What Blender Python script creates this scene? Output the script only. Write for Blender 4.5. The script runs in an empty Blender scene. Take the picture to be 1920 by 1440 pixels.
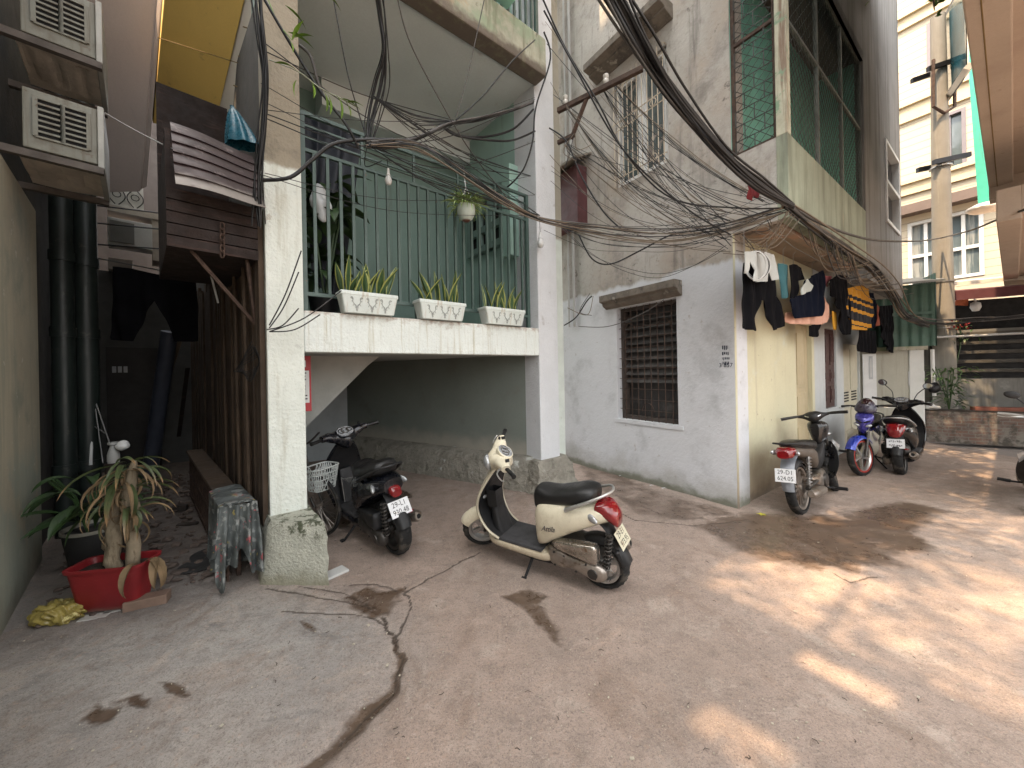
import bpy, bmesh, math, random
import numpy as np
from mathutils import Vector, Matrix, Quaternion
random.seed(7); RNG = np.random.default_rng(7)
SC = bpy.context.scene
COL = SC.collection
PI = math.pi
R = math.radians
# ---------------------------------------------------------------- picture geometry (used to find real positions)
F, CX, CY, CAMZ = 700.0, 960.0, 695.0, 1.65
ROLL = math.asin(0.0192)
def ray(x, y):
    a, b = x - CX, y - CY
    return ((a*math.cos(ROLL) - b*math.sin(ROLL))/F, (a*math.sin(ROLL) + b*math.cos(ROLL))/F)
def P(x, y, Y):
    u, v = ray(x, y); return Vector((u*Y, Y, CAMZ - v*Y))
def G(x, y, Z=0.0):
    u, v = ray(x, y); Y = (CAMZ - Z)/v; return Vector((u*Y, Y, Z))
class VP:
    """vertical plane through p0 along d (both 2D)"""
    def __init__(s, p0, d):
        s.p = Vector((p0[0], p0[1])); s.d = Vector((d[0], d[1])).normalized(); s.n = Vector((s.d.y, -s.d.x))
    def at(s, x, y):
        u, v = ray(x, y); den = u*s.n.x + s.n.y
        Y = (s.p.x*s.n.x + s.p.y*s.n.y)/den
        return Vector((u*Y, Y, CAMZ - v*Y))
    def off(s, k):
        v = VP(s.p + s.n*k, s.d); v.n = s.n.copy(); return v
    def pt(s, a, z, k=0):
        q = s.p + s.d*a + s.n*k; return Vector((q.x, q.y, z))
    def a(s, p):
        return (Vector((p[0], p[1])) - s.p).dot(s.d)
# ---------------------------------------------------------------- materials
MATS = {}
class NT:
    def __init__(s, name):
        s.m = bpy.data.materials.new(name); s.m.use_nodes = True
        s.t = s.m.node_tree; s.b = s.t.nodes['Principled BSDF']; s.co = s.t.nodes.new('ShaderNodeTexCoord').outputs['Object']
    def n(s, typ, **kw):
        x = s.t.nodes.new(typ)
        for k, v in kw.items(): setattr(x, k, v)
        return x
    def l(s, a, b): s.t.links.new(a, b)
    def noise(s, scale, detail=5, rough=.6, vec=None, stretch=None, dist=0):
        v = vec or s.co
        if stretch:
            mp = s.n('ShaderNodeMapping'); mp.inputs['Scale'].default_value = stretch; s.l(v, mp.inputs['Vector']); v = mp.outputs[0]
        x = s.n('ShaderNodeTexNoise'); x.inputs['Scale'].default_value = scale; x.inputs['Detail'].default_value = detail
        x.inputs['Roughness'].default_value = rough; x.inputs['Distortion'].default_value = dist
        s.l(v, x.inputs['Vector']); return x.outputs['Fac']
    def rng(s, v, lo, hi, a=0., b=1., smooth=True):
        x = s.n('ShaderNodeMapRange', interpolation_type='SMOOTHSTEP' if smooth else 'LINEAR')
        x.inputs['From Min'].default_value = lo; x.inputs['From Max'].default_value = hi
        x.inputs['To Min'].default_value = a; x.inputs['To Max'].default_value = b
        s.l(v, x.inputs['Value']); return x.outputs['Result']
    def math(s, op, a, b):
        x = s.n('ShaderNodeMath', operation=op)
        for i, q in enumerate((a, b)):
            if isinstance(q, (int, float)): x.inputs[i].default_value = q
            else: s.l(q, x.inputs[i])
        return x.outputs[0]
    def mix(s, fac, a, b, mode='MIX'):
        x = s.n('ShaderNodeMix', data_type='RGBA', blend_type=mode)
        for i, q in ((0, fac), (6, a), (7, b)):
            if isinstance(q, (int, float)): x.inputs[i].default_value = q
            elif isinstance(q, (tuple, list)): x.inputs[i].default_value = (*q[:3], 1)
            else: s.l(q, x.inputs[i])
        return x.outputs[2]
    def xyz(s):
        x = s.n('ShaderNodeSeparateXYZ'); s.l(s.co, x.inputs[0]); return x.outputs
    def bump(s, h, strength, dist=.01):
        x = s.n('ShaderNodeBump'); x.inputs['Strength'].default_value = strength; x.inputs['Distance'].default_value = dist
        s.l(h, x.inputs['Height']); s.l(x.outputs[0], s.b.inputs['Normal'])
def layer_fac(t, L):
    k = L.get('k', 'noise')
    if k == 'noise':
        f = t.rng(t.noise(L.get('s', 3), L.get('d', 6), L.get('r', .65), stretch=L.get('st'), dist=L.get('dist', 0)), L['lo'], L['hi'])
    elif k == 'z':
        z = t.xyz()[2]; nz = t.noise(L.get('s', 3), 5, .6, stretch=L.get('st'))
        zz = t.math('ADD', z, t.math('MULTIPLY', t.math('SUBTRACT', nz, .5), L.get('amt', .3)))
        f = t.rng(zz, L['lo'], L['hi']) if L['hi'] > L['lo'] else t.math('SUBTRACT', 1, t.rng(zz, L['hi'], L['lo']))
    if 'mul' in L: f = t.math('MULTIPLY', f, layer_fac(t, L['mul']))
    if 'amtf' in L: f = t.math('MULTIPLY', f, L['amtf'])
    return f
def M(name, c, rough=.8, metal=0., var=.12, vs=4., layers=(), bump=0., bs=60., bd=.01, coat=0., spec=.5, fine=.06, trans=0., c2=None):
    if name in MATS: return MATS[name]
    t = NT(name); b = t.b
    c2 = c2 or tuple(x*(1-var) for x in c)
    col = t.mix(t.rng(t.noise(vs, 6, .6), .35, .65), c, c2)
    if fine:
        col = t.mix(t.rng(t.noise(bs*1.7, 3, .7), .3, .75, 0, fine*4), col, tuple(x*.7 for x in c))
    for L in layers: col = t.mix(layer_fac(t, L), col, L['c'])
    t.l(col, b.inputs['Base Color'])
    rr = t.rng(t.noise(vs*2.3, 4), .3, .7, max(.02, rough-.08), min(1, rough+.08)); t.l(rr, b.inputs['Roughness'])
    b.inputs['Metallic'].default_value = metal; b.inputs['Coat Weight'].default_value = coat
    b.inputs['Specular IOR Level'].default_value = spec
    if trans: b.inputs['Transmission Weight'].default_value = trans
    if bump:
        h = t.math('ADD', t.noise(bs, 5, .6), t.math('MULTIPLY', t.noise(bs*.18, 3, .6), 1.4)); t.bump(h, bump, bd)
    MATS[name] = t.m; return t.m
# ---------------------------------------------------------------- meshes
WM = {}
class MB:
    def __init__(s): s.v = []; s.f = []; s.uv = {}
    def add(s, vs, fs, uvs=None):
        o = len(s.v); s.v += [Vector(p) for p in vs]; s.f += [tuple(i+o for i in f) for f in fs]
        if uvs:
            for i, u in enumerate(uvs): s.uv[o+i] = u
        return s
    def box(s, c, d, rot=None):
        x, y, z = (q/2 for q in d); c = Vector(c)
        vs = [Vector((i*x, j*y, k*z)) for k in (-1, 1) for j in (-1, 1) for i in (-1, 1)]
        if rot is not None:
            m = Matrix.Rotation(rot, 3, 'Z') if isinstance(rot, (int, float)) else rot
            vs = [m @ q for q in vs]
        return s.add([c+q for q in vs], [(0,2,3,1),(4,5,7,6),(0,1,5,4),(2,6,7,3),(0,4,6,2),(1,3,7,5)])
    def hexa(s, p):   # 4 bottom, 4 top
        return s.add(p, [(3,2,1,0),(4,5,6,7),(0,1,5,4),(1,2,6,5),(2,3,7,6),(3,0,4,7)])
    def prism(s, poly, vec):
        n = len(poly); vec = Vector(vec); p = [Vector(q) for q in poly]
        return s.add(p + [q+vec for q in p], [tuple(range(n))[::-1], tuple(range(n, 2*n))] + [(i, (i+1) % n, (i+1) % n+n, i+n) for i in range(n)])
    def slab(s, a, b, z0, z1, th, n):   # wall segment from a to b (2D), thickness th towards -n
        a = Vector((a[0], a[1])); b = Vector((b[0], b[1])); k = Vector((n[0], n[1]))*th
        q = [a, b, b-k, a-k]
        return s.hexa([Vector((p.x, p.y, z0)) for p in q] + [Vector((p.x, p.y, z1)) for p in q])
    def tube(s, pts, r, n=8, cap=True, closed=False, flat=1.):
        pts = [Vector(p) for p in pts]; m = len(pts)
        rs = r if isinstance(r, (list, tuple)) else [r]*m
        tan = [((pts[(i+1) % m] - pts[i-1]) if closed else (pts[min(i+1, m-1)] - pts[max(i-1, 0)])).normalized() for i in range(m)]
        up = Vector((0, 0, 1)) if abs(tan[0].z) < .9 else Vector((1, 0, 0))
        nn = tan[0].cross(up).normalized(); vs = []
        for i in range(m):
            nn = (nn - tan[i]*nn.dot(tan[i])).normalized(); bb = tan[i].cross(nn)
            vs += [pts[i] + (nn*math.cos(2*PI*k/n) + bb*math.sin(2*PI*k/n)*flat)*rs[i] for k in range(n)]
        fs = [(i*n+k, i*n+(k+1) % n, ((i+1) % m)*n+(k+1) % n, ((i+1) % m)*n+k) for i in range(m if closed else m-1) for k in range(n)]
        if cap and not closed: fs += [tuple(range(n))[::-1], tuple((m-1)*n+k for k in range(n))]
        return s.add(vs, fs)
    def lathe(s, prof, n=24, mat=None, cap=True, closed=False):
        mat = mat or Matrix.Identity(4); m = len(prof)
        vs = [mat @ Vector((r*math.cos(2*PI*k/n), r*math.sin(2*PI*k/n), z)) for r, z in prof for k in range(n)]
        fs = [(i*n+k, i*n+(k+1) % n, ((i+1) % m)*n+(k+1) % n, ((i+1) % m)*n+k) for i in range(m if closed else m-1) for k in range(n)]
        if cap and not closed: fs += [tuple(range(n))[::-1], tuple((m-1)*n+k for k in range(n))]
        return s.add(vs, fs)
    def loft(s, rings, cap=True):
        n = len(rings[0]); m = len(rings)
        fs = [(i*n+k, i*n+(k+1) % n, (i+1)*n+(k+1) % n, (i+1)*n+k) for i in range(m-1) for k in range(n)]
        if cap: fs += [tuple(range(n))[::-1], tuple((m-1)*n+k for k in range(n))]
        return s.add([p for r in rings for p in r], fs)
    def sheet(s, fn, nu, nv, th=.004, uv=False):
        g = [[Vector(fn(i/nu, j/nv)) for j in range(nv+1)] for i in range(nu+1)]
        nr = [[None]*(nv+1) for _ in range(nu+1)]
        for i in range(nu+1):
            for j in range(nv+1):
                du = g[min(i+1, nu)][j] - g[max(i-1, 0)][j]; dv = g[i][min(j+1, nv)] - g[i][max(j-1, 0)]
                c = du.cross(dv); nr[i][j] = c.normalized() if c.length > 1e-12 else Vector((0, 0, 1))
        w = nv+1; N = (nu+1)*w
        vs = [g[i][j] for i in range(nu+1) for j in range(w)]; uvs = [(i/nu, j/nv) for i in range(nu+1) for j in range(w)]
        fs = [(i*w+j, (i+1)*w+j, (i+1)*w+j+1, i*w+j+1) for i in range(nu) for j in range(nv)]
        if th:
            vs += [g[i][j] - nr[i][j]*th for i in range(nu+1) for j in range(w)]; uvs = uvs*2
            fs += [tuple(q+N for q in f[::-1]) for f in fs[:]]
            rim = [(i*w, (i+1)*w) for i in range(nu)] + [(nu*w+j, nu*w+j+1) for j in range(nv)] + [((i+1)*w+nv, i*w+nv) for i in range(nu)] + [(j+1, j) for j in range(nv)]
            fs += [(b, a, a+N, b+N) for a, b in rim]
        return s.add(vs, fs, uvs if uv else None)
    def blob(s, c, r, sub=2, jit=0., sc=(1, 1, 1), seed=0):
        bm = bmesh.new(); bmesh.ops.create_icosphere(bm, subdivisions=sub, radius=1); rr = random.Random(seed)
        ph = [rr.uniform(0, 6) for _ in range(6)]
        for q in bm.verts:
            d = q.co; k = 1 + jit*(math.sin(3*d.x+ph[0]+2*d.z) + math.sin(4*d.y+ph[1]-d.x*2) + math.sin(5*d.z+ph[2]+d.y))/2
            q.co = Vector((d.x*sc[0], d.y*sc[1], d.z*sc[2]))*r*k
        bm.verts.index_update()
        s.add([Vector(c)+q.co for q in bm.verts], [tuple(q.index for q in f.verts) for f in bm.faces]); bm.free(); return s
    def taper(s, z0, z1, k0, k1):
        for p in s.v: p.y *= k0+(k1-k0)*min(1, max(0, (p.z-z0)/(z1-z0)))
        return s
    def xf(s, m):
        s.v = [m @ p for p in s.v]; return s
    def build(s, name, mat, parent=None, world=True, smooth=None, bevel=0., bseg=2):
        me = bpy.data.meshes.new(name)
        inv = WM[parent.name].inverted() if (parent is not None and world) else None
        vs = [inv @ p for p in s.v] if inv else s.v
        me.from_pydata([tuple(p) for p in vs], [], s.f); me.validate()
        bm = bmesh.new(); bm.from_mesh(me); bmesh.ops.recalc_face_normals(bm, faces=bm.faces)
        if bevel:
            bmesh.ops.remove_doubles(bm, verts=bm.verts, dist=1e-5)
            ed = [e for e in bm.edges if len(e.link_faces) == 2 and e.calc_face_angle(0) > .6]
            bmesh.ops.bevel(bm, geom=ed, offset=bevel, segments=bseg, profile=.6, affect='EDGES', clamp_overlap=True)
        bm.to_mesh(me); bm.free()
        if s.uv and not bevel:
            ul = me.uv_layers.new(name='UVMap')
            for lp in me.loops: ul.data[lp.index].uv = s.uv.get(lp.vertex_index, (0, 0))
        if smooth is not None:
            me.polygons.foreach_set('use_smooth', [True]*len(me.polygons)); me.set_sharp_from_angle(angle=R(smooth))
        me.materials.append(mat)
        o = bpy.data.objects.new(name, me); COL.objects.link(o)
        if parent is not None:
            o.parent = parent; WM[o.name] = WM[parent.name]
        else: WM[o.name] = Matrix.Identity(4)
        return o
def tag(o, label=None, cat=None, group=None, kind=None):
    for k, v in (('label', label), ('category', cat), ('group', group), ('kind', kind)):
        if v: o[k] = v
    return o
def thing(name, label, cat, loc=(0, 0, 0), rot=(0, 0, 0), group=None):
    o = bpy.data.objects.new(name, None); COL.objects.link(o); o.empty_display_size = .1
    o.location = loc; o.rotation_euler = rot
    WM[o.name] = Matrix.Translation(Vector(loc)) @ (Matrix.Rotation(rot[2], 4, 'Z') @ Matrix.Rotation(rot[1], 4, 'Y') @ Matrix.Rotation(rot[0], 4, 'X'))
    return tag(o, label, cat, group)
def dup(o, parent=None):
    c = o.copy(); COL.objects.link(c); c.parent = parent
    for ch in list(o.children): dup(ch, c)
    return c
def cat_rom(pts, n=8, closed=False):
    p = [Vector(q) for q in pts]; out = []; m = len(p)
    for i in range(m if closed else m-1):
        a, b, c, d = (p[(i+k-1) % m] if closed else p[min(max(i+k-1, 0), m-1)] for k in range(4))
        for j in range(n):
            t = j/n; out.append(.5*((2*b) + (c-a)*t + (2*a-5*b+4*c-d)*t*t + (3*b-a-3*c+d)*t**3))
    if not closed: out.append(p[-1])
    return out
def sag(a, b, d, n=14, wob=0., seed=0):
    a, b = Vector(a), Vector(b); r = random.Random(seed); k = [r.uniform(-1, 1) for _ in range(6)]
    return [a.lerp(b, i/n) + Vector((wob*math.sin(i/n*7+k[0])*k[1], wob*math.sin(i/n*6+k[2])*k[3], -d*4*(i/n)*(1-i/n) + wob*.6*math.sin(i/n*9+k[4])*k[5]))*(1 if 0 < i < n else 0) +
            (Vector((0, 0, 0))) for i in range(n+1)]
def text_mesh(name, body, size, mat, parent, m4, align='CENTER', extrude=.0006, spacing=1., shear=0., line=.8):
    cu = bpy.data.curves.new('lettering', 'FONT'); cu.body = body; cu.size = size; cu.align_x = align; cu.align_y = 'CENTER'
    cu.extrude = extrude; cu.space_character = spacing; cu.space_line = line; cu.shear = shear; cu.resolution_u = 3
    t = bpy.data.objects.new('lettering', cu); COL.objects.link(t)
    dg = bpy.context.evaluated_depsgraph_get(); me = bpy.data.meshes.new_from_object(t.evaluated_get(dg))
    bpy.data.objects.remove(t)
    me.transform(m4); me.name = name; me.materials.clear(); me.materials.append(mat)
    o = bpy.data.objects.new(name, me); COL.objects.link(o)
    if parent is not None: o.parent = parent; WM[o.name] = WM[parent.name]
    return o
def frame(o, x, y):
    """4x4 with given x and y axes at o"""
    x = Vector(x).normalized(); y = Vector(y); y = (y - x*y.dot(x)).normalized(); z = x.cross(y)
    return Matrix(((x.x, y.x, z.x, o[0]), (x.y, y.y, z.y, o[1]), (x.z, y.z, z.z, o[2]), (0, 0, 0, 1)))
def vnoise(x, y, s, seed=0, octv=4):
    tot = np.zeros_like(x); amp = 1.; nrm = 0.; g = np.random.default_rng(seed)
    for o in range(octv):
        T = g.random((64, 64)); xs = x*s; ys = y*s
        i = np.floor(xs).astype(int); j = np.floor(ys).astype(int); fx = xs-i; fy = ys-j
        fx = fx*fx*(3-2*fx); fy = fy*fy*(3-2*fy); i %= 64; j %= 64; i1 = (i+1) % 64; j1 = (j+1) % 64
        tot += amp*((T[i, j]*(1-fx)+T[i1, j]*fx)*(1-fy) + (T[i, j1]*(1-fx)+T[i1, j1]*fx)*fy); nrm += amp; amp *= .5; s *= 2.1
    return tot/nrm
# ================================================================ camera, light
cam = bpy.data.cameras.new('camera'); camo = bpy.data.objects.new('camera', cam); COL.objects.link(camo); SC.camera = camo
cam.sensor_fit = 'HORIZONTAL'; cam.sensor_width = 36; cam.lens = F/1920*36; cam.clip_start = .05; cam.clip_end = 500
cam.shift_y = -(720-CY)/1920
camo.matrix_world = Matrix.Translation((0, 0, CAMZ)) @ Matrix.Rotation(PI/2, 4, 'X') @ Matrix.Rotation(-ROLL, 4, 'Z')
DR = Vector((.802, .597)).normalized(); DN = Vector((DR.y, -DR.x))      # the lane's direction, and to its right
SUN_EL = R(60); SUN_STR = 2.0
to_sun = Vector((-DR.x*math.cos(SUN_EL), -DR.y*math.cos(SUN_EL), math.sin(SUN_EL)))
sl = bpy.data.lights.new('sun', 'SUN'); sl.energy = SUN_STR; sl.angle = R(.5); sl.color = (1., .70, .42)
so = bpy.data.objects.new('sun', sl); COL.objects.link(so); so.rotation_euler = to_sun.to_track_quat('Z', 'Y').to_euler(); so.location = (0, 0, 30)
W = bpy.data.worlds.new('World'); SC.world = W; W.use_nodes = True
nt = W.node_tree; bg = nt.nodes['Background']; sky = nt.nodes.new('ShaderNodeTexSky'); sky.sky_type = 'NISHITA'; sky.sun_disc = False
sky.sun_elevation = SUN_EL; sky.sun_rotation = math.atan2(to_sun.x, to_sun.y); sky.dust_density = 4; sky.air_density = 1.2
hs = nt.nodes.new('ShaderNodeHueSaturation'); hs.inputs['Saturation'].default_value = .15; nt.links.new(sky.outputs[0], hs.inputs['Color'])
tint = nt.nodes.new('ShaderNodeMix'); tint.data_type = 'RGBA'; tint.blend_type = 'MULTIPLY'; tint.inputs[0].default_value = 1
tint.inputs[7].default_value = (1., .985, .96, 1); nt.links.new(hs.outputs[0], tint.inputs[6]); nt.links.new(tint.outputs[2], bg.inputs['Color'])
bg.inputs['Strength'].default_value = .15
SC.view_settings.view_transform = 'Standard'; SC.view_settings.look = 'None'; SC.view_settings.gamma = 1; SC.view_settings.exposure = 2.46
SC.cycles.max_bounces = 8; SC.cycles.diffuse_bounces = 2; SC.cycles.glossy_bounces = 3; SC.cycles.transparent_max_bounces = 6
SC.cycles.use_denoising = True; SC.cycles.caustics_reflective = False; SC.cycles.caustics_refractive = False
SC.cycles.sample_clamp_indirect = 6

# ================================================================ ground
def seg_dist(X, Y, pts):
    d = np.full_like(X, 9.); tt = np.zeros_like(X); L = [np.hypot(b[0]-a[0], b[1]-a[1]) for a, b in zip(pts[:-1], pts[1:])]; tot = sum(L); acc = 0
    for (a, b), l in zip(zip(pts[:-1], pts[1:]), L):
        t = np.clip(((X-a[0])*(b[0]-a[0]) + (Y-a[1])*(b[1]-a[1]))/(l*l+1e-9), 0, 1)
        q = np.hypot(X-a[0]-t*(b[0]-a[0]), Y-a[1]-t*(b[1]-a[1])); m = q < d
        d = np.where(m, q, d); tt = np.where(m, (acc+t*l)/tot, tt); acc += l
    return d, tt
def inside(X, Y, poly):
    c = np.zeros(X.shape, bool)
    for (x0, y0), (x1, y1) in zip(poly, poly[1:]+poly[:1]):
        c ^= ((y0 > Y) != (y1 > Y)) & (X < (x1-x0)*(Y-y0)/(y1-y0+1e-12) + x0)
    return c
def gp(*px): return [tuple(G(x, y)[:2]) for x, y in px]
xs = np.concatenate([np.arange(-8.2, -3.3, .045), np.arange(-3.3, 3.2, .0155), np.arange(3.2, 8.6, .04)]); ys = np.concatenate([np.arange(.85, 4.4, .0145), np.arange(4.4, 8.8, .04)])
X, Y = np.meshgrid(xs, ys, indexing='ij')
nzs = vnoise(X, Y, 3, 1, 5); nzf = vnoise(X, Y, 14, 2, 3); nzb = vnoise(X+3, Y, .8, 3, 4)
Xd = X + (nzs-.5)*.22 + (nzf-.5)*.05; Yd = Y + (vnoise(X, Y, 3, 5, 5)-.5)*.22 + (vnoise(X, Y, 14, 6, 3)-.5)*.05
def blobmask(poly, soft):
    soft = soft*1.6
    ins = inside(Xd, Yd, poly); d, _ = seg_dist(Xd, Yd, poly+poly[:1]); sd = np.where(ins, d, -d)
    return np.clip(.5 + sd/soft, 0, 1)
wet = np.zeros_like(X); crack = np.zeros_like(X)
def addw(m, k): global wet; wet = np.maximum(wet, m*k)
addw(blobmask(gp((1290,985),(1400,962),(1560,968),(1620,945),(1700,940),(1790,957),(1745,975),(1740,1010),(1765,1033),(1690,1042),(1735,1068),(1640,1078),(1540,1072),(1450,1058),(1370,1030)), .16), .8)
addw(blobmask(gp((1600,955),(1690,945),(1770,955),(1740,975),(1690,1005),(1610,1000),(1560,985)), .2), 1.)
addw(blobmask(gp((930,1125),(985,1105),(1040,1120),(1035,1150),(1050,1190),(1062,1220),(1010,1190),(985,1160),(960,1140)), .05), .75)
addw(blobmask(gp((640,1118),(690,1100),(735,1105),(762,1095),(765,1115),(740,1150),(700,1155),(660,1140)), .06), .8)
addw(blobmask(gp((1075,868),(1150,880),(1250,925),(1380,957),(1400,975),(1250,985),(1170,962),(1090,900)), .2), .62)
for poly in (((296,1272),(338,1270),(368,1290),(366,1322),(320,1310)), ((180,1310),(240,1318),(232,1355),(200,1352)), ((232,1300),(285,1302),(278,1332),(240,1330)),
             ((562,1162),(590,1168),(594,1185),(570,1180)), ((400,1425),(440,1420),(450,1440),(400,1440)), ((640,860),(780,930),(690,960),(600,905)), ((600,905),(700,960),(640,990),(590,960))):
    addw(blobmask(gp(*poly), .03), .85)
addw(blobmask(gp((880,1000),(960,1010),(1090,1070),(1050,1100),(950,1060)), .3), .35)  # faint soft-edged darker patch beneath the cream scooter
gut = gp((728,1150),(722,1175),(733,1205),(742,1240),(728,1285),(692,1330),(650,1372),(600,1410),(545,1445),(470,1480))
d, t = seg_dist(Xd, Yd, gut); wid = .012 + .075*np.clip(t*1.7-.25, 0, 1)*(.6+.8*nzs)
addw(np.clip(1.3-d/wid, 0, 1), .85); crack = np.maximum(crack, np.clip(1.2-d/.014, 0, 1)*(t < .75))
for ln in (((500,1103),(560,1112),(640,1127),(700,1135)), ((535,1146),(600,1149),(660,1151),(712,1160),(728,1185)), ((757,1098),(772,1138),(752,1180),(737,1205)), ((760,1110),(800,1085),(850,1060),(900,1035)),
           ((745,1105),(700,1093),(660,1096)), ((690,1130),(640,1110),(560,1100)), ((1400,975),(1300,985),(1190,975),(1100,930)), ((1560,1072),(1592,1090),(1640,1079)), ((1080,905),(1160,930),(1240,965))):
    d, t = seg_dist(X+(nzf-.5)*.05, Y+(nzs-.5)*.09, gp(*ln)); crack = np.maximum(crack, np.clip(1.4-d/.0105, 0, 1)*(.75+.4*nzs))
for cx, cy in ((1640, 1055), (1655, 1030), (1600, 1056)):
    c = G(cx, cy); d = np.abs(np.hypot(X-c.x, (Y-c.y)*1.3)-.085); crack = np.maximum(crack, np.clip(1.1-d/.014, 0, 1)*.5)
grey = blobmask(gp((500,1090),(640,1120),(728,1150),(742,1240),(690,1330),(545,1445),(300,1700),(-300,1700),(-250,1100),(100,1030),(350,880),(420,1000)), .35)
grey = np.clip(grey*.9 + (nzb-.5)*.5, 0, 1)
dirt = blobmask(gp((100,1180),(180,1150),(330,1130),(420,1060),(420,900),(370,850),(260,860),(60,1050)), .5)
H = (nzb-.5)*.035 + (nzs-.5)*.012 + (nzf-.5)*.004 - crack*.008 - wet*.004 + dirt*(nzf-.5)*.02
H -= np.clip(1-np.abs(seg_dist(X, Y, gut)[0])/.12, 0, 1)*.012
n0, n1 = X.shape
idx = np.arange(n0*n1).reshape(n0, n1)
fc = np.stack([idx[:-1, :-1], idx[1:, :-1], idx[1:, 1:], idx[:-1, 1:]], -1).reshape(-1, 4)
me = bpy.data.meshes.new('ground'); me.vertices.add(n0*n1); me.vertices.foreach_set('co', np.stack([X, Y, H], -1).astype(np.float32).ravel())
me.loops.add(fc.size); me.loops.foreach_set('vertex_index', fc.ravel().astype(np.int32)); me.polygons.add(len(fc))
me.polygons.foreach_set('loop_start', np.arange(0, fc.size, 4, dtype=np.int32)); me.update(calc_edges=True)
me.polygons.foreach_set('use_smooth', [True]*len(fc))
for nm, a in (('wet', wet), ('crack', crack), ('grey', grey), ('dirt', dirt)):
    at = me.attributes.new(nm, 'FLOAT', 'POINT'); at.data.foreach_set('value', a.astype(np.float32).ravel())
ground = bpy.data.objects.new('ground', me); COL.objects.link(ground); tag(ground, kind='structure')
t = NT('lane concrete'); b = t.b
def attr(nm):
    a = t.n('ShaderNodeAttribute'); a.attribute_name = nm; return a.outputs['Fac']
n1_, n2_, n3_, n4_ = t.noise(1.3, 6, .65), t.noise(9, 6, .7), t.noise(70, 4, .75), t.noise(26, 5, .7)
warm = t.mix(t.rng(n1_, .35, .65), (.375, .287, .236), (.30, .232, .193))
gry = t.mix(t.rng(n1_, .3, .7), (.39, .365, .335), (.29, .276, .262))
col = t.mix(attr('grey'), warm, gry)
col = t.mix(t.rng(n2_, .45, .72, 0, .5), col, (.18, .15, .13))
col = t.mix(t.rng(t.noise(3.1, 7, .7, dist=.6), .52, .68, 0, .6), col, (.46, .385, .325))
col = t.mix(t.math('MULTIPLY', t.rng(t.noise(2.2, 8, .72, stretch=(1, 2.2, 1), dist=.7), .52, .66, 0, .6), attr('grey')), col, (.15, .148, .145))
col = t.mix(t.rng(t.noise(1.7, 8, .72, stretch=(1.6, 1, 1), dist=.8), .50, .68, 0, .5), col, (.2, .135, .097))
col = t.mix(t.rng(t.noise(6.5, 8, .75, dist=.5), .54, .68, 0, .42), col, (.17, .13, .105))
col = t.mix(t.rng(n3_, .5, .68, 0, .62), col, (.13, .105, .09))
col = t.mix(t.rng(t.noise(55, 3, .8), .6, .72, 0, .6), col, (.5, .43, .37))
col = t.mix(t.rng(t.noise(150, 3, .8), .5, .72, 0, .75), col, (.09, .07, .058))
col = t.mix(t.rng(t.noise(190, 2, .8), .58, .72, 0, .6), col, (.52, .46, .40))
col = t.mix(t.rng(t.noise(.55, 5, .6), .45, .7, 0, .35), col, (.16, .125, .10))
col = t.mix(t.rng(n4_, .56, .7, 0, .35), col, (.44, .3, .22))
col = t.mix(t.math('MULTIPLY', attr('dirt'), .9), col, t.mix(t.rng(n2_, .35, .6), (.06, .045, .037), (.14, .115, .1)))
w = t.rng(t.math('ADD', attr('wet'), t.math('ADD', t.math('MULTIPLY', t.math('SUBTRACT', n4_, .5), .5), t.math('MULTIPLY', t.math('SUBTRACT', t.noise(4, 7, .7), .5), 1.1))), .3, .8)
col = t.mix(t.math('MULTIPLY', w, .95), col, t.mix(t.rng(n2_, .35, .65), (.07, .045, .03), (.115, .078, .054)))
ck = t.rng(t.math('ADD', attr('crack'), t.math('MULTIPLY', t.math('SUBTRACT', n4_, .5), .5)), .35, .8)
col = t.mix(t.math('MULTIPLY', ck, .85), col, (.06, .045, .035))
t.l(col, b.inputs['Base Color'])
t.l(t.math('SUBTRACT', t.rng(n2_, .3, .7, .72, .9), t.math('MULTIPLY', w, t.rng(n1_, .3, .7, .35, .62))), b.inputs['Roughness'])
hh = t.math('ADD', t.math('MULTIPLY', n3_, .7), t.math('ADD', n4_, t.math('MULTIPLY', n2_, 1.5)))
t.bump(t.math('MULTIPLY', hh, t.math('SUBTRACT', 1.1, w)), .55, .012)
me.materials.append(t.m)
far = MB(); far.box((0, 0, -.09), (160, 160, .06)); tag(far.build('terrain', M('far ground', (.25, .22, .2), .9)), kind='structure')
# ================================================================ shared materials
m_dark = M('dark gap', (.005, .005, .0055), .9, var=.3)
m_black_metal = M('black metal', (.02, .02, .022), .45, .6, var=.3)
m_grey_metal = M('galvanised metal', (.38, .38, .37), .45, .8, var=.3, bump=.1)
m_rust = M('rusty steel', (.09, .055, .04), .8, .2, var=.5, vs=12, bump=.3)
m_white_paint = M('white paint', (.74, .75, .74), .5, var=.1)
def streak(c, lo=.55, hi=.75, s=1, st=(9, 9, .5), amtf=1.): return dict(k='noise', s=s, st=st, c=c, lo=lo, hi=hi, amtf=amtf)
m_mint = M('mint white masonry paint', (.78, .84, .80), .75, var=.07, vs=2.5, bump=.5, bs=38, bd=.02, fine=.02, layers=[
    dict(k='noise', s=5, lo=.62, hi=.68, c=(.62, .64, .6), d=8), dict(k='noise', s=7, lo=.71, hi=.74, c=(.22, .2, .17), d=9, r=.75, amtf=.8),
    streak((.5, .47, .4), .58, .8, amtf=.5), dict(k='z', lo=.9, hi=.2, s=4, amt=.9, c=(.56, .55, .46), amtf=.5)])
m_lilac = M('lilac white masonry paint', (.70, .72, .74), .75, var=.08, vs=2.5, bump=.5, bs=45, bd=.015, layers=[
    dict(k='noise', s=5, lo=.62, hi=.68, c=(.5, .5, .5), d=8), streak((.45, .43, .4), .6, .8, amtf=.5)])
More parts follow.
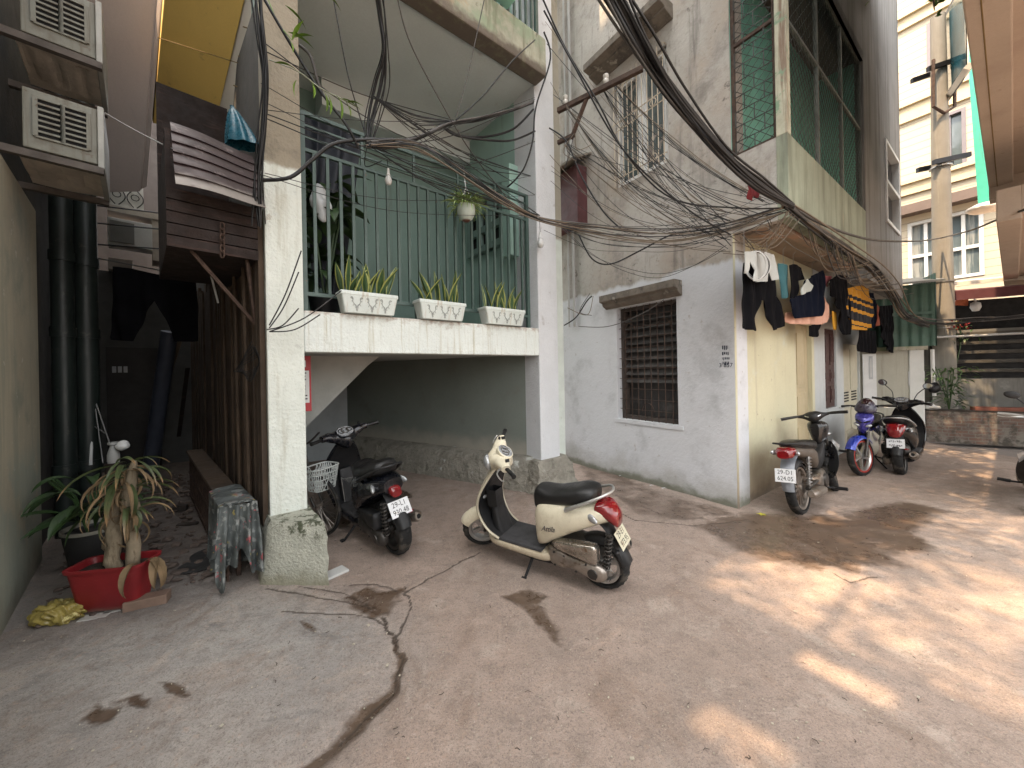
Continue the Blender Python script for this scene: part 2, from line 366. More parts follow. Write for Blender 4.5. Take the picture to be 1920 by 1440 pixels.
m_pillar = M('mint pillar paint over bare concrete', (.77, .81, .745), .8, var=.07, vs=2.5, bump=.6, bs=36, bd=.02, fine=.02, layers=[dict(k='noise', s=1, st=(7, 7, .6), lo=.5, hi=.72, c=(.47, .46, .37), amtf=.75), dict(k='noise', s=3.2, lo=.64, hi=.67, c=(.55, .54, .47), d=9, r=.72), 
    dict(k='noise', s=5, lo=.62, hi=.68, c=(.6, .63, .58), d=8), dict(k='noise', s=9, lo=.73, hi=.76, c=(.2, .18, .15), d=9, r=.75),
    dict(k='z', lo=3.42, hi=3.47, s=5, amt=.12, c=(.33, .29, .22)), dict(k='noise', s=4, lo=.5, hi=.7, c=(.2, .18, .14), amtf=.8, mul=dict(k='z', lo=3.45, hi=3.5)) ])
m_moss = M('mossy concrete', (.36, .34, .27), .9, var=.3, vs=5, bump=.6, bs=40, layers=[
    dict(k='noise', s=3, lo=.5, hi=.66, c=(.19, .22, .12), d=7), dict(k='noise', s=8, lo=.62, hi=.7, c=(.1, .09, .07), d=8), streak((.2, .18, .13), .5, .7, s=1.3)])
m_balc = M('mossy balcony edge', (.46, .46, .36), .9, var=.25, vs=5, bump=.6, bs=40, layers=[
    dict(k='noise', s=2.5, lo=.45, hi=.6, c=(.30, .36, .25), d=7), dict(k='noise', s=3, lo=.55, hi=.7, c=(.42, .33, .22), d=7), dict(k='noise', s=8, lo=.6, hi=.7, c=(.15, .13, .1), d=8),
    dict(k='z', lo=5.70, hi=5.58, s=7, amt=.22, c=(.15, .125, .10)), dict(k='noise', s=1, st=(7, 7, .8), lo=.5, hi=.68, c=(.2, .19, .13), amtf=.8)])
m_mintwall = M('fresh mint wall paint', (.36, .53, .47), .7, var=.1, vs=1.5, layers=[streak((.27, .40, .35), .55, .75)])
m_ceil = M('pale ceiling paint', (.72, .79, .78), .85, var=.06, vs=1.5, bump=.12, bs=30, layers=[dict(k='noise', s=2, lo=.6, hi=.7, c=(.55, .56, .54))])
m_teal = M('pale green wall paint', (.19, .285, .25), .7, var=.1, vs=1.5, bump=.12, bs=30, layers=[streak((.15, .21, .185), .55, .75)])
m_garage = M('grey green garage plaster', (.20, .225, .20), .8, var=.12, vs=1.2, bump=.2, bs=25, layers=[dict(k='noise', s=2.5, lo=.56, hi=.7, c=(.17, .18, .16), d=7), dict(k='z', lo=.75, hi=.42, s=4, amt=.3, c=(.34, .32, .27))])
m_curb = M('rough cement', (.33, .31, .26), .95, var=.3, vs=5, bump=1., bs=22, bd=.04, layers=[dict(k='noise', s=7, lo=.55, hi=.68, c=(.16, .15, .12), d=8), dict(k='noise', s=4, lo=.6, hi=.7, c=(.5, .5, .46), d=8)])
m_plinth = M('worn plinth render', (.50, .50, .42), .9, var=.18, vs=5, bump=.8, bs=50, bd=.02, layers=[
    dict(k='noise', s=9, lo=.5, hi=.6, c=(.08, .09, .055), d=9, r=.75, mul=dict(k='z', lo=.33, hi=.38, s=6, amt=.12)), dict(k='noise', s=22, lo=.62, hi=.7, c=(.3, .28, .22), d=6),
    dict(k='z', lo=.13, hi=.0, s=6, amt=.2, c=(.27, .26, .19))])
m_rail = M('grey green railing paint', (.075, .12, .105), .45, var=.15, vs=10, layers=[dict(k='noise', s=14, lo=.66, hi=.72, c=(.16, .1, .07))])
m_render = M('grey render with white lower paint', (.45, .43, .395), .9, var=.18, vs=1.4, bump=.35, bs=30, bd=.015, layers=[
    dict(k='noise', s=.7, lo=.4, hi=.68, c=(.40, .345, .29), d=8, r=.7), dict(k='noise', s=1.5, lo=.48, hi=.72, c=(.21, .195, .175), d=9, r=.74, amtf=.9), dict(k='noise', s=2.2, lo=.52, hi=.72, c=(.44, .42, .395), d=9, r=.72, dist=.8, amtf=.7), dict(k='noise', s=14, lo=.5, hi=.75, c=(.2, .18, .155), d=7, r=.75, amtf=.6),
    streak((.13, .122, .11), .54, .74, s=1.1, st=(5, 5, .5), amtf=.7), dict(k='noise', s=3.5, lo=.6, hi=.66, c=(.13, .12, .105), d=9, r=.75, amtf=.8),
    dict(k='z', lo=2.93, hi=2.86, s=4, amt=.22, c=(.60, .615, .64), st=(1, 1, .35)),
    dict(k='noise', s=2, lo=.5, hi=.72, c=(.40, .415, .43), d=7, amtf=.75, mul=dict(k='z', lo=2.8, hi=2.7)),
    dict(k='noise', s=9, lo=.64, hi=.69, c=(.4, .38, .36), d=8, amtf=.7, mul=dict(k='z', lo=2.8, hi=2.7)),
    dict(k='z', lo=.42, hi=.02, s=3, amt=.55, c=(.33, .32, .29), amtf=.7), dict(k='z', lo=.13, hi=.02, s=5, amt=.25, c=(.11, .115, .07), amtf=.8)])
m_cream = M('cream wall paint', (.63, .60, .42), .75, var=.08, vs=1.2, bump=.15, bs=25, layers=[
    streak((.46, .42, .30), .55, .75, s=1.2), dict(k='noise', s=1.5, lo=.55, hi=.7, c=(.58, .6, .52), d=6), dict(k='noise', s=9, lo=.66, hi=.7, c=(.35, .3, .22), d=8),
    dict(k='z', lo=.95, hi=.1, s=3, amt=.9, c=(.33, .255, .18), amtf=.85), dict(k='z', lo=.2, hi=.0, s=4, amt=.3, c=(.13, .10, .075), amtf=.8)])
m_greywall = M('weathered grey cladding render', (.25, .247, .24), .85, var=.18, vs=1, bump=.25, bs=25, layers=[streak((.14, .135, .125), .45, .65, s=1, st=(6, 6, .35)), streak((.38, .37, .35), .6, .75, s=1.3, st=(8, 8, .4))])
m_parapet = M('parapet green tinted render', (.30, .33, .25), .85, var=.2, vs=1.5, bump=.3, bs=25, layers=[streak((.15, .16, .115), .45, .68, s=1, st=(5, 5, .5)), streak((.42, .34, .25), .6, .72, s=1.6, st=(5, 5, .4))])
m_soffit = M('stained brown soffit', (.36, .28, .215), .9, var=.2, vs=2, bump=.3, bs=20, layers=[dict(k='noise', s=1.6, lo=.5, hi=.66, c=(.42, .25, .17), d=7), dict(k='noise', s=3, lo=.56, hi=.68, c=(.14, .11, .09), d=8)])
m_soffit2 = M('pale soffit', (.55, .51, .46), .9, var=.12, vs=2, layers=[dict(k='noise', s=2, lo=.5, hi=.7, c=(.42, .37, .32), d=7)])
m_tealwall = M('turquoise wall paint', (.20, .50, .41), .7, var=.15, vs=2, layers=[streak((.14, .38, .31), .5, .7)])

def holes_wall(mb, pl, a0, a1, z0, z1, holes, th, k0=0.):
    """wall on the plane pl (its face at k0, thickness going to -n), with rectangular openings (a0,a1,z0,z1)"""
    As = sorted({a0, a1} | {q for h in holes for q in h[:2]}); Zs = sorted({z0, z1} | {q for h in holes for q in h[2:]})
    for A, B in zip(As[:-1], As[1:]):
        for C_, D in zip(Zs[:-1], Zs[1:]):
            if any(h[0]-1e-6 <= A and B <= h[1]+1e-6 and h[2]-1e-6 <= C_ and D <= h[3]+1e-6 for h in holes): continue
            mb.hexa([pl.pt(A, C_, k0), pl.pt(B, C_, k0), pl.pt(B, C_, k0-th), pl.pt(A, C_, k0-th)] + [pl.pt(A, D, k0), pl.pt(B, D, k0), pl.pt(B, D, k0-th), pl.pt(A, D, k0-th)])
    return mb
def pbox(mb, pl, a0, a1, z0, z1, k0, k1):
    return mb.hexa([pl.pt(a0, z0, k1), pl.pt(a1, z0, k1), pl.pt(a1, z0, k0), pl.pt(a0, z0, k0), pl.pt(a0, z1, k1), pl.pt(a1, z1, k1), pl.pt(a1, z1, k0), pl.pt(a0, z1, k0)])
def prect(pl, *px):
    q = [pl.at(*p) for p in px]; a = sorted(pl.a(p) for p in q); z = sorted(p.z for p in q)
    return ((a[0]+a[1])/2, (a[2]+a[3])/2, (z[0]+z[1])/2, (z[2]+z[3])/2)

# ================================================================ the house with the balcony
PL0 = Vector((-1.829, 3.3)); PR0 = P(1012, 700, 5.1).to_2d()
FA = VP(PL0, PR0-PL0); SR = (PR0-PL0).length        # FA.n points to the viewer
if FA.n.y > 0: FA.n = -FA.n
EX, EY = FA.d, -FA.n
def L(s, t, z): q = PL0 + EX*s + EY*t; return Vector((q.x, q.y, z))
house = thing('apartment_house', 'pale mint apartment house with a railed balcony above an open garage', 'house', L(1.4, .1, 0))
def lbox(s0, s1, t0, t1, z0, z1, mb=None):
    return (mb or MB()).hexa([L(s0, t0, z0), L(s1, t0, z0), L(s1, t1, z0), L(s0, t1, z0), L(s0, t0, z1), L(s1, t0, z1), L(s1, t1, z1), L(s0, t1, z1)])
lbox(-.28, 0, 0, .45, 0, 5.5).build('pillar', m_pillar, house, bevel=.012)
lbox(SR, SR+.37, 0, .45, 0, 11).build('pillar', m_lilac, house, bevel=.015)
o = lbox(SR+.36, SR+.62, .12, .5, 0, 11).build('pillar', M('column paint over mossy concrete', (.70, .76, .70), .85, bump=.5, layers=[
    dict(k='z', lo=3.55, hi=3.6, s=4, amt=.1, c=(.34, .32, .26)), dict(k='noise', s=3, lo=.5, hi=.7, c=(.2, .19, .14), amtf=.8, mul=dict(k='z', lo=3.6, hi=3.65)),
    dict(k='noise', s=8, lo=.62, hi=.66, c=(.45, .4, .3), d=8, mul=dict(k='z', lo=1.3, hi=.6, s=3, amt=.5)), dict(k='noise', s=7, lo=.72, hi=.75, c=(.3, .27, .22), d=8)]), house, bevel=.01)
o['label'] = 'column pale green below and mossy above'
# plinths
def rough_block(name, base, top, z1, mat, seed, amp=.02):
    mb = MB(); n = 6; rr = random.Random(seed); rings = []
    def loop(q): return [q[i].lerp(q[(i+1) % 4], j/n) for i in range(4) for j in range(n)]
    b, t_ = loop(base), loop(top); m = 9
    for k in range(m+1):
        f = k/m; g = f if f < .85 else .85+(f-.85)
        rd = max(0, (f-.72)/.28); ring = []
        cb = sum((q for q in t_), Vector())/len(t_)
        for p0, p1 in zip(b, t_):
            p = p0.lerp(p1, f); c = Vector((cb.x, cb.y, p.z)); p = p.lerp(c, .10*rd**2.2)
            ring.append(Vector((p.x + rr.uniform(-amp, amp)*.4, p.y + rr.uniform(-amp, amp)*.4, z1*f)))
        rings.append(ring)
    mb.loft(rings); return mb.build(name, mat, house, smooth=60)
a_, b_ = G(488, 1098), G(616, 1098)
back = Vector((EY.x, EY.y, 0))
rough_block('plinth', [a_, b_, b_+back*.72+Vector((.03, 0, 0)), a_+back*.6], [a_+Vector((.045, .06, 0)), b_+Vector((-.02, .04, 0)), b_+back*.7, a_+back*.6+Vector((.05, 0, 0))], .47, m_plinth, 3)
rough_block('plinth', [L(SR-.2, -.14, 0), L(SR+.6, -.13, 0), L(SR+.75, .5, 0), L(SR-.2, .4, 0)], [L(SR-.12, -.07, 0), L(SR+.5, -.06, 0), L(SR+.6, .5, 0), L(SR-.12, .4, 0)], .42, m_curb, 5, .05)
# balcony floor and beam
lbox(0, SR, 0, .22, 1.85, 2.22).build('balcony_beam', M('stained mint beam', (.80, .85, .81), .75, var=.06, vs=2.5, bump=.6, bs=40, bd=.02, layers=[
    dict(k='noise', s=4, lo=.62, hi=.68, c=(.62, .63, .58), d=8), streak((.45, .42, .30), .52, .72, s=1.5, st=(14, 14, .6), amtf=.75), dict(k='z', lo=2.16, hi=2.25, s=14, amt=.22, c=(.34, .24, .19), amtf=.8), dict(k='noise', s=10, lo=.7, hi=.74, c=(.3, .24, .18), d=8)]), house, bevel=.012)
mb = MB(); mb.prism([L(0, .22, 1.87), L(SR, .22, 1.87), Vector((-3.2, 7.7, 1.87)), L(-.28, 4.3, 1.87), L(-.28, .45, 1.87), L(0, .45, 1.87)], (0, 0, .3)); mb.build('balcony_floor', M('shade darkened slab paint', (.50, .52, .50), .85, var=.1, vs=1.5), house)  # ceiling paint darkened in colour to keep the garage dim
lbox(SR, SR+.2, .45, 2.2, 2.1, 11).build('side_wall', m_mintwall, house)
lbox(-.28, 0, .45, 2.2, 2.1, 11).build('side_wall', m_teal, house)
lbox(0, SR, 2.0, 2.2, 2.17, 11).build('back_wall', m_teal, house)
mb = lbox(-.02, SR+.02, -.22, .0, 5.53, 6.03); mb.build('upper_balcony_edge', m_balc, house, bevel=.02)
lbox(0, SR, 0, 2.0, 5.56, 5.9).build('upper_balcony_floor', m_ceil, house)
lbox(.55, SR, 1.62, 2.0, 5.2, 5.56).build('ceiling_beam', m_ceil, house)
lbox(-.28, SR+.37, .05, 2.2, 11, 11.4).build('roof', m_moss, house)
lbox(-.28, 0, 0, .45, 5.5, 11).build('upper_pillar', m_moss, house)
# garage walls
gw = [L(SR, .3, 0), Vector((-3.3, 7.45, 0)), Vector((-3.3, 7.45, 0)) + Vector((.35, .5, 0)), L(SR+.36, .45, 0)]
MB().prism(gw, (0, 0, 1.875)).build('garage_wall', m_garage, house)
gd = (gw[1]-gw[0]).normalized(); gn = Vector((gd.y, -gd.x, 0)); gn = gn if gn.y < 0 else -gn
def curbring(p, i):
    r_ = random.Random(i); j = lambda: r_.uniform(-.018, .018)
    return [p+gn*.27+Vector((0, 0, -.05)), p+gn*(.25+j())+Vector((0, 0, .13)), p+gn*(.19+j())+Vector((0, 0, .36+j())), p+gn*(.12+j())+Vector((0, 0, .43+j())), p-gn*.05+Vector((0, 0, .45)), p-gn*.05+Vector((0, 0, -.05))]
mb = MB(); mb.loft([curbring(gw[0].lerp(gw[1], -.03+1.0*i/30), i) for i in range(31)]); mb.build('curb', m_curb, house, smooth=50)
bl = Vector((-3.3, 7.45, 0)); e3 = Vector((EX.x, EX.y, 0))
MB().prism([bl, bl-e3*1.25, bl-e3*1.25+back*.2, bl+back*.2+e3*.2], (0, 0, 1.875)).build('garage_back_wall', M('dim white back wall', (.42, .45, .46), .85), house)

SP = FA.off(-1.2); q1_, q2_ = SP.at(690, 685), SP.at(571, 806); a1_, a2_ = SP.a(q1_[:2]), SP.a(q2_[:2])
MB().prism([L(a1_, 1.2, q1_.z), L(a1_+.15, 1.2, 1.869), L(-.08, 1.2, 1.869), L(-.08, 1.2, q2_.z-(a2_+.08)*.95)], back*2.4).build('stair_soffit', M('pale stair plaster', (.46, .47, .44), .85, bump=.15), house)
# railings
def railing(z0, zs, zt, s0, s1, t, name, step=.113, r=.0138):
    mb = MB()
    for z, h in ((zt, .034), (zs, .03), (z0, .034)): lbox(s0, s1, t-.017, t+.017, z-h/2, z+h/2, mb)
    if zt-zs > .2:
        for f in (.36, .68): lbox(s0, s1, t-.008, t+.008, zs+(zt-zs)*f-.009, zs+(zt-zs)*f+.009, mb)
        for k in range(1, 5): q = s0+(s1-s0)*k/5; lbox(q-.014, q+.014, t-.012, t+.012, zs, zt, mb)
    n = int((s1-s0)/step)
    for i in range(1, n): q = s0+(s1-s0)*i/n; lbox(q-r, q+r, t-r, t+r, z0, zs, mb)
    for q in (s0+.02, s1-.02): lbox(q-.022, q+.022, t-.022, t+.022, 2.22 if z0 < 4 else 6.03, zt+.01, mb)
    for q in (.2, .4, .6, .8):
        q = s0+(s1-s0)*q; lbox(q-.014, q+.014, t-.014, t+.014, 2.22 if z0 < 4 else 6.03, z0, mb)
    return mb.build(name, m_rail, house)
railing(2.40, 3.74, 4.08, .02, SR-.02, .17, 'railing')
railing(6.12, 7.3, 7.6, .02, SR-.02, -.1, 'railing', .1)
# vent block panel on the right hand wall of the balcony
mb = MB(); vs_, vt_ = [], []
for i in range(4): lbox(SR-.1, SR-.0, .62+i*.3, .72+i*.3, 3.55, 4.45, mb)
for z in (3.55, 3.85, 4.15, 4.35): lbox(SR-.098, SR-.002, .72, 1.52, z, z+.1, mb)
o = mb.build('vent_block', m_teal, house)
lbox(SR-.03, SR-.004, .63, 1.6, 3.56, 4.44).build('vent_shade_sheet', m_dark, house)  # near-black sheet standing in for shade inside the vent holes
lbox(SR-.16, SR-.001, .38, .56, 3.3, 4.6).build('duct', M('mint duct paint', (.36, .55, .48), .6), house)
# dark blanket hung inside the balcony
bk = tag(MB().sheet(lambda u, v: L(.22+.62*v*(1-.55*u)+.02*math.sin(v*14), 1.05-.25*u+.03*math.sin(v*17+u*4), 4.62-1.85*u-.45*v*u), 24, 30, .01).build('hanging_tarpaulin', M('dark blue tarpaulin', (.02, .024, .034), .6, var=.3, bump=.2), None, smooth=60), 'dark tarpaulin hung inside the balcony behind the railing bars', 'tarpaulin')

# ================================================================ the grey house on the right
C0 = G(1383, 955).to_2d()
DL = Vector(((500-960)/700, 1)).normalized()
WL = VP(C0, DL); WL.n = WL.n if WL.n.x < 0 else -WL.n
WR = VP(C0, DR); WR.n = WR.n if WR.n.y < 0 else -WR.n
grey = thing('grey_house', 'weathered grey corner house with a caged balcony and a white painted lower wall', 'house', (C0.x+.6, C0.y+.5, 0))
h1 = prect(WL, (1155, 578), (1268, 560), (1272, 793), (1160, 789))
h2 = prect(WL, (1152, 152), (1250, 96), (1253, 305), (1157, 352))
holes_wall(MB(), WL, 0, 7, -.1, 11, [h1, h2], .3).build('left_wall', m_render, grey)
ZS, ZP, ZM = 3.2, 4.05, 6.42
B0 = C0 - DL*.56; BF = VP(B0, DR); BF.n = BF.n if BF.n.y < 0 else -BF.n
LEN = BF.a(BF.at(1706, 300)[:2]); LEN = 6.6
LM = 3.4
# lane side wall: cream, with the openings
dA = prect(WR, (1493, 605), (1523, 612), (1523, 800), (1493, 800)); wB = prect(WR, (1547, 612), (1568, 622), (1568, 762), (1547, 768)); gC = prect(WR, (1582, 640), (1612, 650), (1612, 800), (1582, 800))
CL = gC[1]+.03
m_cream2 = M('pale bluish wall paint', (.55, .58, .58), .75, var=.08, layers=[streak((.45, .46, .44), .55, .75)])
split = dA[1]+.12
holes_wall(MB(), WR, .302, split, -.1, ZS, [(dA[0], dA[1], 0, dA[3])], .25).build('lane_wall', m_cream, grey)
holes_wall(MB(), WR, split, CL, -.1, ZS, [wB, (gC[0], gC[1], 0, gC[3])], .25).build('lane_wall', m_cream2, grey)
pbox(MB(), WR, .0, .301, -.1, ZS, .0005, .003).build('corner_wall', m_cream, grey)
def panel_door(mb, pl, a0, a1, z0, z1, k, rows):
    pbox(mb, pl, a0, a1, z0, z1, k-.04, k)
    w = a1-a0; zz = z0+.08; tot = z1-z0-.08*(len(rows)+1)
    for r in rows:
        h = tot*r
        pbox(mb, pl, a0+w*.16, a1-w*.16, zz, zz+h, k, k+.012); pbox(mb, pl, a0+w*.24, a1-w*.24, zz+.05, zz+h-.05, k+.012, k+.022); zz += h+.08
d_ = MB(); panel_door(d_, WR, dA[0]+.004, dA[1]-.004, .02, dA[3]-.004, -.06, (.34, .2, .46)); d_.build('door', M('beige painted door', (.52, .44, .28), .6, var=.1, layers=[streak((.4, .33, .2), .5, .7)]), grey, bevel=.004)
d_ = MB()
for i in (0, 1):
    w = (wB[1]-wB[0])/2-.006; panel_door(d_, WR, wB[0]+.004+i*(w+.004), wB[0]+.004+i*(w+.004)+w, wB[2]+.004, wB[3]-.004, -.03, (.28, .2, .52))
d_.build('shutter', M('dark red brown shutter', (.07, .028, .025), .45, var=.25, vs=8), grey, bevel=.004)
d_ = MB(); pbox(d_, WR, gC[0]+.004, gC[1]-.004, .02, gC[3]-.004, -.08, -.04)
for i in (0, 1):
    w = (gC[1]-gC[0])/2; a0 = gC[0]+i*w
    pbox(d_, WR, a0+.04, a0+w-.04, .15, .85, -.04, -.025); pbox(d_, WR, a0+.04, a0+w-.04, 1.15, gC[3]-.1, -.04, -.025)
g_ = d_.build('metal_door', M('beige metal gate paint', (.55, .52, .40), .5, var=.1, layers=[streak((.35, .28, .18), .58, .72)]), grey, bevel=.004)
d_ = MB()
for i in (0, 1):
    w = (gC[1]-gC[0])/2; a0 = gC[0]+i*w
    for k in range(4): pbox(d_, WR, a0+.12, a0+w-.12, .92+k*.055, .945+k*.055, -.04, -.03)
d_.build('vent', m_dark, g_)
# balcony: soffit, parapets, posts, mesh
MB().prism([Vector((*B0, ZS)), BF.pt(LM, ZS), WR.pt(LM, ZS), Vector((*C0, ZS))], (0, 0, .12)).build('balcony_soffit', m_soffit, grey)
MB().prism([BF.pt(LM, ZS-.16), BF.pt(LEN, ZS-.16), WR.pt(LEN, ZS-.16), WR.pt(LM, ZS-.16)], (0, 0, .25)).build('balcony_soffit', m_soffit2, grey)
MB().prism([BF.pt(.15, ZS-.05, -.12), BF.pt(LM, ZS-.05, -.12), BF.pt(LM, ZS-.05, -.2), BF.pt(.15, ZS-.05, -.2)], (0, 0, .048)).build('soffit_rib', m_soffit, grey)
pbox(MB(), BF, .0, LM, ZS-.02, ZP, -.1, 0).build('parapet', m_parapet, grey)
WB = VP(B0, DL); WB.n = WB.n if WB.n.x < 0 else -WB.n
pbox(MB(), WB, .1, .56, ZS-.02, ZP, -.1, .0).build('parapet', m_render, grey)
pbox(MB(), BF, -.003, .1, ZP, ZM, -.1, .003).build('corner_post', M('peeling corner post', (.48, .47, .36), .85, var=.25, vs=5, bump=.4, layers=[streak((.2, .14, .1), .5, .65), dict(k='noise', s=6, lo=.55, hi=.65, c=(.2, .3, .2))]), grey, bevel=.008)
holes_wall(MB(), BF, LM, LEN, ZS-.2, 11, [prect(BF, (1659, 268), (1684, 300), (1684, 440), (1659, 415))], .2).build('upper_wall', m_greywall, grey)
pbox(MB(), BF, -.0, LM, ZM, 11, -.2, 0).build('upper_wall', m_greywall, grey)
pbox(MB(), WB, .2, .56, ZM, 11, -.2, 0).build('upper_wall', m_render, grey)
pbox(MB(), WR, .02, LEN, ZS+.12, ZM+.2, -.25, .004).build('balcony_wall', m_tealwall, grey)
pbox(MB(), BF, -.2, LEN+.1, 11, 11.3, -7, .3).build('roof', m_moss, grey)
m_dwoodx = M('dark stained ceiling', (.08, .07, .06), .9)
def pdir(pl, a, z, k=0): return pl.pt(a, z, k)
def cage(pl, a0, a1, z0, z1, k, name, bars=True, dia=.115):
    fr = MB()
    for z in (z0+.02, (z0+z1)/2+.1, z1-.02): pbox(fr, pl, a0, a1, z-.018, z+.018, k-.018, k+.018)
    nb = max(1, round((a1-a0)/1.1))
    for i in range(nb+1):
        a = a0+.018+(a1-a0-.036)*i/nb; pbox(fr, pl, a-.018, a+.018, z0, z1, k-.02, k+.02)
    f = fr.build(name, m_rust if bars else M('green grey cage steel', (.16, .17, .155), .6, .3, var=.3), grey)
    w = MB(); H_, A_ = z1-z0, a1-a0
    def clip(a, z, da, dz):   # diagonal wire starting at (a,z)
        L_ = 1e9
        for q, dq, lo, hi in ((a, da, a0, a1), (z, dz, z0, z1)):
            L_ = min(L_, ((hi-q)/dq) if dq > 0 else ((lo-q)/dq))
        return (a+da*L_, z+dz*L_)
    for da, off in ((1, -.004), (-1, .004)):
        starts = []; n = int((A_+H_)/dia)
        for i in range(1, n):
            q = i*dia
            a, z = ((a0+q if da > 0 else a1-q), z0)
            if q > A_: continue
            starts.append((a, z))
        for i in range(0, int(H_/dia)+1): starts.append((a0 if da > 0 else a1, z0+i*dia+1e-4))
        for a, z in starts:
            e = clip(a, z, da, 1.)
            if abs(e[1]-z) < .03: continue
            w.tube([pl.pt(a, z, k+off), pl.pt(e[0], e[1], k+off)], .0036, 4, cap=False)
    if bars:
        for i in range(1, int(H_/.17)): w.tube([pl.pt(a0, z0+i*.17, k+.012), pl.pt(a1, z0+i*.17, k+.012)], .006, 5, cap=False)
        for i in range(0, int(H_/.17)):
            for j in range(1, 3):
                a = a0+(j-.5*(i % 2)+.1)*A_/2.3
                if a0 < a < a1: w.tube([pl.pt(a, z0+i*.17, k+.012), pl.pt(a, z0+i*.17+.17, k+.012)], .006, 5, cap=False)
    w.build('wire_mesh', M('dull wire', (.09, .1, .095), .6, .5, var=.3), f)
MB().prism([Vector((*B0, ZM)), BF.pt(LM, ZM), WR.pt(LM, ZM), Vector((*C0, ZM))], (0, 0, .15)).build('balcony_ceiling', m_dwoodx, grey)
pbox(MB(), BF, LM-.05, LM-.02, ZP, ZM, -.56, -.1).build('balcony_end_wall', m_tealwall, grey)
cage(WB, .1, .56, ZP, ZM, -.05, 'balcony_cage', True)
cage(BF, .1, LM, ZP, ZM, -.05, 'balcony_cage', False, .13)
# ---- windows of the grey house
def add_parts(parent, name, mb, mat, **kw): return mb.build(name, mat, parent, **kw)
# lower louvred window behind bars
a0, a1, z0, z1 = h1
fr = MB()
for q in ((a0, a0+.05, z0, z1), (a1-.05, a1, z0, z1), (a0+.05, a1-.05, z0, z0+.05), (a0+.05, a1-.05, z1-.05, z1)): pbox(fr, WL, *q, -.22, -.1)
m_oldwood = M('old grey brown wood', (.085, .068, .058), .85, var=.35, vs=8, bump=.3)
w1 = fr.build('window', m_oldwood, grey)
pbox(MB(), WL, a0, a1, z0, z1, -.29, -.25).build('pane', M('dusty dark boards', (.05, .048, .048), .7, var=.4, vs=3, layers=[dict(k='noise', s=3, lo=.5, hi=.7, c=(.11, .105, .1))]), w1)
sl_ = MB()
for i in range(9):
    z = z0+.55+i*.115; sl_.hexa([WL.pt(a0+.05, z, -.13), WL.pt(a1-.05, z, -.13), WL.pt(a1-.05, z+.075, -.22), WL.pt(a0+.05, z+.075, -.22)] + [WL.pt(a0+.05, z+.012, -.13), WL.pt(a1-.05, z+.012, -.13), WL.pt(a1-.05, z+.087, -.22), WL.pt(a0+.05, z+.087, -.22)])
sl_.build('louvre', M('grey louvre glass', (.12, .115, .11), .35, var=.3), w1)
br = MB(); nb = 9
for i in range(1, nb): a = a0+(a1-a0)*i/nb; br.tube([WL.pt(a, z0, -.06), WL.pt(a, z1, -.06)], .007, 5)
for i in range(1, 11): z = z0+(z1-z0)*i/11; br.tube([WL.pt(a0, z, -.055), WL.pt(a1, z, -.055)], .005, 5)
for a, z in ((a0+.22, z1-.3), (a1-.2, z1-.3), ((a0+a1)/2, z0+.2)):
    for k in (-1, 1): br.tube([WL.pt(a+k*.1*math.cos(q/8*PI), z+.12*math.sin(q/8*PI)-.06, -.05) for q in range(9)], .005, 4)
br.build('window_bars', m_rust, w1)
pbox(MB(), WL, a0-.07, a1+.07, z0-.055, z0-.002, -.1, .012).build('sill', m_render, w1)
def lintel(pl, x0, y0, x1, y1, dz, dk, sl):
    p0, p1 = pl.at(x0, y0), pl.at(x1, y1); A, B = sorted((pl.a(p0[:2]), pl.a(p1[:2]))); z = (p0.z+p1.z)/2
    mb = MB(); prof = [(0, 0), (.02, 0), (dk*.6, .05), (dk*.6, .08), (dk, .1), (dk, dz), (0, dz)]
    for i in range(2): pass
    mb.prism([pl.pt(A, z-dz+b, a) for a, b in prof], (Vector((pl.d.x, pl.d.y, 0))*(B-A)))
    return mb
m_lint = M('mossy weathered lintel', (.20, .175, .145), .95, var=.35, vs=6, bump=.7, bs=35, layers=[dict(k='noise', s=3, lo=.5, hi=.64, c=(.09, .08, .07), d=8), dict(k='noise', s=6, lo=.6, hi=.7, c=(.3, .28, .24))])
lintel(WL, 1137, 556, 1279, 527, .2, .17, 0).build('lintel', m_lint, grey, bevel=.008)
lintel(WL, 1118, 118, 1262, 30, .2, .3, 0).build('lintel', m_lint, grey, bevel=.008)
# upper white framed window
a0, a1, z0, z1 = h2; fr = MB(); mid = (a0+a1)/2
for q in ((a0, a0+.07, z0, z1), (a1-.07, a1, z0, z1), (a0+.07, a1-.07, z0, z0+.07), (a0+.07, a1-.07, z1-.07, z1), (mid-.06, mid+.06, z0+.07, z1-.07)): pbox(fr, WL, *q, -.14, -.04)
w2 = fr.build('window', m_white_paint, grey, bevel=.006)
pbox(MB(), WL, a0+.03, a1-.03, z0+.03, z1-.03, -.11, -.1).build('pane', M('curtained window glass', (.10, .13, .13), .08, var=.3, vs=3, spec=.8, layers=[dict(k='noise', s=5, lo=.55, hi=.6, c=(.25, .22, .2)), dict(k='noise', s=6, lo=.62, hi=.66, c=(.2, .28, .33))]), w2)
br = MB()
for i in range(0, 11): a = a0+.02+(a1-a0-.04)*i/10; br.tube([WL.pt(a, z0-.02, .06), WL.pt(a, z1+.02, .06)], .007, 5)
for z in (z0+.1, z0+(z1-z0)*.52, z0+(z1-z0)*.6, z1-.12): br.tube([WL.pt(a0-.02, z, .06), WL.pt(a1+.02, z, .06)], .008, 5)
for cx in (.2, .5, .8):
    for cz in (.56, .08, .93):
        c = (a0+(a1-a0)*cx, z0+(z1-z0)*cz); br.tube([WL.pt(c[0]+.05*math.cos(q/10*2*PI), c[1]+.05*math.sin(q/10*2*PI), .065) for q in range(10)], .006, 4, closed=True)
for a in (a0, a1):
    for z in (z0, z1): br.tube([WL.pt(a, z, .06), WL.pt(a, z, -.05)], .008, 5)
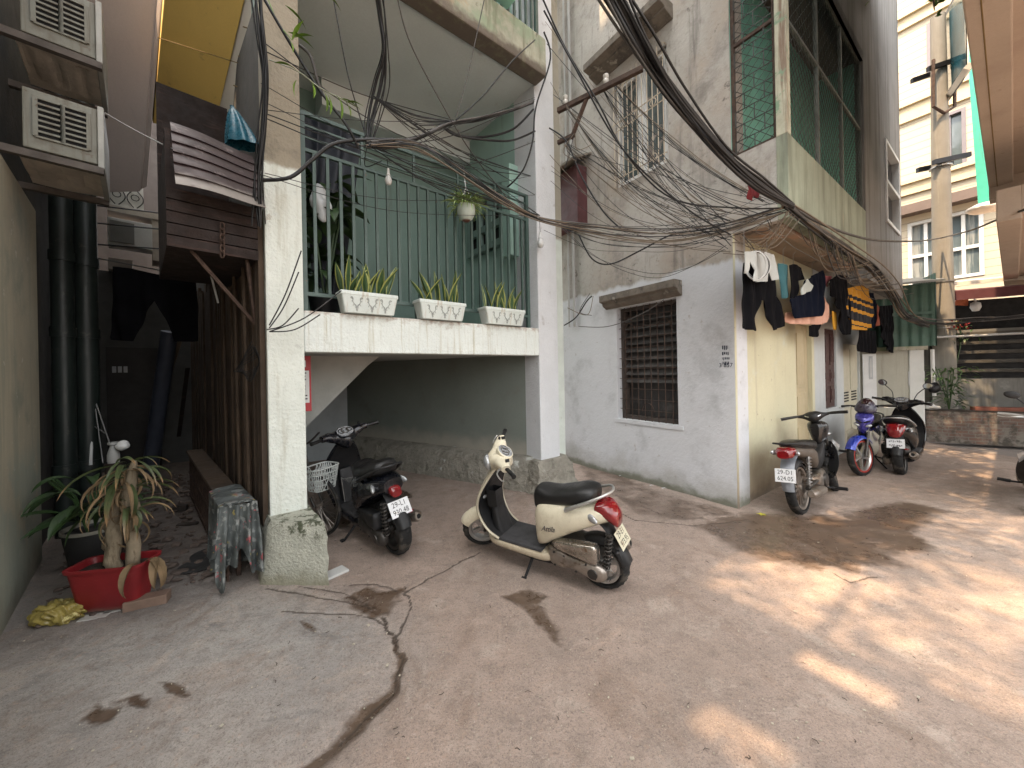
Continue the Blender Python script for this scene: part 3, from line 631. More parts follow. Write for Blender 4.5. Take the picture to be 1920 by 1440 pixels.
br.build('window_bars', M('beige bar paint', (.5, .43, .33), .6, var=.2), w2)
# small white window on the upper wall
a0, a1, z0, z1 = prect(BF, (1659, 268), (1684, 300), (1684, 440), (1659, 415)); fr = MB()
for q in ((a0, a0+.06, z0, z1), (a1-.06, a1, z0, z1), (a0+.06, a1-.06, z0, z0+.06), (a0+.06, a1-.06, z1-.06, z1), (a0+.06, a1-.06, (z0+z1)/2-.03, (z0+z1)/2+.03)): pbox(fr, BF, *q, -.1, .03)
w3 = fr.build('window', m_white_paint, grey, bevel=.005); pbox(MB(), BF, a0+.02, a1-.02, z0+.02, z1-.02, -.09, -.08).build('pane', M('dark glass', (.02, .025, .03), .06, spec=.8), w3)
# pipes on the left face, seen past the pillar
for a, r_ in ((2.62, .022), (2.75, .016)): MB().tube([WL.pt(a, 2.4, .04), WL.pt(a, 11, .04)], r_, 8).build('pipe', M('grey pvc', (.45, .45, .43), .5), grey, smooth=60)
# maroon shutter box with a tin hood by the passage
hood = thing('window_box', 'maroon window box under a tin hood in the passage between the houses', 'window box', WL.pt(2.3, 3.3, .2))
q0, q1 = WL.at(1102, 420), WL.at(1052, 330)
A0, A1 = WL.a(q0[:2]), WL.a(q1[:2])+.3
pbox(MB(), WL, A0, A1, q0.z, q0.z+.95, 0, .22).build('shutter', M('maroon paint', (.10, .035, .038), .6, var=.3), hood, bevel=.006)
mb = MB(); mb.hexa([WL.pt(A0-.12, q0.z+.92, .42), WL.pt(A1+.1, q0.z+.92, .42), WL.pt(A1+.1, q0.z+1.12, 0), WL.pt(A0-.12, q0.z+1.12, 0), WL.pt(A0-.12, q0.z+.95, .42), WL.pt(A1+.1, q0.z+.95, .42), WL.pt(A1+.1, q0.z+1.15, 0), WL.pt(A0-.12, q0.z+1.15, 0)]); mb.build('hood', M('rusty tin', (.25, .22, .18), .7, .3, var=.4, vs=6), hood)
# ================================================================ the alley on the left
S2 = math.sqrt(.5)
def A(o, q, z): return Vector((S2*(o-q), S2*(o+q), z))
def abox(o0, o1, q0, q1, z0, z1, mb=None):
    return (mb or MB()).hexa([A(o0, q0, z0), A(o1, q0, z0), A(o1, q1, z0), A(o0, q1, z0), A(o0, q0, z1), A(o1, q0, z1), A(o1, q1, z1), A(o0, q1, z1)])
def APL(o): return VP(A(o, 0, 0)[:2], (-S2, S2))     # plane along the alley
def AX(q): return VP(A(0, q, 0)[:2], (S2, S2))       # plane across the alley
m_lcream = M('mildewed cream wall', (.57, .53, .40), .85, var=.15, vs=1.2, bump=.25, bs=30, layers=[
    streak((.40, .40, .31), .5, .72, s=1.1, st=(4, 4, .35)), dict(k='noise', s=1.4, lo=.52, hi=.68, c=(.36, .37, .29), d=7), dict(k='noise', s=7, lo=.64, hi=.68, c=(.6, .58, .5), d=8),
    dict(k='z', lo=1.15, hi=.95, s=2.5, amt=.25, c=(.36, .42, .36), amtf=.6, mul=dict(k='noise', s=1.5, lo=.4, hi=.5)), dict(k='z', lo=.35, hi=.0, s=4, amt=.4, c=(.2, .19, .15), amtf=.8)])
m_ldark = M('very dark plaster', (.06, .055, .046), .95, var=.35, vs=3, bump=.4, bs=25, layers=[dict(k='noise', s=2, lo=.5, hi=.7, c=(.05, .048, .045), d=7)])  # near-black base colour with slightly uneven tone
lh = thing('alley_house', 'cream mildewed house wall on the left of the dark alley', 'house', A(-.9, 4, 0))
abox(-1.6, -.65, 1.8, 5.53, -.1, 3.22).build('wall', m_lcream, lh, bevel=.02)
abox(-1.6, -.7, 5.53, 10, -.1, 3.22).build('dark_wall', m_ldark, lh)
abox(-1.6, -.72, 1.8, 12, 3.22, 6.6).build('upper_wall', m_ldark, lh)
m_beige = M('mauve beige overhang render', (.64, .55, .50), .9, var=.06, vs=1, bump=.15, bs=40, layers=[streak((.54, .47, .43), .55, .8, s=1)])
def tilt_panel(pts, vec): return MB().prism([P(*q) for q in pts], vec)
tilt_panel([(110, -60, 4.0), (300, -60, 4.0), (268, 352, 4.9), (262, 360, 4.9), (150, 362, 4.9)], (-1.1, 1.1, 1.0)).build('overhang', m_beige, lh, bevel=.02)
tilt_panel([(300, -60, 3.97), (309, -60, 3.95), (275, 350, 4.85), (267, 354, 4.87)], (-1.1, 1.1, 1.0)).build('overhang_edge', m_beige, lh, bevel=.006)
# window air conditioners sticking out of the upper wall
def louvre_face(mb_fr, mb_dk, o0, o1, q, z0, z1, n):
    abox(o0, o1, q-.001, q+.006, z0, z1, mb_dk)
    om = (o0+o1)/2
    for a, b in ((o0, om), (om, o1)):
        for k in range(n+1):
            z = z0+(z1-z0)*k/n; abox(a, b, q-.012, q+.002, z-.007, z+.007, mb_fr)
        for o in (a, b): abox(o-.012, o+.012, q-.014, q+.002, z0, z1, mb_fr)
def ac_unit(z, label):
    t = thing('air_conditioner', label, 'air conditioner', A(-.45, 4.7, z), group='window air conditioners on the alley wall')
    q0, q1 = 4.3, 5.02; m = M('yellowed enamel', (.27, .275, .23), .5, var=.12, vs=3, layers=[dict(k='noise', s=6, lo=.62, hi=.68, c=(.15, .10, .06), d=8), streak((.18, .16, .12), .5, .7, s=2), dict(k='noise', s=5, lo=.5, hi=.7, c=(.17, .15, .115), d=7)])
    abox(-.56, -.2, q0, q1, z+.012, z+.44).build('casing', m, t, bevel=.008)
    f, d = MB(), MB(); louvre_face(f, d, -.5, -.245, q0-.004, z+.1, z+.38, 7)
    d.build('recess', m_dark, t); f.build('louvre', m, t)
    b = MB(); pan = [[None]*13 for _ in range(13)]
    b.sheet(lambda u, v: A(-.6+.42*u, q0+.03+(q1-q0-.06)*v, z-.004 + .014*(math.sin(u*19) > .2)*(.2 < v < .8) + .006*math.sin(v*9+u*5)), 24, 18, .008)
    b.build('base_pan', M('stained pan metal', (.72, .64, .55), .75, .1, var=.2, vs=6, bump=.3, layers=[dict(k='noise', s=5, lo=.6, hi=.7, c=(.34, .25, .18), d=8)]), t, smooth=40)
    for q in (q0-.02, q1): abox(-.74, -.17, q, q+.05, z-.06, z-.01).build('bracket', M('grey brown angle iron', (.16, .14, .125), .8, .1, var=.4, vs=8), t)
    abox(-.2, -.165, q0-.02, q1+.04, z-.02, z+.46).build('front_bezel', M('dull white plastic', (.5, .5, .46), .5, var=.2, vs=6), t, bevel=.006)
ac_unit(4.12, 'upper of two old louvred window air conditioners on rusty brackets')
ac_unit(3.3, 'lower of two old louvred window air conditioners on rusty brackets')
# drain pipes
for o_, q_, r_, lab in ((-.56, 6.15, .085, 'dark green drain pipe nearest the cream wall'), (-.405, 6.3, .095, 'thicker dark drain pipe just left of the alley floor')):
    t = thing('drain_pipe', lab, 'pipe', A(o_, q_, 0), group='drain pipes in the alley')
    MB().tube([A(o_, q_, -.02), A(o_, q_, 1.5), A(o_, q_, 4.9)], r_, 16).build('pipe', M('dark green pvc', (.02, .028, .025), .45, var=.3, layers=[dict(k='noise', s=8, lo=.6, hi=.66, c=(.05, .05, .043), d=8)]), t, smooth=50)
    for z in (.7, 2.15, 2.95): MB().lathe([(r_+.001, z-.05), (r_+.012, z-.05), (r_+.012, z+.05), (r_+.001, z+.05)], 16, Matrix.Translation(A(o_, q_, 0))).build('pipe_collar', M('dark green pvc', (.045, .06, .052)), t, smooth=50)
# far end of the alley
ea = thing('back_house', 'dark back house with a closed door at the end of the alley', 'house', A(.1, 9.8, 0))
abox(-.9, 1.2, 9.7, 9.9, -.1, 3.55).build('wall', M('dim alley end wall', (.10, .10, .095), .9, var=.2), ea)
dd = abox(-.40, .29, 9.64, 9.7, -.1, 2.2).build('door', M('dark brown door', (.022, .018, .016), .6, var=.3), ea)
db = MB()
for i in range(3): abox(-.33+i*.07, -.28+i*.07, 9.625, 9.639, 1.75, 1.86, db)
db.build('door_light', M('dull window glass', (.35, .36, .38), .3), dd)
abox(-.35, -.05, 9.5, 9.9, 3.55, 3.75).build('ledge', M('pale concrete ledge', (.52, .47, .42), .9, var=.2, bump=.3), ea)
abox(-.9, 1.2, 12.0, 12.3, 2, 9).build('far_wall', M('pinkish far wall', (.13, .11, .105), .9, var=.2), ea)
lg = thing('balcony_ledge', 'pale concrete balcony ledge with a scrolled white grille in the alley', 'ledge', A(.05, 9.2, 4.1))
abox(-.33, .42, 9.0, 9.5, 4.42, 4.52).build('slab', M('pale concrete ledge', (.52, .47, .42), .9), lg)
abox(.2, .42, 9.02, 9.5, 3.7, 4.42).build('pier', M('pale concrete ledge', (.52, .47, .42), .9), lg)
gm = MB(); ag = AX(9.1)
abox(-.32, .1, 9.12, 9.14, 4.55, 4.95, gm)
gr = gm.build('panel', M('white grille backing', (.62, .62, .6), .7), lg)
gm = MB()
for cx in (-.22, 0.0):
    for k in (-1, 1): gm.tube([A(cx+k*(.02+.08*math.sin(i/12*PI)), 9.1, 4.58+.3*i/12) for i in range(13)], .008, 5)
    gm.tube([A(cx+.05*math.cos(i/10*2*PI), 9.1, 4.75+.05*math.sin(i/10*2*PI)) for i in range(10)], .007, 5, closed=True)
gm.build('scrollwork', m_black_metal, lg)
ac = thing('condenser_unit', 'white outdoor condenser unit on the ledge high at the alley end', 'air conditioner', A(-.05, 9.1, 3.85))
abox(-.33, .2, 8.95, 9.25, 3.85, 4.3).build('casing', M('white enamel', (.62, .63, .63), .5), ac, bevel=.01)
abox(-.3, -.02, 8.935, 8.949, 3.9, 4.25).build('grille', M('grey fan grille', (.2, .2, .2), .6), ac)
rk = MB()
for z in (3.83, 4.17, 4.45): rk.tube([A(-.5, 8.85, z-.05), A(.5, 8.8, z+.06)], .012, 6)
tag(rk.build('drying_rack', m_black_metal), 'thin metal rods crossing in front of the condenser unit', 'rack')
# plank wall on the right of the alley
pw = thing('plank_wall', 'wall of dark weathered upright planks along the right of the alley', 'wall', A(.8, 6, 0))
m_plank = M('weathered plank', (.085, .055, .034), .85, var=.4, vs=3, bump=.5, bs=20, layers=[dict(k='noise', s=1, st=(25, 25, 1.2), lo=.5, hi=.7, c=(.045, .032, .024)), dict(k='noise', s=1, st=(30, 30, 1.5), lo=.6, hi=.75, c=(.2, .14, .085))])
rr = random.Random(4); q = 3.72
while q < 9.7:
    w = rr.uniform(.1, .17); d = rr.uniform(-.02, .02); zt = rr.uniform(2.95, 3.2)
    a, b = A(.74+d, q, 0), A(.74+d, q+w-.008, 0)
    mb = MB(); abox(.74+d, .78+d, q, q+w-.008, -.03, zt, mb); mb.build('plank', m_plank, pw, bevel=.004); q += w
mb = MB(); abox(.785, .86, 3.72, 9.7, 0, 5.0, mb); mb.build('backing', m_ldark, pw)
for q_, h_ in ((4.1, 3.0), (4.55, 2.7), (5.3, 2.8)):
    MB().tube([A(.70, q_, 0), A(.69, q_+.05, h_)], .018, 6).build('batten', m_plank, pw)
yh = thing('yellow_overhang', 'ochre yellow overhanging upper storey above the alley', 'overhang', A(.4, 5, 5))
tilt_panel([(313, -60, 3.7), (472, -60, 3.55), (400, 250, 4.5), (287, 231, 4.6)], (-1.1, 1.1, 1.0)).build('box', M('ochre paint', (.78, .55, .16), .75, var=.06, vs=1, bump=.05, layers=[dict(k='noise', s=1.4, lo=.5, hi=.75, c=(.58, .39, .12), d=8), dict(k='noise', s=7, lo=.64, hi=.7, c=(.42, .29, .1), d=8, amtf=.6)]), yh, bevel=.006)
tilt_panel([(296, 70, 4.03), (446, 118, 3.93), (446, 119, 3.93), (296, 71.5, 4.03)], (.004, -.005, 0)).build('joint', M('dark ochre joint', (.2, .13, .04), .9), yh)
pb = thing('board_soffit', 'pale panelled soffit beside the yellow overhang', 'soffit', A(.85, 4.5, 5.4))
tilt_panel([(462, -60, 3.6), (515, -60, 3.4), (470, 215, 4.0), (386, 205, 4.5)], (-.8, .8, .8)).build('backing', M('pale soffit board', (.62, .58, .49), .7, var=.08), pb)
sm = MB()
for k in range(1, 5): y = -60+k*55; sm.tube([P(474-k*9, y, 3.53+k*.12), P(512-k*11, y+12, 3.37+k*.13)], .006, 4)
sm.tube([P(492, -60, 3.46), P(446, 184, 4.08)], .006, 4); sm.build('joint', M('dark ochre joint', (.2, .13, .04), .9), pb)
# corrugated awning and the wooden loft under it
aw = thing('tin_awning', 'maroon corrugated tin awning over the alley mouth', 'awning', A(.5, 3.7, 3.2))
m_tin = M('faded maroon tin', (.05, .028, .026), .5, .35, var=.35, vs=5, layers=[dict(k='z', lo=-.06, hi=-.17, s=6, amt=.14, c=(.24, .21, .185)), dict(k='noise', s=6, lo=.56, hi=.68, c=(.17, .13, .12), d=8)])
MB().sheet(lambda u, v: A(.2+.535*u, 3.9-.4*v+.03*math.cos(v*2*PI*5.5)*.8, 3.62-.60*v+.03*math.cos(v*2*PI*5.5)*.8-.05*u*(1-v)+.012*math.sin(u*5)), 10, 66, .003).build('tin_sheet', m_tin, aw, smooth=70)
lf = thing('wooden_loft', 'dark wooden storage box braced under the tin awning', 'storage box', A(.5, 4.2, 2.9))
m_dwood = M('dark old wood', (.028, .017, .014), .85, var=.4, vs=6, bump=.4, layers=[dict(k='noise', s=1, st=(2, 2, 22), lo=.55, hi=.7, c=(.06, .033, .026))])
for k in range(5): abox(.16, .73, 3.72+k*.002, 3.75+k*.002, 2.62+k*.09, 2.7+k*.09).build('board', m_dwood, lf)
abox(.16, .73, 3.76, 5.1, 2.64, 2.67).build('floor_board', m_dwood, lf); abox(.16, .19, 3.76, 5.1, 2.68, 3.5).build('side_board', m_dwood, lf); abox(.16, .73, 5.1, 5.13, 2.64, 4.6).build('back_board', m_dwood, lf)
for o_ in (.3, .66): MB().tube([A(o_, 3.8, 2.63), A(.73, 3.9, 2.1)], .016, 6).build('brace', m_rust, lf)
bb = thing('plastic_bag', 'blue plastic bag stuffed on top of the tin awning', 'bag', A(.55, 3.95, 3.7))
mb = MB(); c_ = P(446, 240, 3.35); mb.sheet(lambda u, v: c_ + Vector((math.cos(u*2*PI), .7*math.sin(u*2*PI), 0))*(.018+.125*max(0, v-.06)**.75*(1+.10*math.sin(u*44+v*3)+.08*math.sin(u*13))) + Vector((.10*(v-.5), 0, .2-.36*v)), 66, 16, 0); mb.build('bag', M('blue polythene', (.02, .13, .19), .3, var=.4, vs=18, spec=.7, layers=[dict(k='noise', s=1, st=(40, 40, 3), lo=.6, hi=.7, c=(.2, .35, .4))]), bb, smooth=50)
# ================================================================ the far end of the lane
FW = VP((8.6, 7.8), (-.87, .5)); FW.n = FW.n if FW.n.y < 0 else -FW.n
fw = thing('boundary_wall', 'low grey yard wall with a pale end pier beyond the parked scooters', 'wall', FW.pt(1, 0))
m_fw = M('damp grey wall paint', (.44, .43, .36), .85, var=.12, vs=1.2, bump=.25, bs=25, layers=[streak((.3, .28, .23), .5, .72), dict(k='z', lo=.7, hi=.1, s=3, amt=.6, c=(.27, .25, .2), amtf=.8), dict(k='z', lo=1.8, hi=1.95, s=5, amt=.1, c=(.25, .24, .2), amtf=.8)])
pbox(MB(), FW, .22, 3.2, 0, 1.92, -.2, 0).build('wall', m_fw, fw); pbox(MB(), FW, 0, .22, 0, 1.92, -.2, .03).build('pier', M('pale pier paint', (.62, .63, .6), .8, var=.08, layers=[streak((.4, .38, .33), .55, .75)]), fw, bevel=.01)
pbox(MB(), FW, -.05, 3.2, 1.92, 2.0, -.25, .06).build('coping', m_moss, fw)
a0, a1, z0, z1 = prect(FW, (1703, 698), (1733, 695), (1733, 722), (1703, 724))
ms = thing('wall_sign', 'small rust stained white notice plate on the grey yard wall', 'sign', FW.pt((a0+a1)/2, z0))
pbox(MB(), FW, a0, a1, z0, z1, .002, .02).build('plate', M('stained plate', (.6, .61, .62), .5, layers=[dict(k='noise', s=12, lo=.6, hi=.66, c=(.35, .25, .2), d=6)]), ms)
wr = MB(); rr = random.Random(2)
for k in range(4):
    a = a0+.04
    while a < a1-.05: w = rr.uniform(.012, .03); pbox(wr, FW, a, a+w, z0+.05+k*.055, z0+.075+k*.055, .021, .0225); a += w+.012
wr.build('lettering', M('faded ink', (.13, .13, .2), .7), ms)
# shed on the yard wall
sh = thing('green_shed', 'dark green corrugated shed with a tin roof above the yard wall', 'shed', FW.pt(1.2, 2.0))
m_shed = M('dark green sheet', (.035, .085, .06), .5, .2, var=.25, layers=[streak((.05, .06, .04), .55, .7)])
def corr(pl, a0, a1, z0, z1, k, nw=22, amp=.012):
    return MB().sheet(lambda u, v: pl.pt(a0+(a1-a0)*u, z0+(z1-z0)*v, k+amp*math.sin(u*2*PI*nw)), nw*6, 1, .004)
corr(FW, -.18, 3.2, 2.0, 3.3, .02).build('front_sheet', m_shed, sh, smooth=60)
SD = VP(FW.pt(-.19, 0, .0)[:2], (FW.n.x, FW.n.y)); MB().sheet(lambda u, v: FW.pt(-.19, 2.0+v*1.5, .04-1.1*u) + Vector((.012*math.sin(u*60), 0, 0)), 60, 1, .004).build('side_sheet', m_shed, sh, smooth=60)
pbox(MB(), FW, -.15, 3.2, 2.66, 2.72, -.05, .06).build('rail', m_shed, sh)
mb = MB(); mb.hexa([FW.pt(-.3, 3.3, .15), FW.pt(3.2, 3.3, .15), FW.pt(3.2, 3.6, -1.2), FW.pt(-.3, 3.6, -1.2), FW.pt(-.3, 3.34, .15), FW.pt(3.2, 3.34, .15), FW.pt(3.2, 3.64, -1.2), FW.pt(-.3, 3.64, -1.2)]); mb.build('roof', M('dull tin roof', (.25, .26, .25), .5, .5, var=.2), sh)
# planter
pl_ = thing('brick_planter', 'old brick planter wall below the utility pole', 'planter', FW.pt(-.8, 0))
t = NT('old bricks'); mp = t.n('ShaderNodeTexBrick'); mp.inputs['Scale'].default_value = 1; mp.inputs['Brick Width'].default_value = .21; mp.inputs['Row Height'].default_value = .068; mp.inputs['Mortar Size'].default_value = .008
cx_ = t.n('ShaderNodeCombineXYZ'); q_ = t.xyz(); t.l(t.math('SUBTRACT', q_[0], t.math('MULTIPLY', q_[1], .57)), cx_.inputs[0]); t.l(q_[2], cx_.inputs[1]); t.l(cx_.outputs[0], mp.inputs['Vector'])
mp.inputs['Color1'].default_value = (.13, .075, .056, 1); mp.inputs['Color2'].default_value = (.10, .07, .058, 1); mp.inputs['Mortar'].default_value = (.13, .118, .10, 1)
cc = t.mix(t.rng(t.noise(3, 7, .7), .42, .62), mp.outputs['Color'], (.16, .142, .12)); cc = t.mix(t.rng(t.noise(5, 7, .7), .48, .62), cc, (.06, .052, .042)); t.l(cc, t.b.inputs['Base Color']); t.b.inputs['Roughness'].default_value = .95
t.bump(t.math('ADD', mp.outputs['Fac'], t.noise(30, 4)), .5, .01)
pbox(MB(), FW, -2.6, -.02, 0, .64, -.35, 0).build('wall', t.m, pl_, bevel=.015)
pbox(MB(), FW, -2.55, -.05, .64, .67, -.3, -.05).build('soil', M('damp soil', (.05, .038, .028), .95, var=.4, bump=.6, bs=20), pl_)
tt = thing('terracotta_trough', 'long terracotta trough resting on the brick planter', 'planter', FW.pt(-1.4, .67, -.2))
mb = MB(); pbox(mb, FW, -2.3, -.75, .66, .74, -.3, -.1); mb.build('trough', M('terracotta', (.17, .055, .032), .8, var=.2), tt, bevel=.02)
yw = thing('yard_building', 'low grey yard building with black slatted vents behind the planter', 'building', FW.pt(-1, 0, -.9))
YW = FW.off(-.95); pbox(MB(), YW, -3.2, -.2, 0, 2.35, -.3, 0).build('wall', M('grey streaked yard wall', (.15, .148, .135), .9, var=.25, vs=1.2, layers=[streak((.08, .077, .068), .5, .7), dict(k='noise', s=2, lo=.55, hi=.7, c=(.23, .225, .21))]), yw)
for k in range(5): pbox(MB(), YW, -1.9, -.72, 1.30+k*.2, 1.42+k*.2, .0, .012).build('vent', m_dark, yw); pbox(MB(), YW, -1.9, -.72, 1.43+k*.2, 1.49+k*.2, .012, .08).build('vent_slat', m_ldark, yw)
pbox(MB(), YW, -3.2, -.72, 2.35, 3.05, -2.4, -.6).build('opening_shade_block', m_dark, yw)  # solid near-black block standing in for the shaded gap
mb = MB(); mb.hexa([YW.pt(-3.2, 3.0, .1), YW.pt(-.75, 3.0, .1), YW.pt(-.75, 3.2, -.5), YW.pt(-3.2, 3.2, -.5), YW.pt(-3.2, 3.2, .1), YW.pt(-.75, 3.2, .1), YW.pt(-.75, 3.3, -.5), YW.pt(-3.2, 3.3, -.5)]); mb.build('awning', M('maroon canvas', (.075, .018, .022), .8, var=.15), yw)
mb = MB(); mb.hexa([YW.pt(-3.2, 3.42, -.6), YW.pt(-.75, 3.42, -.6), YW.pt(-.75, 3.75, -2.6), YW.pt(-3.2, 3.75, -2.6), YW.pt(-3.2, 3.5, -.6), YW.pt(-.75, 3.5, -.6), YW.pt(-.75, 3.83, -2.6), YW.pt(-3.2, 3.83, -2.6)]); mb.build('roof', M('beige sheet roof', (.55, .5, .42), .7, var=.1), yw)
rl = thing('pipe_rail', 'pale horizontal pipe rail crossing in front of the slatted vents', 'rail', P(1830, 700, 7.7)); MB().tube([P(1742, 633, 7.9), P(1835, 629, 7.6), P(1930, 624, 7.2)], .022, 8).build('pipe', M('pale grey pipe', (.42, .42, .41), .5), rl, smooth=60)
# pole
pp = P(1771, 690, 8.15); pole = thing('utility_pole', 'tall round concrete utility pole rising behind the brick planter', 'pole', (pp.x, pp.y, 0))
MB().lathe([(.19, 0), (.165, 3), (.14, 6), (.115, 9.2)], 20, Matrix.Translation((pp.x, pp.y, 0))).build('shaft', M('pole concrete', (.21, .198, .172), .9, var=.12, vs=3, bump=.2, layers=[streak((.25, .235, .2), .5, .72)]), pole, smooth=50)
for (x0, y0), (x1, y1) in (((1753, 303), (1822, 288)), ((1742, 128), (1800, 108))):
    p0, p1 = P(x0, y0, 8.02), P(x1, y1, 7.95); mb = MB(); dv = (p1-p0).normalized(); up = Vector((0, 0, 1))
    for k in (0, .32): mb.hexa([p0+Vector((0, k, -.05)), p1+Vector((0, k, -.05)), p1+Vector((0, k+.06, -.05)), p0+Vector((0, k+.06, -.05)), p0+Vector((0, k, .05)), p1+Vector((0, k, .05)), p1+Vector((0, k+.06, .05)), p0+Vector((0, k+.06, .05))])
    mb.build('crossarm', m_black_metal, pole)
for x in (1750, 1790): MB().tube([P(x, 112, 8.0), P(x, 200, 8.0), P(1770, 212, 8.0)], .03, 6).build('brace', m_rust, pole)
for z in (2.4, 3.4, 5.9): MB().lathe([(.172, z-.012), (.178, z-.012), (.178, z+.012), (.172, z+.012)], 20, Matrix.Translation((pp.x, pp.y, 0))).build('band', m_grey_metal, pole)
lp = thing('wall_lamp', 'white swan neck lamp beside the utility pole', 'lamp', P(1790, 620, 8.3))
MB().tube([P(1787, 610, 8.3), P(1787, 570, 8.3), P(1793, 556, 8.3), P(1812, 553, 8.25), P(1826, 557, 8.2), P(1829, 566, 8.2)], .017, 8).build('arm', m_white_paint, lp, smooth=60)
c = P(1829, 566, 8.2); MB().lathe([(.03, 0), (.075, -.03), (.085, -.12), (.05, -.2), (.0, -.21)], 16, Matrix.Translation(c)).build('lamp_shade', M('milky lamp glass', (.6, .62, .62), .3), lp, smooth=60)
og = thing('hanging_board', 'small orange board hanging under the yard roof', 'sign', P(1801, 572, 8.3)); q = [P(1788, 560, 8.35), P(1816, 561, 8.3), P(1815, 573, 8.3), P(1788, 572, 8.35)]; MB().prism(q, (0, .03, 0)).build('board', M('orange board', (.42, .10, .03), .6, var=.3, vs=12), og)
# cream clad building
CP = P(1760, 300, 12.2); CB = VP(CP[:2], DL); CB.n = CB.n if CB.n.x < 0 else -CB.n
cb = thing('cream_building', 'tall cream clad building in full sun beyond the pole', 'building', CB.pt(0, 0))
cw1 = prect(CB, (1738, 45), (1768, 32), (1768, 128), (1738, 150)); cw2 = prect(CB, (1747, 222), (1812, 202), (1812, 322), (1750, 338)); cw3 = prect(CB, (1700, 420), (1845, 388), (1845, 520), (1706, 530))
t = NT('cream cladding'); z_ = t.xyz()[2]; wv = t.math('FRACT', t.math('MULTIPLY', z_, 4.2), 0); ln = t.rng(wv, 0, .14, 1, 0)
t.l(t.mix(t.math('MULTIPLY', ln, .85), t.mix(t.rng(t.noise(.6, 4), .3, .7), (.40, .345, .255), (.37, .32, .235)), (.12, .09, .065)), t.b.inputs['Base Color']); t.b.inputs['Roughness'].default_value = .7; t.bump(wv, .6, .03)
holes_wall(MB(), CB, -6, 8, 0, 15, [cw1, cw2, cw3], .3).build('wall', t.m, cb)
m_ctrim = M('cream trim', (.40, .33, .21), .7, var=.05)
for x, y, h in ((1700, 45, .35), (1705, 215, .5), (1710, 355, .35)):
    z = CB.at(x, y).z; k = .16
    pbox(MB(), CB, -6, 8, z-h/2, z+h/2, 0, .1).build('moulding', m_ctrim, cb); pbox(MB(), CB, -6, 8, z+h/2, z+h/2+.12, .001, .2).build('moulding', m_ctrim, cb)
z = CB.at(1705, 400).z; pbox(MB(), CB, -6, 8, z-.12, z+.18, 0, .45).build('fascia', M('brown fascia', (.085, .058, .045), .6), cb)
for (a0, a1, z0, z1), nv in ((cw1, 2), (cw2, 2), (cw3, 4)):
    fr = MB(); w = .09
    for q in ((a0, a0+w, z0, z1), (a1-w, a1, z0, z1), (a0+w, a1-w, z0, z0+w), (a0+w, a1-w, z1-w, z1)): pbox(fr, CB, *q, -.15, .03)
    for i in range(1, nv): a = a0+(a1-a0)*i/nv; pbox(fr, CB, a-.04, a+.04, z0+w, z1-w, -.14, -.02)
    if nv == 4: pbox(fr, CB, a0+w, a1-w, z0+(z1-z0)*.45-.05, z0+(z1-z0)*.45+.05, -.139, -.03)
    f = fr.build('window', M('grey violet frame', (.12, .105, .115), .5) if nv == 2 else M('pale frame', (.5, .5, .48), .5), cb)
    pbox(MB(), CB, a0+.02, a1-.02, z0+.02, z1-.02, -.13, -.12).build('pane', M('sky reflecting glass', (.09, .115, .125), .12, spec=1., var=.3, vs=.7, layers=[streak((.22, .23, .22), .5, .6, s=1, st=(3, 3, .2))]), f)
# turquoise house with its bay window
tp = P(1825, 300, 8.6); TQ = VP(tp[:2], DL); TQ.n = TQ.n if TQ.n.x < 0 else -TQ.n
th = thing('turquoise_house', 'narrow turquoise house end with a dark glazed bay beside the pole', 'house', TQ.pt(0, 0))
a0 = TQ.a(TQ.at(1822, 250)[:2]); z0 = TQ.at(1840, 383).z
mb = MB(); mb.prism([TQ.at(1817, 150), TQ.at(1834, 384), TQ.at(1862, 378), TQ.at(1880, 20), TQ.at(1817, 20)], Vector((TQ.n.x, TQ.n.y, 0))*-.6); mb.build('wall', M('bright turquoise paint', (.035, .34, .25), .7, var=.1, layers=[streak((.04, .22, .17), .55, .7)]), th)
mb = MB(); mb.blob((0, 0, 0), 1, 3, .2, (.32, .2, .13)); mb.xf(Matrix.Translation(TQ.at(1850, 390))); mb.build('bracket', M('broken plaster', (.55, .48, .40), .9, bump=.5, bs=15), th, smooth=60)
bp = [P(1767, 32, 8.4), P(1812, -60, 7.0), P(1816, 128, 7.0), P(1772, 188, 8.4)]
MB().prism([p+Vector((.08, .08, 0)) for p in bp], (.25, .3, 0)).build('bay_window', M('dark bay frame', (.05, .05, .055), .5), th)
MB().prism([bp[0].lerp(bp[2], .07), bp[1].lerp(bp[3], .07), bp[2].lerp(bp[0], .07), bp[3].lerp(bp[1], .07)], (.04, .05, 0)).build('bay_pane', M('blue green glass', (.03, .13, .17), .1, spec=1., var=.6, vs=1.2), th)
MB().tube([bp[3]+Vector((-.05, -.05, -.05)), bp[2]+Vector((-.05, -.05, .0))], .07, 4).build('bay_sill', M('pale sill', (.55, .52, .46), .6), th)
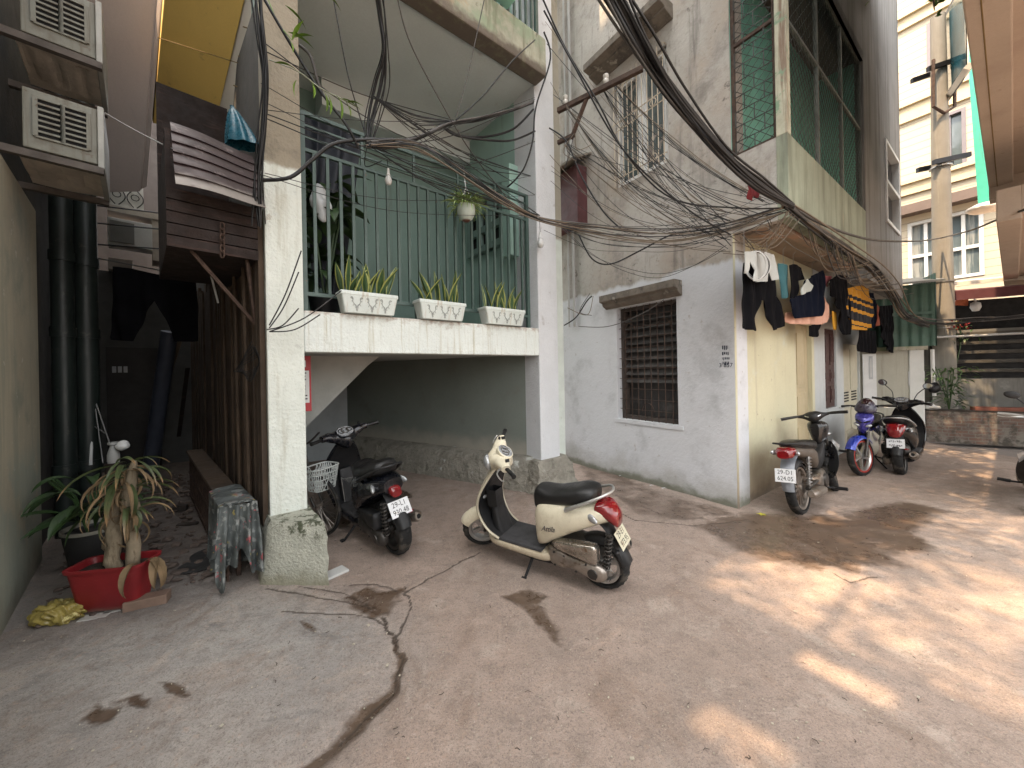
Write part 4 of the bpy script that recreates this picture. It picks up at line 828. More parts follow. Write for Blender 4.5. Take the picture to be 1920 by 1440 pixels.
# overhanging house above the viewer
ov = thing('overhang_house', 'pinkish beige overhanging house above the lane on the right', 'house', (5.5, 3.2, 4.5))
m_ov = M('pinkish beige overhang render', (.50, .40, .32), .9, var=.1, vs=1.2, bump=.25, bs=30, layers=[dict(k='noise', s=1.3, lo=.5, hi=.72, c=(.40, .31, .25), d=8), dict(k='noise', s=5, lo=.62, hi=.68, c=(.33, .25, .2), d=8, amtf=.6)])
e1 = G(1854, 353, 4.5); e0 = e1 - Vector((DR.x, DR.y, 0))*6; n3 = Vector((DN.x, DN.y, 0))
MB().prism([e0, e1, e1+n3*.24, e0+n3*.24], (0, 0, 4)).build('edge_beam', m_ov, ov, bevel=.012)
MB().prism([e0+n3*.24+Vector((0, 0, .12)), e1+n3*.24+Vector((0, 0, .12)), e1+n3*2.4+Vector((0, 0, .12)), e0+n3*2.4+Vector((0, 0, .12))], (0, 0, 3)).build('soffit', m_ov, ov)
d3 = Vector((DR.x, DR.y, 0)); MB().prism([e1+n3*.0-Vector((0, 0, .18)), e1+d3*.35-Vector((0, 0, .18)), e1+d3*.35+n3*5-Vector((0, 0, .18)), e1+n3*5-Vector((0, 0, .18))], (0, 0, 4)).build('cross_beam', m_ov, ov, bevel=.012)
f0, f1 = G(1868, 418, 3.45), G(1886, 556, 3.45); f1 = f0 + d3*max(1.5, (f1-f0).dot(d3))
MB().prism([f0, f1, f1+n3*.2, f0+n3*.2], (0, 0, .42)).build('lower_beam', m_ov, ov, bevel=.012)
MB().prism([f0+n3*.2+Vector((0, 0, .06)), f1+n3*.2+Vector((0, 0, .06)), f1+n3*5+Vector((0, 0, .06)), f0+n3*5+Vector((0, 0, .06))], (0, 0, .36)).build('lower_soffit', m_ov, ov)
MB().tube([e0+n3*.09, e1+n3*.085], .0045, 6).build('joint', M('dark ochre joint', (.2, .13, .04), .9), ov)
# unseen blocks added behind the viewer to keep sun off the court
def pobox(p0, p1, o0, o1, z0, z1):
    c = [d3*p_ + n3*o_ for p_, o_ in ((p0, o0), (p1, o0), (p1, o1), (p0, o1))]; return MB().hexa([q+Vector((0, 0, z0)) for q in c] + [q+Vector((0, 0, z1)) for q in c])
rb = thing('shade_block', 'unseen pale block added behind the viewer to shade the court', 'building', d3*-5-n3*5)
pobox(-8, -3.85, -5, -1.47, 0, 22).build('shade_tower', M('pale tower plaster', (.6,.59,.56), .9), rb)
pobox(-6, -2.95, -1.47, 4.5, 0, 7.9).build('shade_wing', M('pale tower plaster', (.6,.59,.56), .9), rb)
HO = [(-.74, -.38, 9.42, 9.93), (-.92, -.58, 7.98, 8.62)]; sw_ = MB()  # unseen roof screen added, pierced to drop sun patches on the ground
os_ = sorted({-1.47, 4.5} | {q for h in HO for q in h[:2]}); zs_ = sorted({7.9, 10} | {q for h in HO for q in h[2:]})
for a, b in zip(os_[:-1], os_[1:]):
    for c, d in zip(zs_[:-1], zs_[1:]):
        if any(h[0] <= a and b <= h[1] and h[2] <= c and d <= h[3] for h in HO): continue
        q = pobox(-3.1, -2.95, a, b, c, d); sw_.add(q.v, q.f)
for o_, h_, r_ in ((-.72, 1.55, .032), (-.60, 1.3, .018)): MB().tube([d3*-3.02+n3*o_+Vector((0, 0, 9.98)), d3*-3.02+n3*o_+Vector((0, 0, 10+h_))], r_, 8).build('shadow_post', m_rust, rb)  # posts added to cast thin shadow lines across the sun patch
sw_.build('shade_screen', M('pale tower plaster', (.6,.59,.56), .9), rb)
# ================================================================ motorbikes (local frame: x forward, y to the rider's left, z up)
m_tyre = M('tyre rubber', (.009, .009, .009), .85, var=.3, bump=.4, bs=90, layers=[dict(k='noise', s=9, lo=.5, hi=.68, c=(.07, .06, .05), d=6)])
m_alloy = M('silver alloy', (.55, .55, .54), .35, .85, var=.15)
m_darkalloy = M('dark alloy', (.07, .065, .06), .45, .6, var=.3)
m_chrome = M('chrome', (.66, .66, .66), .12, 1., var=.1)
m_dirtymetal = M('dull engine metal', (.40, .36, .32), .4, .85, var=.3, vs=9, layers=[dict(k='noise', s=8, lo=.52, hi=.66, c=(.14, .10, .07), d=7)])
m_seat = M('black seat vinyl', (.009, .009, .0095), .42, var=.25, vs=5, bump=.12, bs=160)
m_blackpl = M('matt black plastic', (.010, .0105, .012), .55, var=.3, vs=6, layers=[dict(k='noise', s=4, lo=.55, hi=.75, c=(.035, .032, .028), d=6, amtf=.6)])
m_floor = M('dusty rubber mat', (.055, .055, .058), .8, var=.35, vs=6, bump=.3, bs=70)
m_red = M('red tail lens', (.22, .006, .010), .12, var=.35, vs=10, coat=.5, spec=.7)
m_lens = M('clear lens', (.55, .57, .58), .12, .5, var=.35, vs=14)
m_plate = M('white number plate', (.72, .73, .74), .5, var=.06, vs=8, layers=[dict(k='noise', s=14, lo=.6, hi=.7, c=(.5, .47, .4), d=5, amtf=.6)])
m_plate_old = M('yellowed number plate', (.60, .57, .43), .55, var=.12, vs=8, layers=[dict(k='noise', s=14, lo=.56, hi=.66, c=(.4, .3, .2), d=6, amtf=.7)])
m_ink = M('plate lettering', (.015, .015, .018), .5)
def key_interp(keys, n):
    k = np.array(keys, float); m = len(k); out = []
    for i in range(m-1):
        a, b, c, d = k[max(i-1, 0)], k[i], k[i+1], k[min(i+2, m-1)]
        for j in range(n):
            t = j/n; out.append(.5*(2*b + (c-a)*t + (2*a-5*b+4*c-d)*t*t + (3*b-a-3*c+d)*t**3))
    out.append(k[-1]); return out
def sup(cx, z0, z1, hw, p, n=28, y0=0., axis='x'):
    zc, hh = (z0+z1)/2, (z1-z0)/2; r = []
    for i in range(n):
        th = 2*PI*i/n; c, s = math.cos(th), math.sin(th)
        y = y0 + hw*math.copysign(abs(c)**(2/p), c); z = zc + hh*math.copysign(abs(s)**(2/p), s)
        r.append(Vector((cx, y, z)) if axis == 'x' else Vector((y, cx, z)))
    return r
def xloft(keys, n=7, m=28):       # rows: x z0 z1 halfwidth power [y0]
    mb = MB(); mb.loft([sup(k[0], k[1], k[2], max(.004, k[3]), k[4], m, k[5] if len(k) > 5 else 0) for k in key_interp(keys, n)]); return mb
def wheel_parts(root, c, r, w, rimm, spokes=5, spw=.018, world=False, m4=None, spin=.3, tm=None, rim_r=None, band=None):
    """rim (part) with tyre and spokes; axle along y"""
    m4 = m4 or Matrix.Identity(4); T = m4 @ Matrix.Translation(c) @ Matrix.Rotation(-PI/2, 4, 'X')
    rr_ = rim_r or r-.062; mb = MB()
    mb.lathe([(rr_-.016, -w*.42), (rr_+.006, -w*.5), (rr_+.006, w*.5), (rr_-.016, w*.42), (rr_-.028, w*.2), (rr_-.028, -w*.2)], 40, T, closed=True)
    mb.lathe([(.0, -w*.55), (.036, -w*.55), (.042, 0), (.036, w*.55), (.0, w*.55)], 16, T, cap=False)
    for i in range(spokes):
        a = 2*PI*i/spokes+spin; ca, sa = math.cos(a), math.sin(a); tx, ty = -sa, ca; pts = []
        for rad, hw, hz in ((.03, spw*1.25, .02), (rr_*.55, spw, .014), (rr_-.012, spw*1.5, .012)):
            pts.append([Vector((ca*rad+tx*hw*k, sa*rad+ty*hw*k, hz*j)) for k, j in ((-1, -1), (1, -1), (1, 1), (-1, 1))])
        mb.loft([[T @ q for q in ring] for ring in pts])
    o = mb.build('wheel', rimm, root, world=world, smooth=35)
    if band:
        b_ = MB(); b_.lathe([(rr_+.0075, -w*.5), (rr_+.009, -w*.52), (rr_-.012, -w*.54), (rr_-.012, w*.54), (rr_+.009, w*.52), (rr_+.0075, w*.5)], 40, T, closed=True); b_.build('rim_tape', band, o, world=world, smooth=40)
    mb = MB(); prof = []
    for i in range(17):
        th = -.62*PI + 1.24*PI*i/16; cr = (r-rr_)/2; prof.append((rr_+cr*.95+cr*1.05*math.cos(th), w*.62*math.sin(th)))
    mb.lathe([(max(q[0], rr_), q[1]) for q in prof], 56, T, closed=True); t_ = mb.build('tyre', tm or m_tyre, o, world=world, smooth=50)
    tr = MB()
    for i in range(44):
        a = 2*PI*i/44; s_ = 1 if i % 2 else -1
        ca, sa = math.cos(a), math.sin(a); tx, ty = -sa, ca
        ring = []
        for y_, dr, da in ((.0, .0035, .012), (w*.3, .000, .05), (w*.5, -.014, .075)):
            ring.append((y_*s_, r+dr-.0015, a+da))
        mb2 = [Vector((q[1]*math.cos(q[2]), q[1]*math.sin(q[2]), q[0])) for q in ring]
        tr.tube([T @ p for p in mb2], [.0035, .0035, .0025], 4)
    tr.build('tread', m_tyre, o, world=world)
    return o
def fender(c, r, hw, a0, a1, th=.004, m4=None, drop=.05, nose=0.):
    m4 = m4 or Matrix.Identity(4)
    def f(u, v):
        a = R(a0+(a1-a0)*u); s = 2*v-1; k = 1-nose*max(0, (u-.6)/.4)**1.5 if nose >= 0 else 1
        rad = r + .0 - drop*abs(s)**3.2*(1 if nose == 0 else 1-.55*u**4)
        return m4 @ (Vector(c)+Vector((math.cos(a)*rad, hw*k*math.copysign(abs(s)**.8, s), math.sin(a)*rad)))
    return MB().sheet(f, 22, 14, th)
def plate(root, m4, l1, l2, mat=m_plate, w=.19, h=.14):
    mb = MB(); mb.box((0, 0, 0), (w, h, .003)); mb.xf(m4); p = mb.build('number_plate', mat, root, world=False, bevel=.0012)
    T = m4 @ Matrix.Translation((0, 0, .0017))
    if l1:
        text_mesh('lettering', l1, h*.42, m_ink, p, T @ Matrix.Translation((0, h*.235, 0)) @ Matrix.Diagonal((.92, 1.08, 1, 1)), extrude=.0004, spacing=1.05)
        text_mesh('lettering', l2, h*.42, m_ink, p, T @ Matrix.Translation((0, -h*.225, 0)) @ Matrix.Diagonal((.92, 1.08, 1, 1)), extrude=.0004, spacing=1.0)
    else:
        wr = MB(); rr = random.Random(9)
        for row in (.032, -.03):
            x = -.07
            while x < .06: ww = rr.uniform(.008, .022); wr.box((x+ww/2, row+rr.uniform(-.006, .006), .0025), (ww, rr.uniform(.012, .04), .001), rr.uniform(-.5, .5)); x += ww+rr.uniform(.004, .012)
        wr.xf(m4); wr.build('lettering', M('worn plate lettering', (.16, .16, .17), .6), p, world=False)
    return p
def mirror(root, m4, side, h=.2):
    p = cat_rom([(.0, side*.12, 0), (.02, side*.15, h*.5), (-.0, side*.24, h*.95)], 5); mb = MB(); mb.tube([m4 @ q for q in p], .006, 6)
    o = mb.build('mirror', m_black_metal, root, world=False, smooth=60)
    mb = MB(); mb.blob((0, 0, 0), 1, 3, 0, (.014, .062, .042)); mb.xf(m4 @ Matrix.Translation((-.0, side*.27, h+.02)) @ Matrix.Rotation(.15*side, 4, 'X')); mb.build('mirror_shell', m_blackpl, o, world=False, smooth=60)
    mb = MB(); mb.blob((0, 0, 0), 1, 3, 0, (.004, .055, .036)); mb.xf(m4 @ Matrix.Translation((-.012, side*.27, h+.02)) @ Matrix.Rotation(.15*side, 4, 'X')); mb.build('mirror_glass', M('mirror glass', (.5, .52, .54), .05, 1.), o, world=False, smooth=60)
def place(name, label, rear, front, lean, group='parked motorbikes'):
    rear, front = Vector(rear[:2]), Vector(front[:2]); d = front-rear; mid = (rear+front)/2; yaw = math.atan2(d.y, d.x)
    o = thing(name, label, 'motorbike', (mid.x, mid.y, 0), (R(-lean), 0, yaw), group); o.rotation_mode = 'XYZ'
    WM[o.name] = Matrix.Translation((mid.x, mid.y, 0)) @ Matrix.Rotation(yaw, 4, 'Z') @ Matrix.Rotation(R(-lean), 4, 'X'); return o
def spring(mb, a, b, r, turns, wr):
    a, b = Vector(a), Vector(b); d = (b-a).normalized(); u = d.cross(Vector((1, .2, 0))).normalized(); w = d.cross(u); n = turns*10
    mb.tube([a.lerp(b, i/n)+(u*math.cos(2*PI*i/10)+w*math.sin(2*PI*i/10))*r for i in range(n+1)], wr, 5); mb.tube([a, b], r*.5, 8)
def scooter(root, paint, inner, cfg):
    wb, r = cfg.get('wb', 1.24), cfg.get('r', .215); fx, rx = wb/2, -wb/2; B = lambda mb, n, m, p=root, **k: mb.build(n, m, p, world=False, **({'smooth': 40} | k))
    st = Matrix.Translation((.34, 0, .9)) @ Matrix.Rotation(R(cfg.get('steer', 0)), 4, Vector((-.42, 0, .9)).normalized()) @ Matrix.Translation((-.34, 0, -.9)) @ Matrix.Translation((-.06, 0, 0))
    sw = st @ Matrix.Translation((.06, 0, 0))
    rimm = cfg.get('rim', m_alloy)
    wheel_parts(root, (fx, 0, r), r, .085, rimm, 5, .02, m4=sw)
    wheel_parts(root, (rx, 0, r), r, .095, rimm, 5, .02, spin=.9)
    B(fender((fx, 0, r), r+.035, .07, 36, 158, m4=sw, drop=.075, nose=-1), 'front_fender', paint)
    mb = MB()
    for s in (-1, 1): mb.tube([sw @ Vector(q) for q in ((fx, s*.062, r), (fx-.06, s*.062, r+.16), (fx-.12, s*.05, r+.3))], .016, 8)
    B(mb, 'fork', m_darkalloy)
    # leg shield
    prof = cat_rom([(.315, .91, .085), (.375, .82, .135), (.455, .68, .185), (.49, .54, .2), (.455, .41, .19), (.39, .32, .175), (.30, .272, .165)], 5)   # x, z, half width
    def out(u, v):
        q = prof[min(len(prof)-1, int(u*(len(prof)-1)+.5))]; s = 2*v-1
        return Vector((q.x+.085*(1-abs(s)**2.4)*(1-.55*u)+.012, s*q.z, q.y))
    def inn(u, v):
        q = prof[min(len(prof)-1, int(u*(len(prof)-1)+.5))]; s = 2*v-1
        return Vector((q.x-.004+.028*(1-s*s)*(1-u), s*q.z*.93, q.y-.004))
    n_ = len(prof)-1
    B(MB().sheet(out, n_, 20, .006), 'leg_shield', paint); B(MB().sheet(inn, n_, 16, .006), 'inner_shield', inner)
    mb = MB()
    for s in (-1, 1): mb.tube([Vector((q.x+.006, s*q.z, q.y)) for q in prof], .0125, 8)
    B(mb, 'shield_edge', cfg.get('edge', paint))
    mb = MB(); mb.loft([sup(z, .30+.11*f, .43+.03*f, hw, 3.2, 20, axis='x') for z, f, hw in ((.27, 0, .1), (.35, .25, .098), (.45, .5, .085), (.56, .7, .078), (.62, .85, .07))])
    mb.v = [Vector((p.z, p.y, p.x)) for p in mb.v]; B(mb, 'knee_box', inner)
    if cfg.get('pocket', True):
        mb = MB(); c = Vector((.385, .055, .6))
        for dx, dy, sx, sy in ((-.052, 0, .006, .115), (.052, 0, .006, .115), (0, .055, .1, .006), (0, -.055, .1, .006)): mb.box(c+Vector((dx, dy, .02)), (sx, sy, .16))
        mb.box(c+Vector((0, 0, -.05)), (.1, .11, .012)); B(mb, 'pocket', inner, smooth=None, bevel=.002)
        mb = MB(); mb.blob((0, 0, 0), 1, 3, 0, (.004, .032, .018)); mb.xf(Matrix.Translation((.455, .115, .63))); B(mb, 'badge', m_lens)
    mb = MB(); mb.hexa([Vector(q) for q in ((-.14, -.165, .255), (.36, -.165, .255), (.36, .165, .255), (-.14, .165, .255), (-.14, -.16, .278), (.36, -.16, .278), (.36, .16, .278), (-.14, .16, .278))]); B(mb, 'floorboard', m_floor, smooth=None, bevel=.006)
    B(xloft([(.44, .24, .30, .13, 4), (.38, .19, .27, .168, 4), (.1, .175, .26, .175, 4), (-.15, .17, .26, .172, 4), (-.26, .2, .27, .15, 4)], 5), 'skirt', paint)
    B(xloft([(.34, .15, .2, .1, 3), (0, .12, .2, .13, 3), (-.3, .13, .22, .12, 3)], 4), 'underbody', m_blackpl)
    # body
    B0_ = B; CX_ = lambda x: x if x > -.05 else -.05+(x+.05)*.77
    def B(mb, n, m, p=root, **k):
        mb.v = [Vector((CX_(q.x), q.y, q.z)) for q in mb.v]; return B0_(mb, n, m, p, **k)
    bk = [(-.085, .27, .60, .11, 4), (-.12, .275, .66, .145, 3.6), (-.2, .30, .70, .172, 3.2), (-.34, .37, .72, .188, 3), (-.52, .455, .73, .186, 2.8), (-.7, .525, .735, .162, 2.6), (-.84, .575, .735, .122, 2.5), (-.93, .60, .725, .09, 2.4)]
    body = B(xloft(bk, 7, 32), 'body_panel', paint)
    if cfg.get('script'):
        T = frame(Vector((-.24, .1895, .505)), (-1, .02, .12), (0, -.12, 1)); text_mesh('lettering', cfg['script'], .062, M('script decal', (.06, .05, .06), .4), body, T @ Matrix.Translation((.0, 0, .003)), extrude=.001, shear=.45, spacing=.95)
    B(xloft([(-.05, .60, .735, .06, 2.6), (-.085, .585, .785, .095, 2.8), (-.15, .61, .80, .118, 2.8), (-.32, .66, .795, .138, 2.8), (-.5, .69, .83, .148, 2.8), (-.66, .71, .865, .145, 2.7), (-.77, .74, .865, .115, 2.5), (-.81, .77, .845, .06, 2.4)], 6), 'seat', m_seat)
    mb = MB(); path = cat_rom([(-.52, .178, .70), (-.64, .172, .745), (-.78, .15, .795), (-.9, .1, .835), (-.955, .0, .845), (-.9, -.1, .835), (-.78, -.15, .795), (-.64, -.172, .745), (-.52, -.178, .70)], 5)
    k_ = len(path); mb.tube(path, [.013+.012*min(1, abs(i-k_/2)/(k_/2))**2 for i in range(k_)], 10, flat=.8); B(mb, 'grab_rail', cfg.get('rail', m_alloy), smooth=60)
    B(xloft([(-.86, .60, .66, .05, 3), (-.95, .575, .66, .055, 3), (-1.0, .57, .63, .045, 2.6)], 5), 'tail_light', m_red) if cfg.get('smalltail') else B(xloft([(-.80, .665, .75, .112, 3), (-.88, .63, .758, .108, 3), (-.95, .59, .735, .095, 2.8), (-1.0, .56, .68, .072, 2.6), (-1.015, .57, .65, .045, 2.4)], 5), 'tail_light', m_red)
    for s in (-1, 1):
        mb = MB(); mb.blob((0, 0, 0), 1, 3, 0, (.085, .022, .03)); mb.xf(Matrix.Translation((-.775, s*.137, .655)) @ Matrix.Rotation(-s*.33, 4, 'Z') @ Matrix.Rotation(-.18, 4, 'Y')); B(mb, 'turn_signal', m_lens)
    # rear guard and plate
    g = cat_rom([(-.80, 0, .61), (-.90, 0, .54), (-.985, 0, .43), (-1.06, 0, .32), (-1.085, 0, .25)], 5); mb = MB()
    mb.sheet(lambda u, v: g[min(len(g)-1, int(u*(len(g)-1)+.5))] + Vector((.03*abs(2*v-1)**2, (2*v-1)*(.075-.02*u), 0)), len(g)-1, 8, .006); B(mb, 'rear_guard', m_blackpl)
    B0_(fender((rx, 0, r), r+.03, .065, 20, 165, drop=.05), 'rear_fender', m_blackpl)
    T = frame((-.80, 0, .475), (0, -1, 0), (.46, 0, .88)); plate(root, T, *cfg['plate'], mat=cfg.get('plate_mat', m_plate))
    mb = MB(); mb.box((-.985, 0, .475), (.03, .08, .06)); B(mb, 'plate_bracket', m_blackpl, smooth=None, bevel=.005)
    for s in (-1, 1): mb = MB(); mb.blob((0, 0, 0), 1, 2, 0, (.02, .03, .016)); mb.xf(Matrix.Translation((-1.01, s*.1, .40))); B(mb, 'reflector', m_blackpl if s > 0 else m_red)
    B = B0_
    # engine
    mb = MB(); mb.loft([sup(k[0], k[1], k[2], k[3], k[4], 24, k[5]) for k in key_interp([(-.2, .20, .31, .03, 3, .115), (-.24, .175, .325, .045, 3.4, .125), (-.33, .165, .32, .05, 3.4, .13), (-.4, .185, .3, .05, 3, .13), (-.5, .17, .29, .05, 3, .13), (-.6, .13, .28, .05, 2.6, .13), (-.67, .14, .26, .04, 2.4, .128), (-.7, .17, .23, .02, 2.4, .12)], 5)]); e_ = B(mb, 'engine_case', cfg.get('engine', m_dirtymetal))
    mb = MB()
    for x, z in ((-.27, .3), (-.27, .19), (-.36, .29), (-.46, .185), (-.55, .27), (-.62, .17)): mb.lathe([(0, 0), (.009, 0), (.009, .012), (0, .012)], 8, Matrix.Translation((x, .165, z)) @ Matrix.Rotation(-PI/2, 4, 'X'))
    mb.lathe([(.0, 0), (.045, 0), (.04, .014), (0, .016)], 18, Matrix.Translation((-.6, .168, .205)) @ Matrix.Rotation(-PI/2, 4, 'X')); B(mb, 'bolt', m_darkalloy, e_)
    mb = MB(); mb.loft([sup(k[0]*.9+.03, k[1], k[2], k[3], k[4], 24, k[5]) for k in key_interp([(-.30, .335, .365, .02, 3, .12), (-.36, .325, .40, .04, 4, .13), (-.55, .31, .425, .05, 5, .14), (-.71, .285, .44, .048, 5, .14), (-.745, .295, .425, .04, 4, .135), (-.755, .32, .40, .02, 3, .13)], 5)]); B(mb, 'air_box', cfg.get('airbox', M('scuffed chromed cover', (.5, .46, .41), .25, .9, var=.25, vs=10, layers=[dict(k='noise', s=9, lo=.64, hi=.72, c=(.2, .12, .07), d=7)])))
    B(xloft([(-.18, .2, .4, .08, 3), (-.4, .2, .42, .1, 3), (-.6, .24, .42, .07, 3)], 4), 'crankcase', m_darkalloy)
    mb = MB(); spring(mb, (-.69, .105, .24), (-.74, .115, .54), .026, 9, .007); B(mb, 'shock_absorber', m_darkalloy)
    if cfg.get('muffler', True):
        mb = MB(); M_ = frame((-.3, -.14, .27), (0, 0, 1), (0, 1, 0)); d = Vector((-1, -.06, .22)).normalized(); M4 = frame((-.42, -.14, .26), d.cross((0, 1, 0)), (0, 1, 0))
        mb.tube([Vector((-.3, -.13, .22))+d*q for q in (0, .12, .13, .2, .42, .5, .52)], [.02, .025, .05, .058, .056, .05, .035], 18); B(mb, 'muffler', cfg.get('mufmat', m_dirtymetal), smooth=40)
        mb = MB(); e = Vector((-.3, -.13, .22))+d*.521; mb.lathe([(0, 0), (.022, 0), (.022, .003), (0, .003)], 14, frame(e, d.cross((0, 1, 0)), (0, 1, 0))); 
        B(mb, 'muffler_outlet', m_dark)
    mb = MB()
    if cfg.get('sidestand', True): mb.tube([(-.02, .1, .17), (-.01, .18, .09), (.0, .255, .042*0+.02)], [.014, .013, .011], 8); mb.box((0, .262, .014+.02), (.05, .035, .012))
    else: mb.tube([(-.2, .1, .17), (-.26, .13, .01)], .013, 8); mb.tube([(-.2, -.1, .17), (-.26, -.13, .01)], .013, 8)
    B(mb, 'stand', m_black_metal)
    # handlebar
    hk = cfg.get('headscale', 1.22); st = st @ Matrix.Translation((.30, 0, .98)) @ Matrix.Diagonal((hk, 1.05, hk, 1)) @ Matrix.Translation((-.325, 0, -.98))
    mb = MB(); rows = []
    for y in np.linspace(-.235, .235, 33):
        a = abs(y); w = .034+.068*math.exp(-(a/.085)**2.4)+.018*math.exp(-((a-.14)/.05)**2); h = .028+.056*math.exp(-(a/.09)**2.4)+.014*math.exp(-((a-.14)/.05)**2)
        cx, cz = .395-.22*max(0, a-.05), .975+.05*min(1, a/.2)-.02*math.exp(-(a/.07)**2)
        rows.append([st @ Vector((cx+w*math.copysign(abs(math.cos(t_))**.85, math.cos(t_)), y, cz+h*math.copysign(abs(math.sin(t_))**.85, math.sin(t_)))) for t_ in np.linspace(0, 2*PI, 25)[:-1]])
    mb.loft(rows); hb = B(mb, 'handlebar_cover', cfg.get('head', paint), smooth=50)
    nrm = Vector((-.55, 0, .83)).normalized(); T = st @ frame(Vector((.34, 0, 1.035)), (0, -1, 0), (.83, 0, .55))
    mb = MB(); mb.lathe([(.088, -.03), (.09, .002), (.082, .008), (.078, .006)], 28, T @ Matrix.Diagonal((1.05, .72, 1, 1))); B(mb, 'gauge_bezel', cfg.get('head', paint), hb)
    mb = MB(); mb.lathe([(0, .0075), (.079, .0065), (.079, -.02), (0, -.02)], 28, T @ Matrix.Diagonal((1.05, .72, 1, 1)), cap=False); B(mb, 'gauge', M('gauge face', (.5, .52, .54), .2, .3, var=.5, vs=28), hb)
    mb = MB()
    for dx, rr_ in ((-.04, .026), (.0, .034), (.042, .024)): mb.lathe([(rr_-.005, .009), (rr_, .0105), (rr_+.004, .009)], 18, T @ Matrix.Translation((dx, .004, 0)), cap=False)
    B(mb, 'gauge_ring', m_chrome, hb)
    mb = MB(); mb.blob((0, 0, 0), 1, 3, 0, (.035, .075, .06)); mb.xf(st @ Matrix.Translation((.485, 0, .97))); B(mb, 'headlight', m_lens)
    for s in (-1, 1):
        mb = MB(); mb.tube([st @ Vector(q) for q in ((.355, s*.215, 1.022), (.325, s*.30, 1.025), (.315, s*.335, 1.026))], [.0175, .0185, .0175], 12); mb.tube([st @ Vector(q) for q in ((.315, s*.337, 1.026), (.31, s*.355, 1.027))], .021, 10); B(mb, 'grip', m_seat)
        mb = MB(); mb.tube(cat_rom([st @ Vector(q) for q in ((.40, s*.19, 1.01), (.425, s*.23, 1.0), (.405, s*.31, .995), (.385, s*.34, 1.0))], 4), [.007]*13, 6); B(mb, 'brake_lever', m_alloy)
        mb = MB(); mb.box((0, 0, 0), (.03, .03, .012)); mb.xf(st @ Matrix.Translation((.335, s*.175, 1.058))); B(mb, 'switch', m_blackpl, smooth=None, bevel=.003)
        if cfg.get('mirrors'): mirror(root, st @ Matrix.Translation((.375, 0, 1.03)), s, cfg['mirrors'])
    if not cfg.get('mirrors'): mb = MB(); mb.tube([st @ Vector((.37, -.17, 1.03)), st @ Vector((.365, -.172, 1.075))], .011, 8); B(mb, 'mirror_stub', m_blackpl)

m_cpaint = M('cream scooter paint', (.74, .68, .52), .28, var=.05, vs=5, coat=.4, layers=[dict(k='noise', s=16, lo=.66, hi=.72, c=(.4, .3, .18), d=6, amtf=.5), dict(k='noise', s=2.5, lo=.5, hi=.75, c=(.62, .55, .40), d=6, amtf=.6), dict(k='z', lo=.42, hi=.22, s=12, amt=.25, c=(.36, .28, .19), amtf=.65)])
fc_, rc_ = G(905, 1025), G(1143, 1101)
cs = place('cream_scooter', 'cream scooter with black seat parked in the middle of the yard', rc_, fc_, 8)
cs.scale = (.925, .925, .925)
scooter(cs, m_cpaint, m_blackpl, dict(plate=('29-E1', '973.95'), plate_mat=m_plate_old, steer=42, script='Attila', muffler=True, edge=M('dull cream edge', (.55, .5, .38), .35, .2)))
m_navy = M('dark navy paint', (.006, .007, .011), .25, var=.3, vs=6, coat=.4, layers=[dict(k='noise', s=4, lo=.52, hi=.72, c=(.06, .055, .05), d=6, amtf=.6)])
ds = place('dark_scooter', 'dusty dark scooter with plate 29-L1 parked inside the open garage', G(746, 1036), G(746, 1036)+Vector((-.88, .90, 0)), 7)
scooter(ds, m_navy, m_blackpl, dict(plate=('29-L1', '930.48'), steer=8, r=.245, smalltail=True, rim=m_darkalloy, rail=m_blackpl, engine=m_darkalloy, airbox=m_blackpl, pocket=False))
mb = MB()      # wire carrier on the footboard of the dark scooter
for i in range(6): mb.tube([(.02+i*.045, -.1, .52), (.02+i*.045, .1, .56)], .004, 5)
for k in (-.1, .1): mb.tube([(.0, k, .53+k*.2), (.27, k, .55+k*.2), (.27, k, .3)], .004, 5)
mb.build('wire_carrier', m_alloy, ds, world=False)
m_bpaint = M('black scooter paint', (.016, .016, .017), .2, var=.3, coat=.5)
q = G(1690, 889); bs_ = place('black_scooter', 'black scooter with its tail to the viewer beyond the blue motorbike', q, q+Vector((.98, .76, 0)), 4)
scooter(bs_, m_bpaint, m_blackpl, dict(plate=(None, None), steer=-20, r=.245, mirrors=.2, rail=m_alloy, rim=m_darkalloy, engine=m_dirtymetal, airbox=m_blackpl, pocket=False))
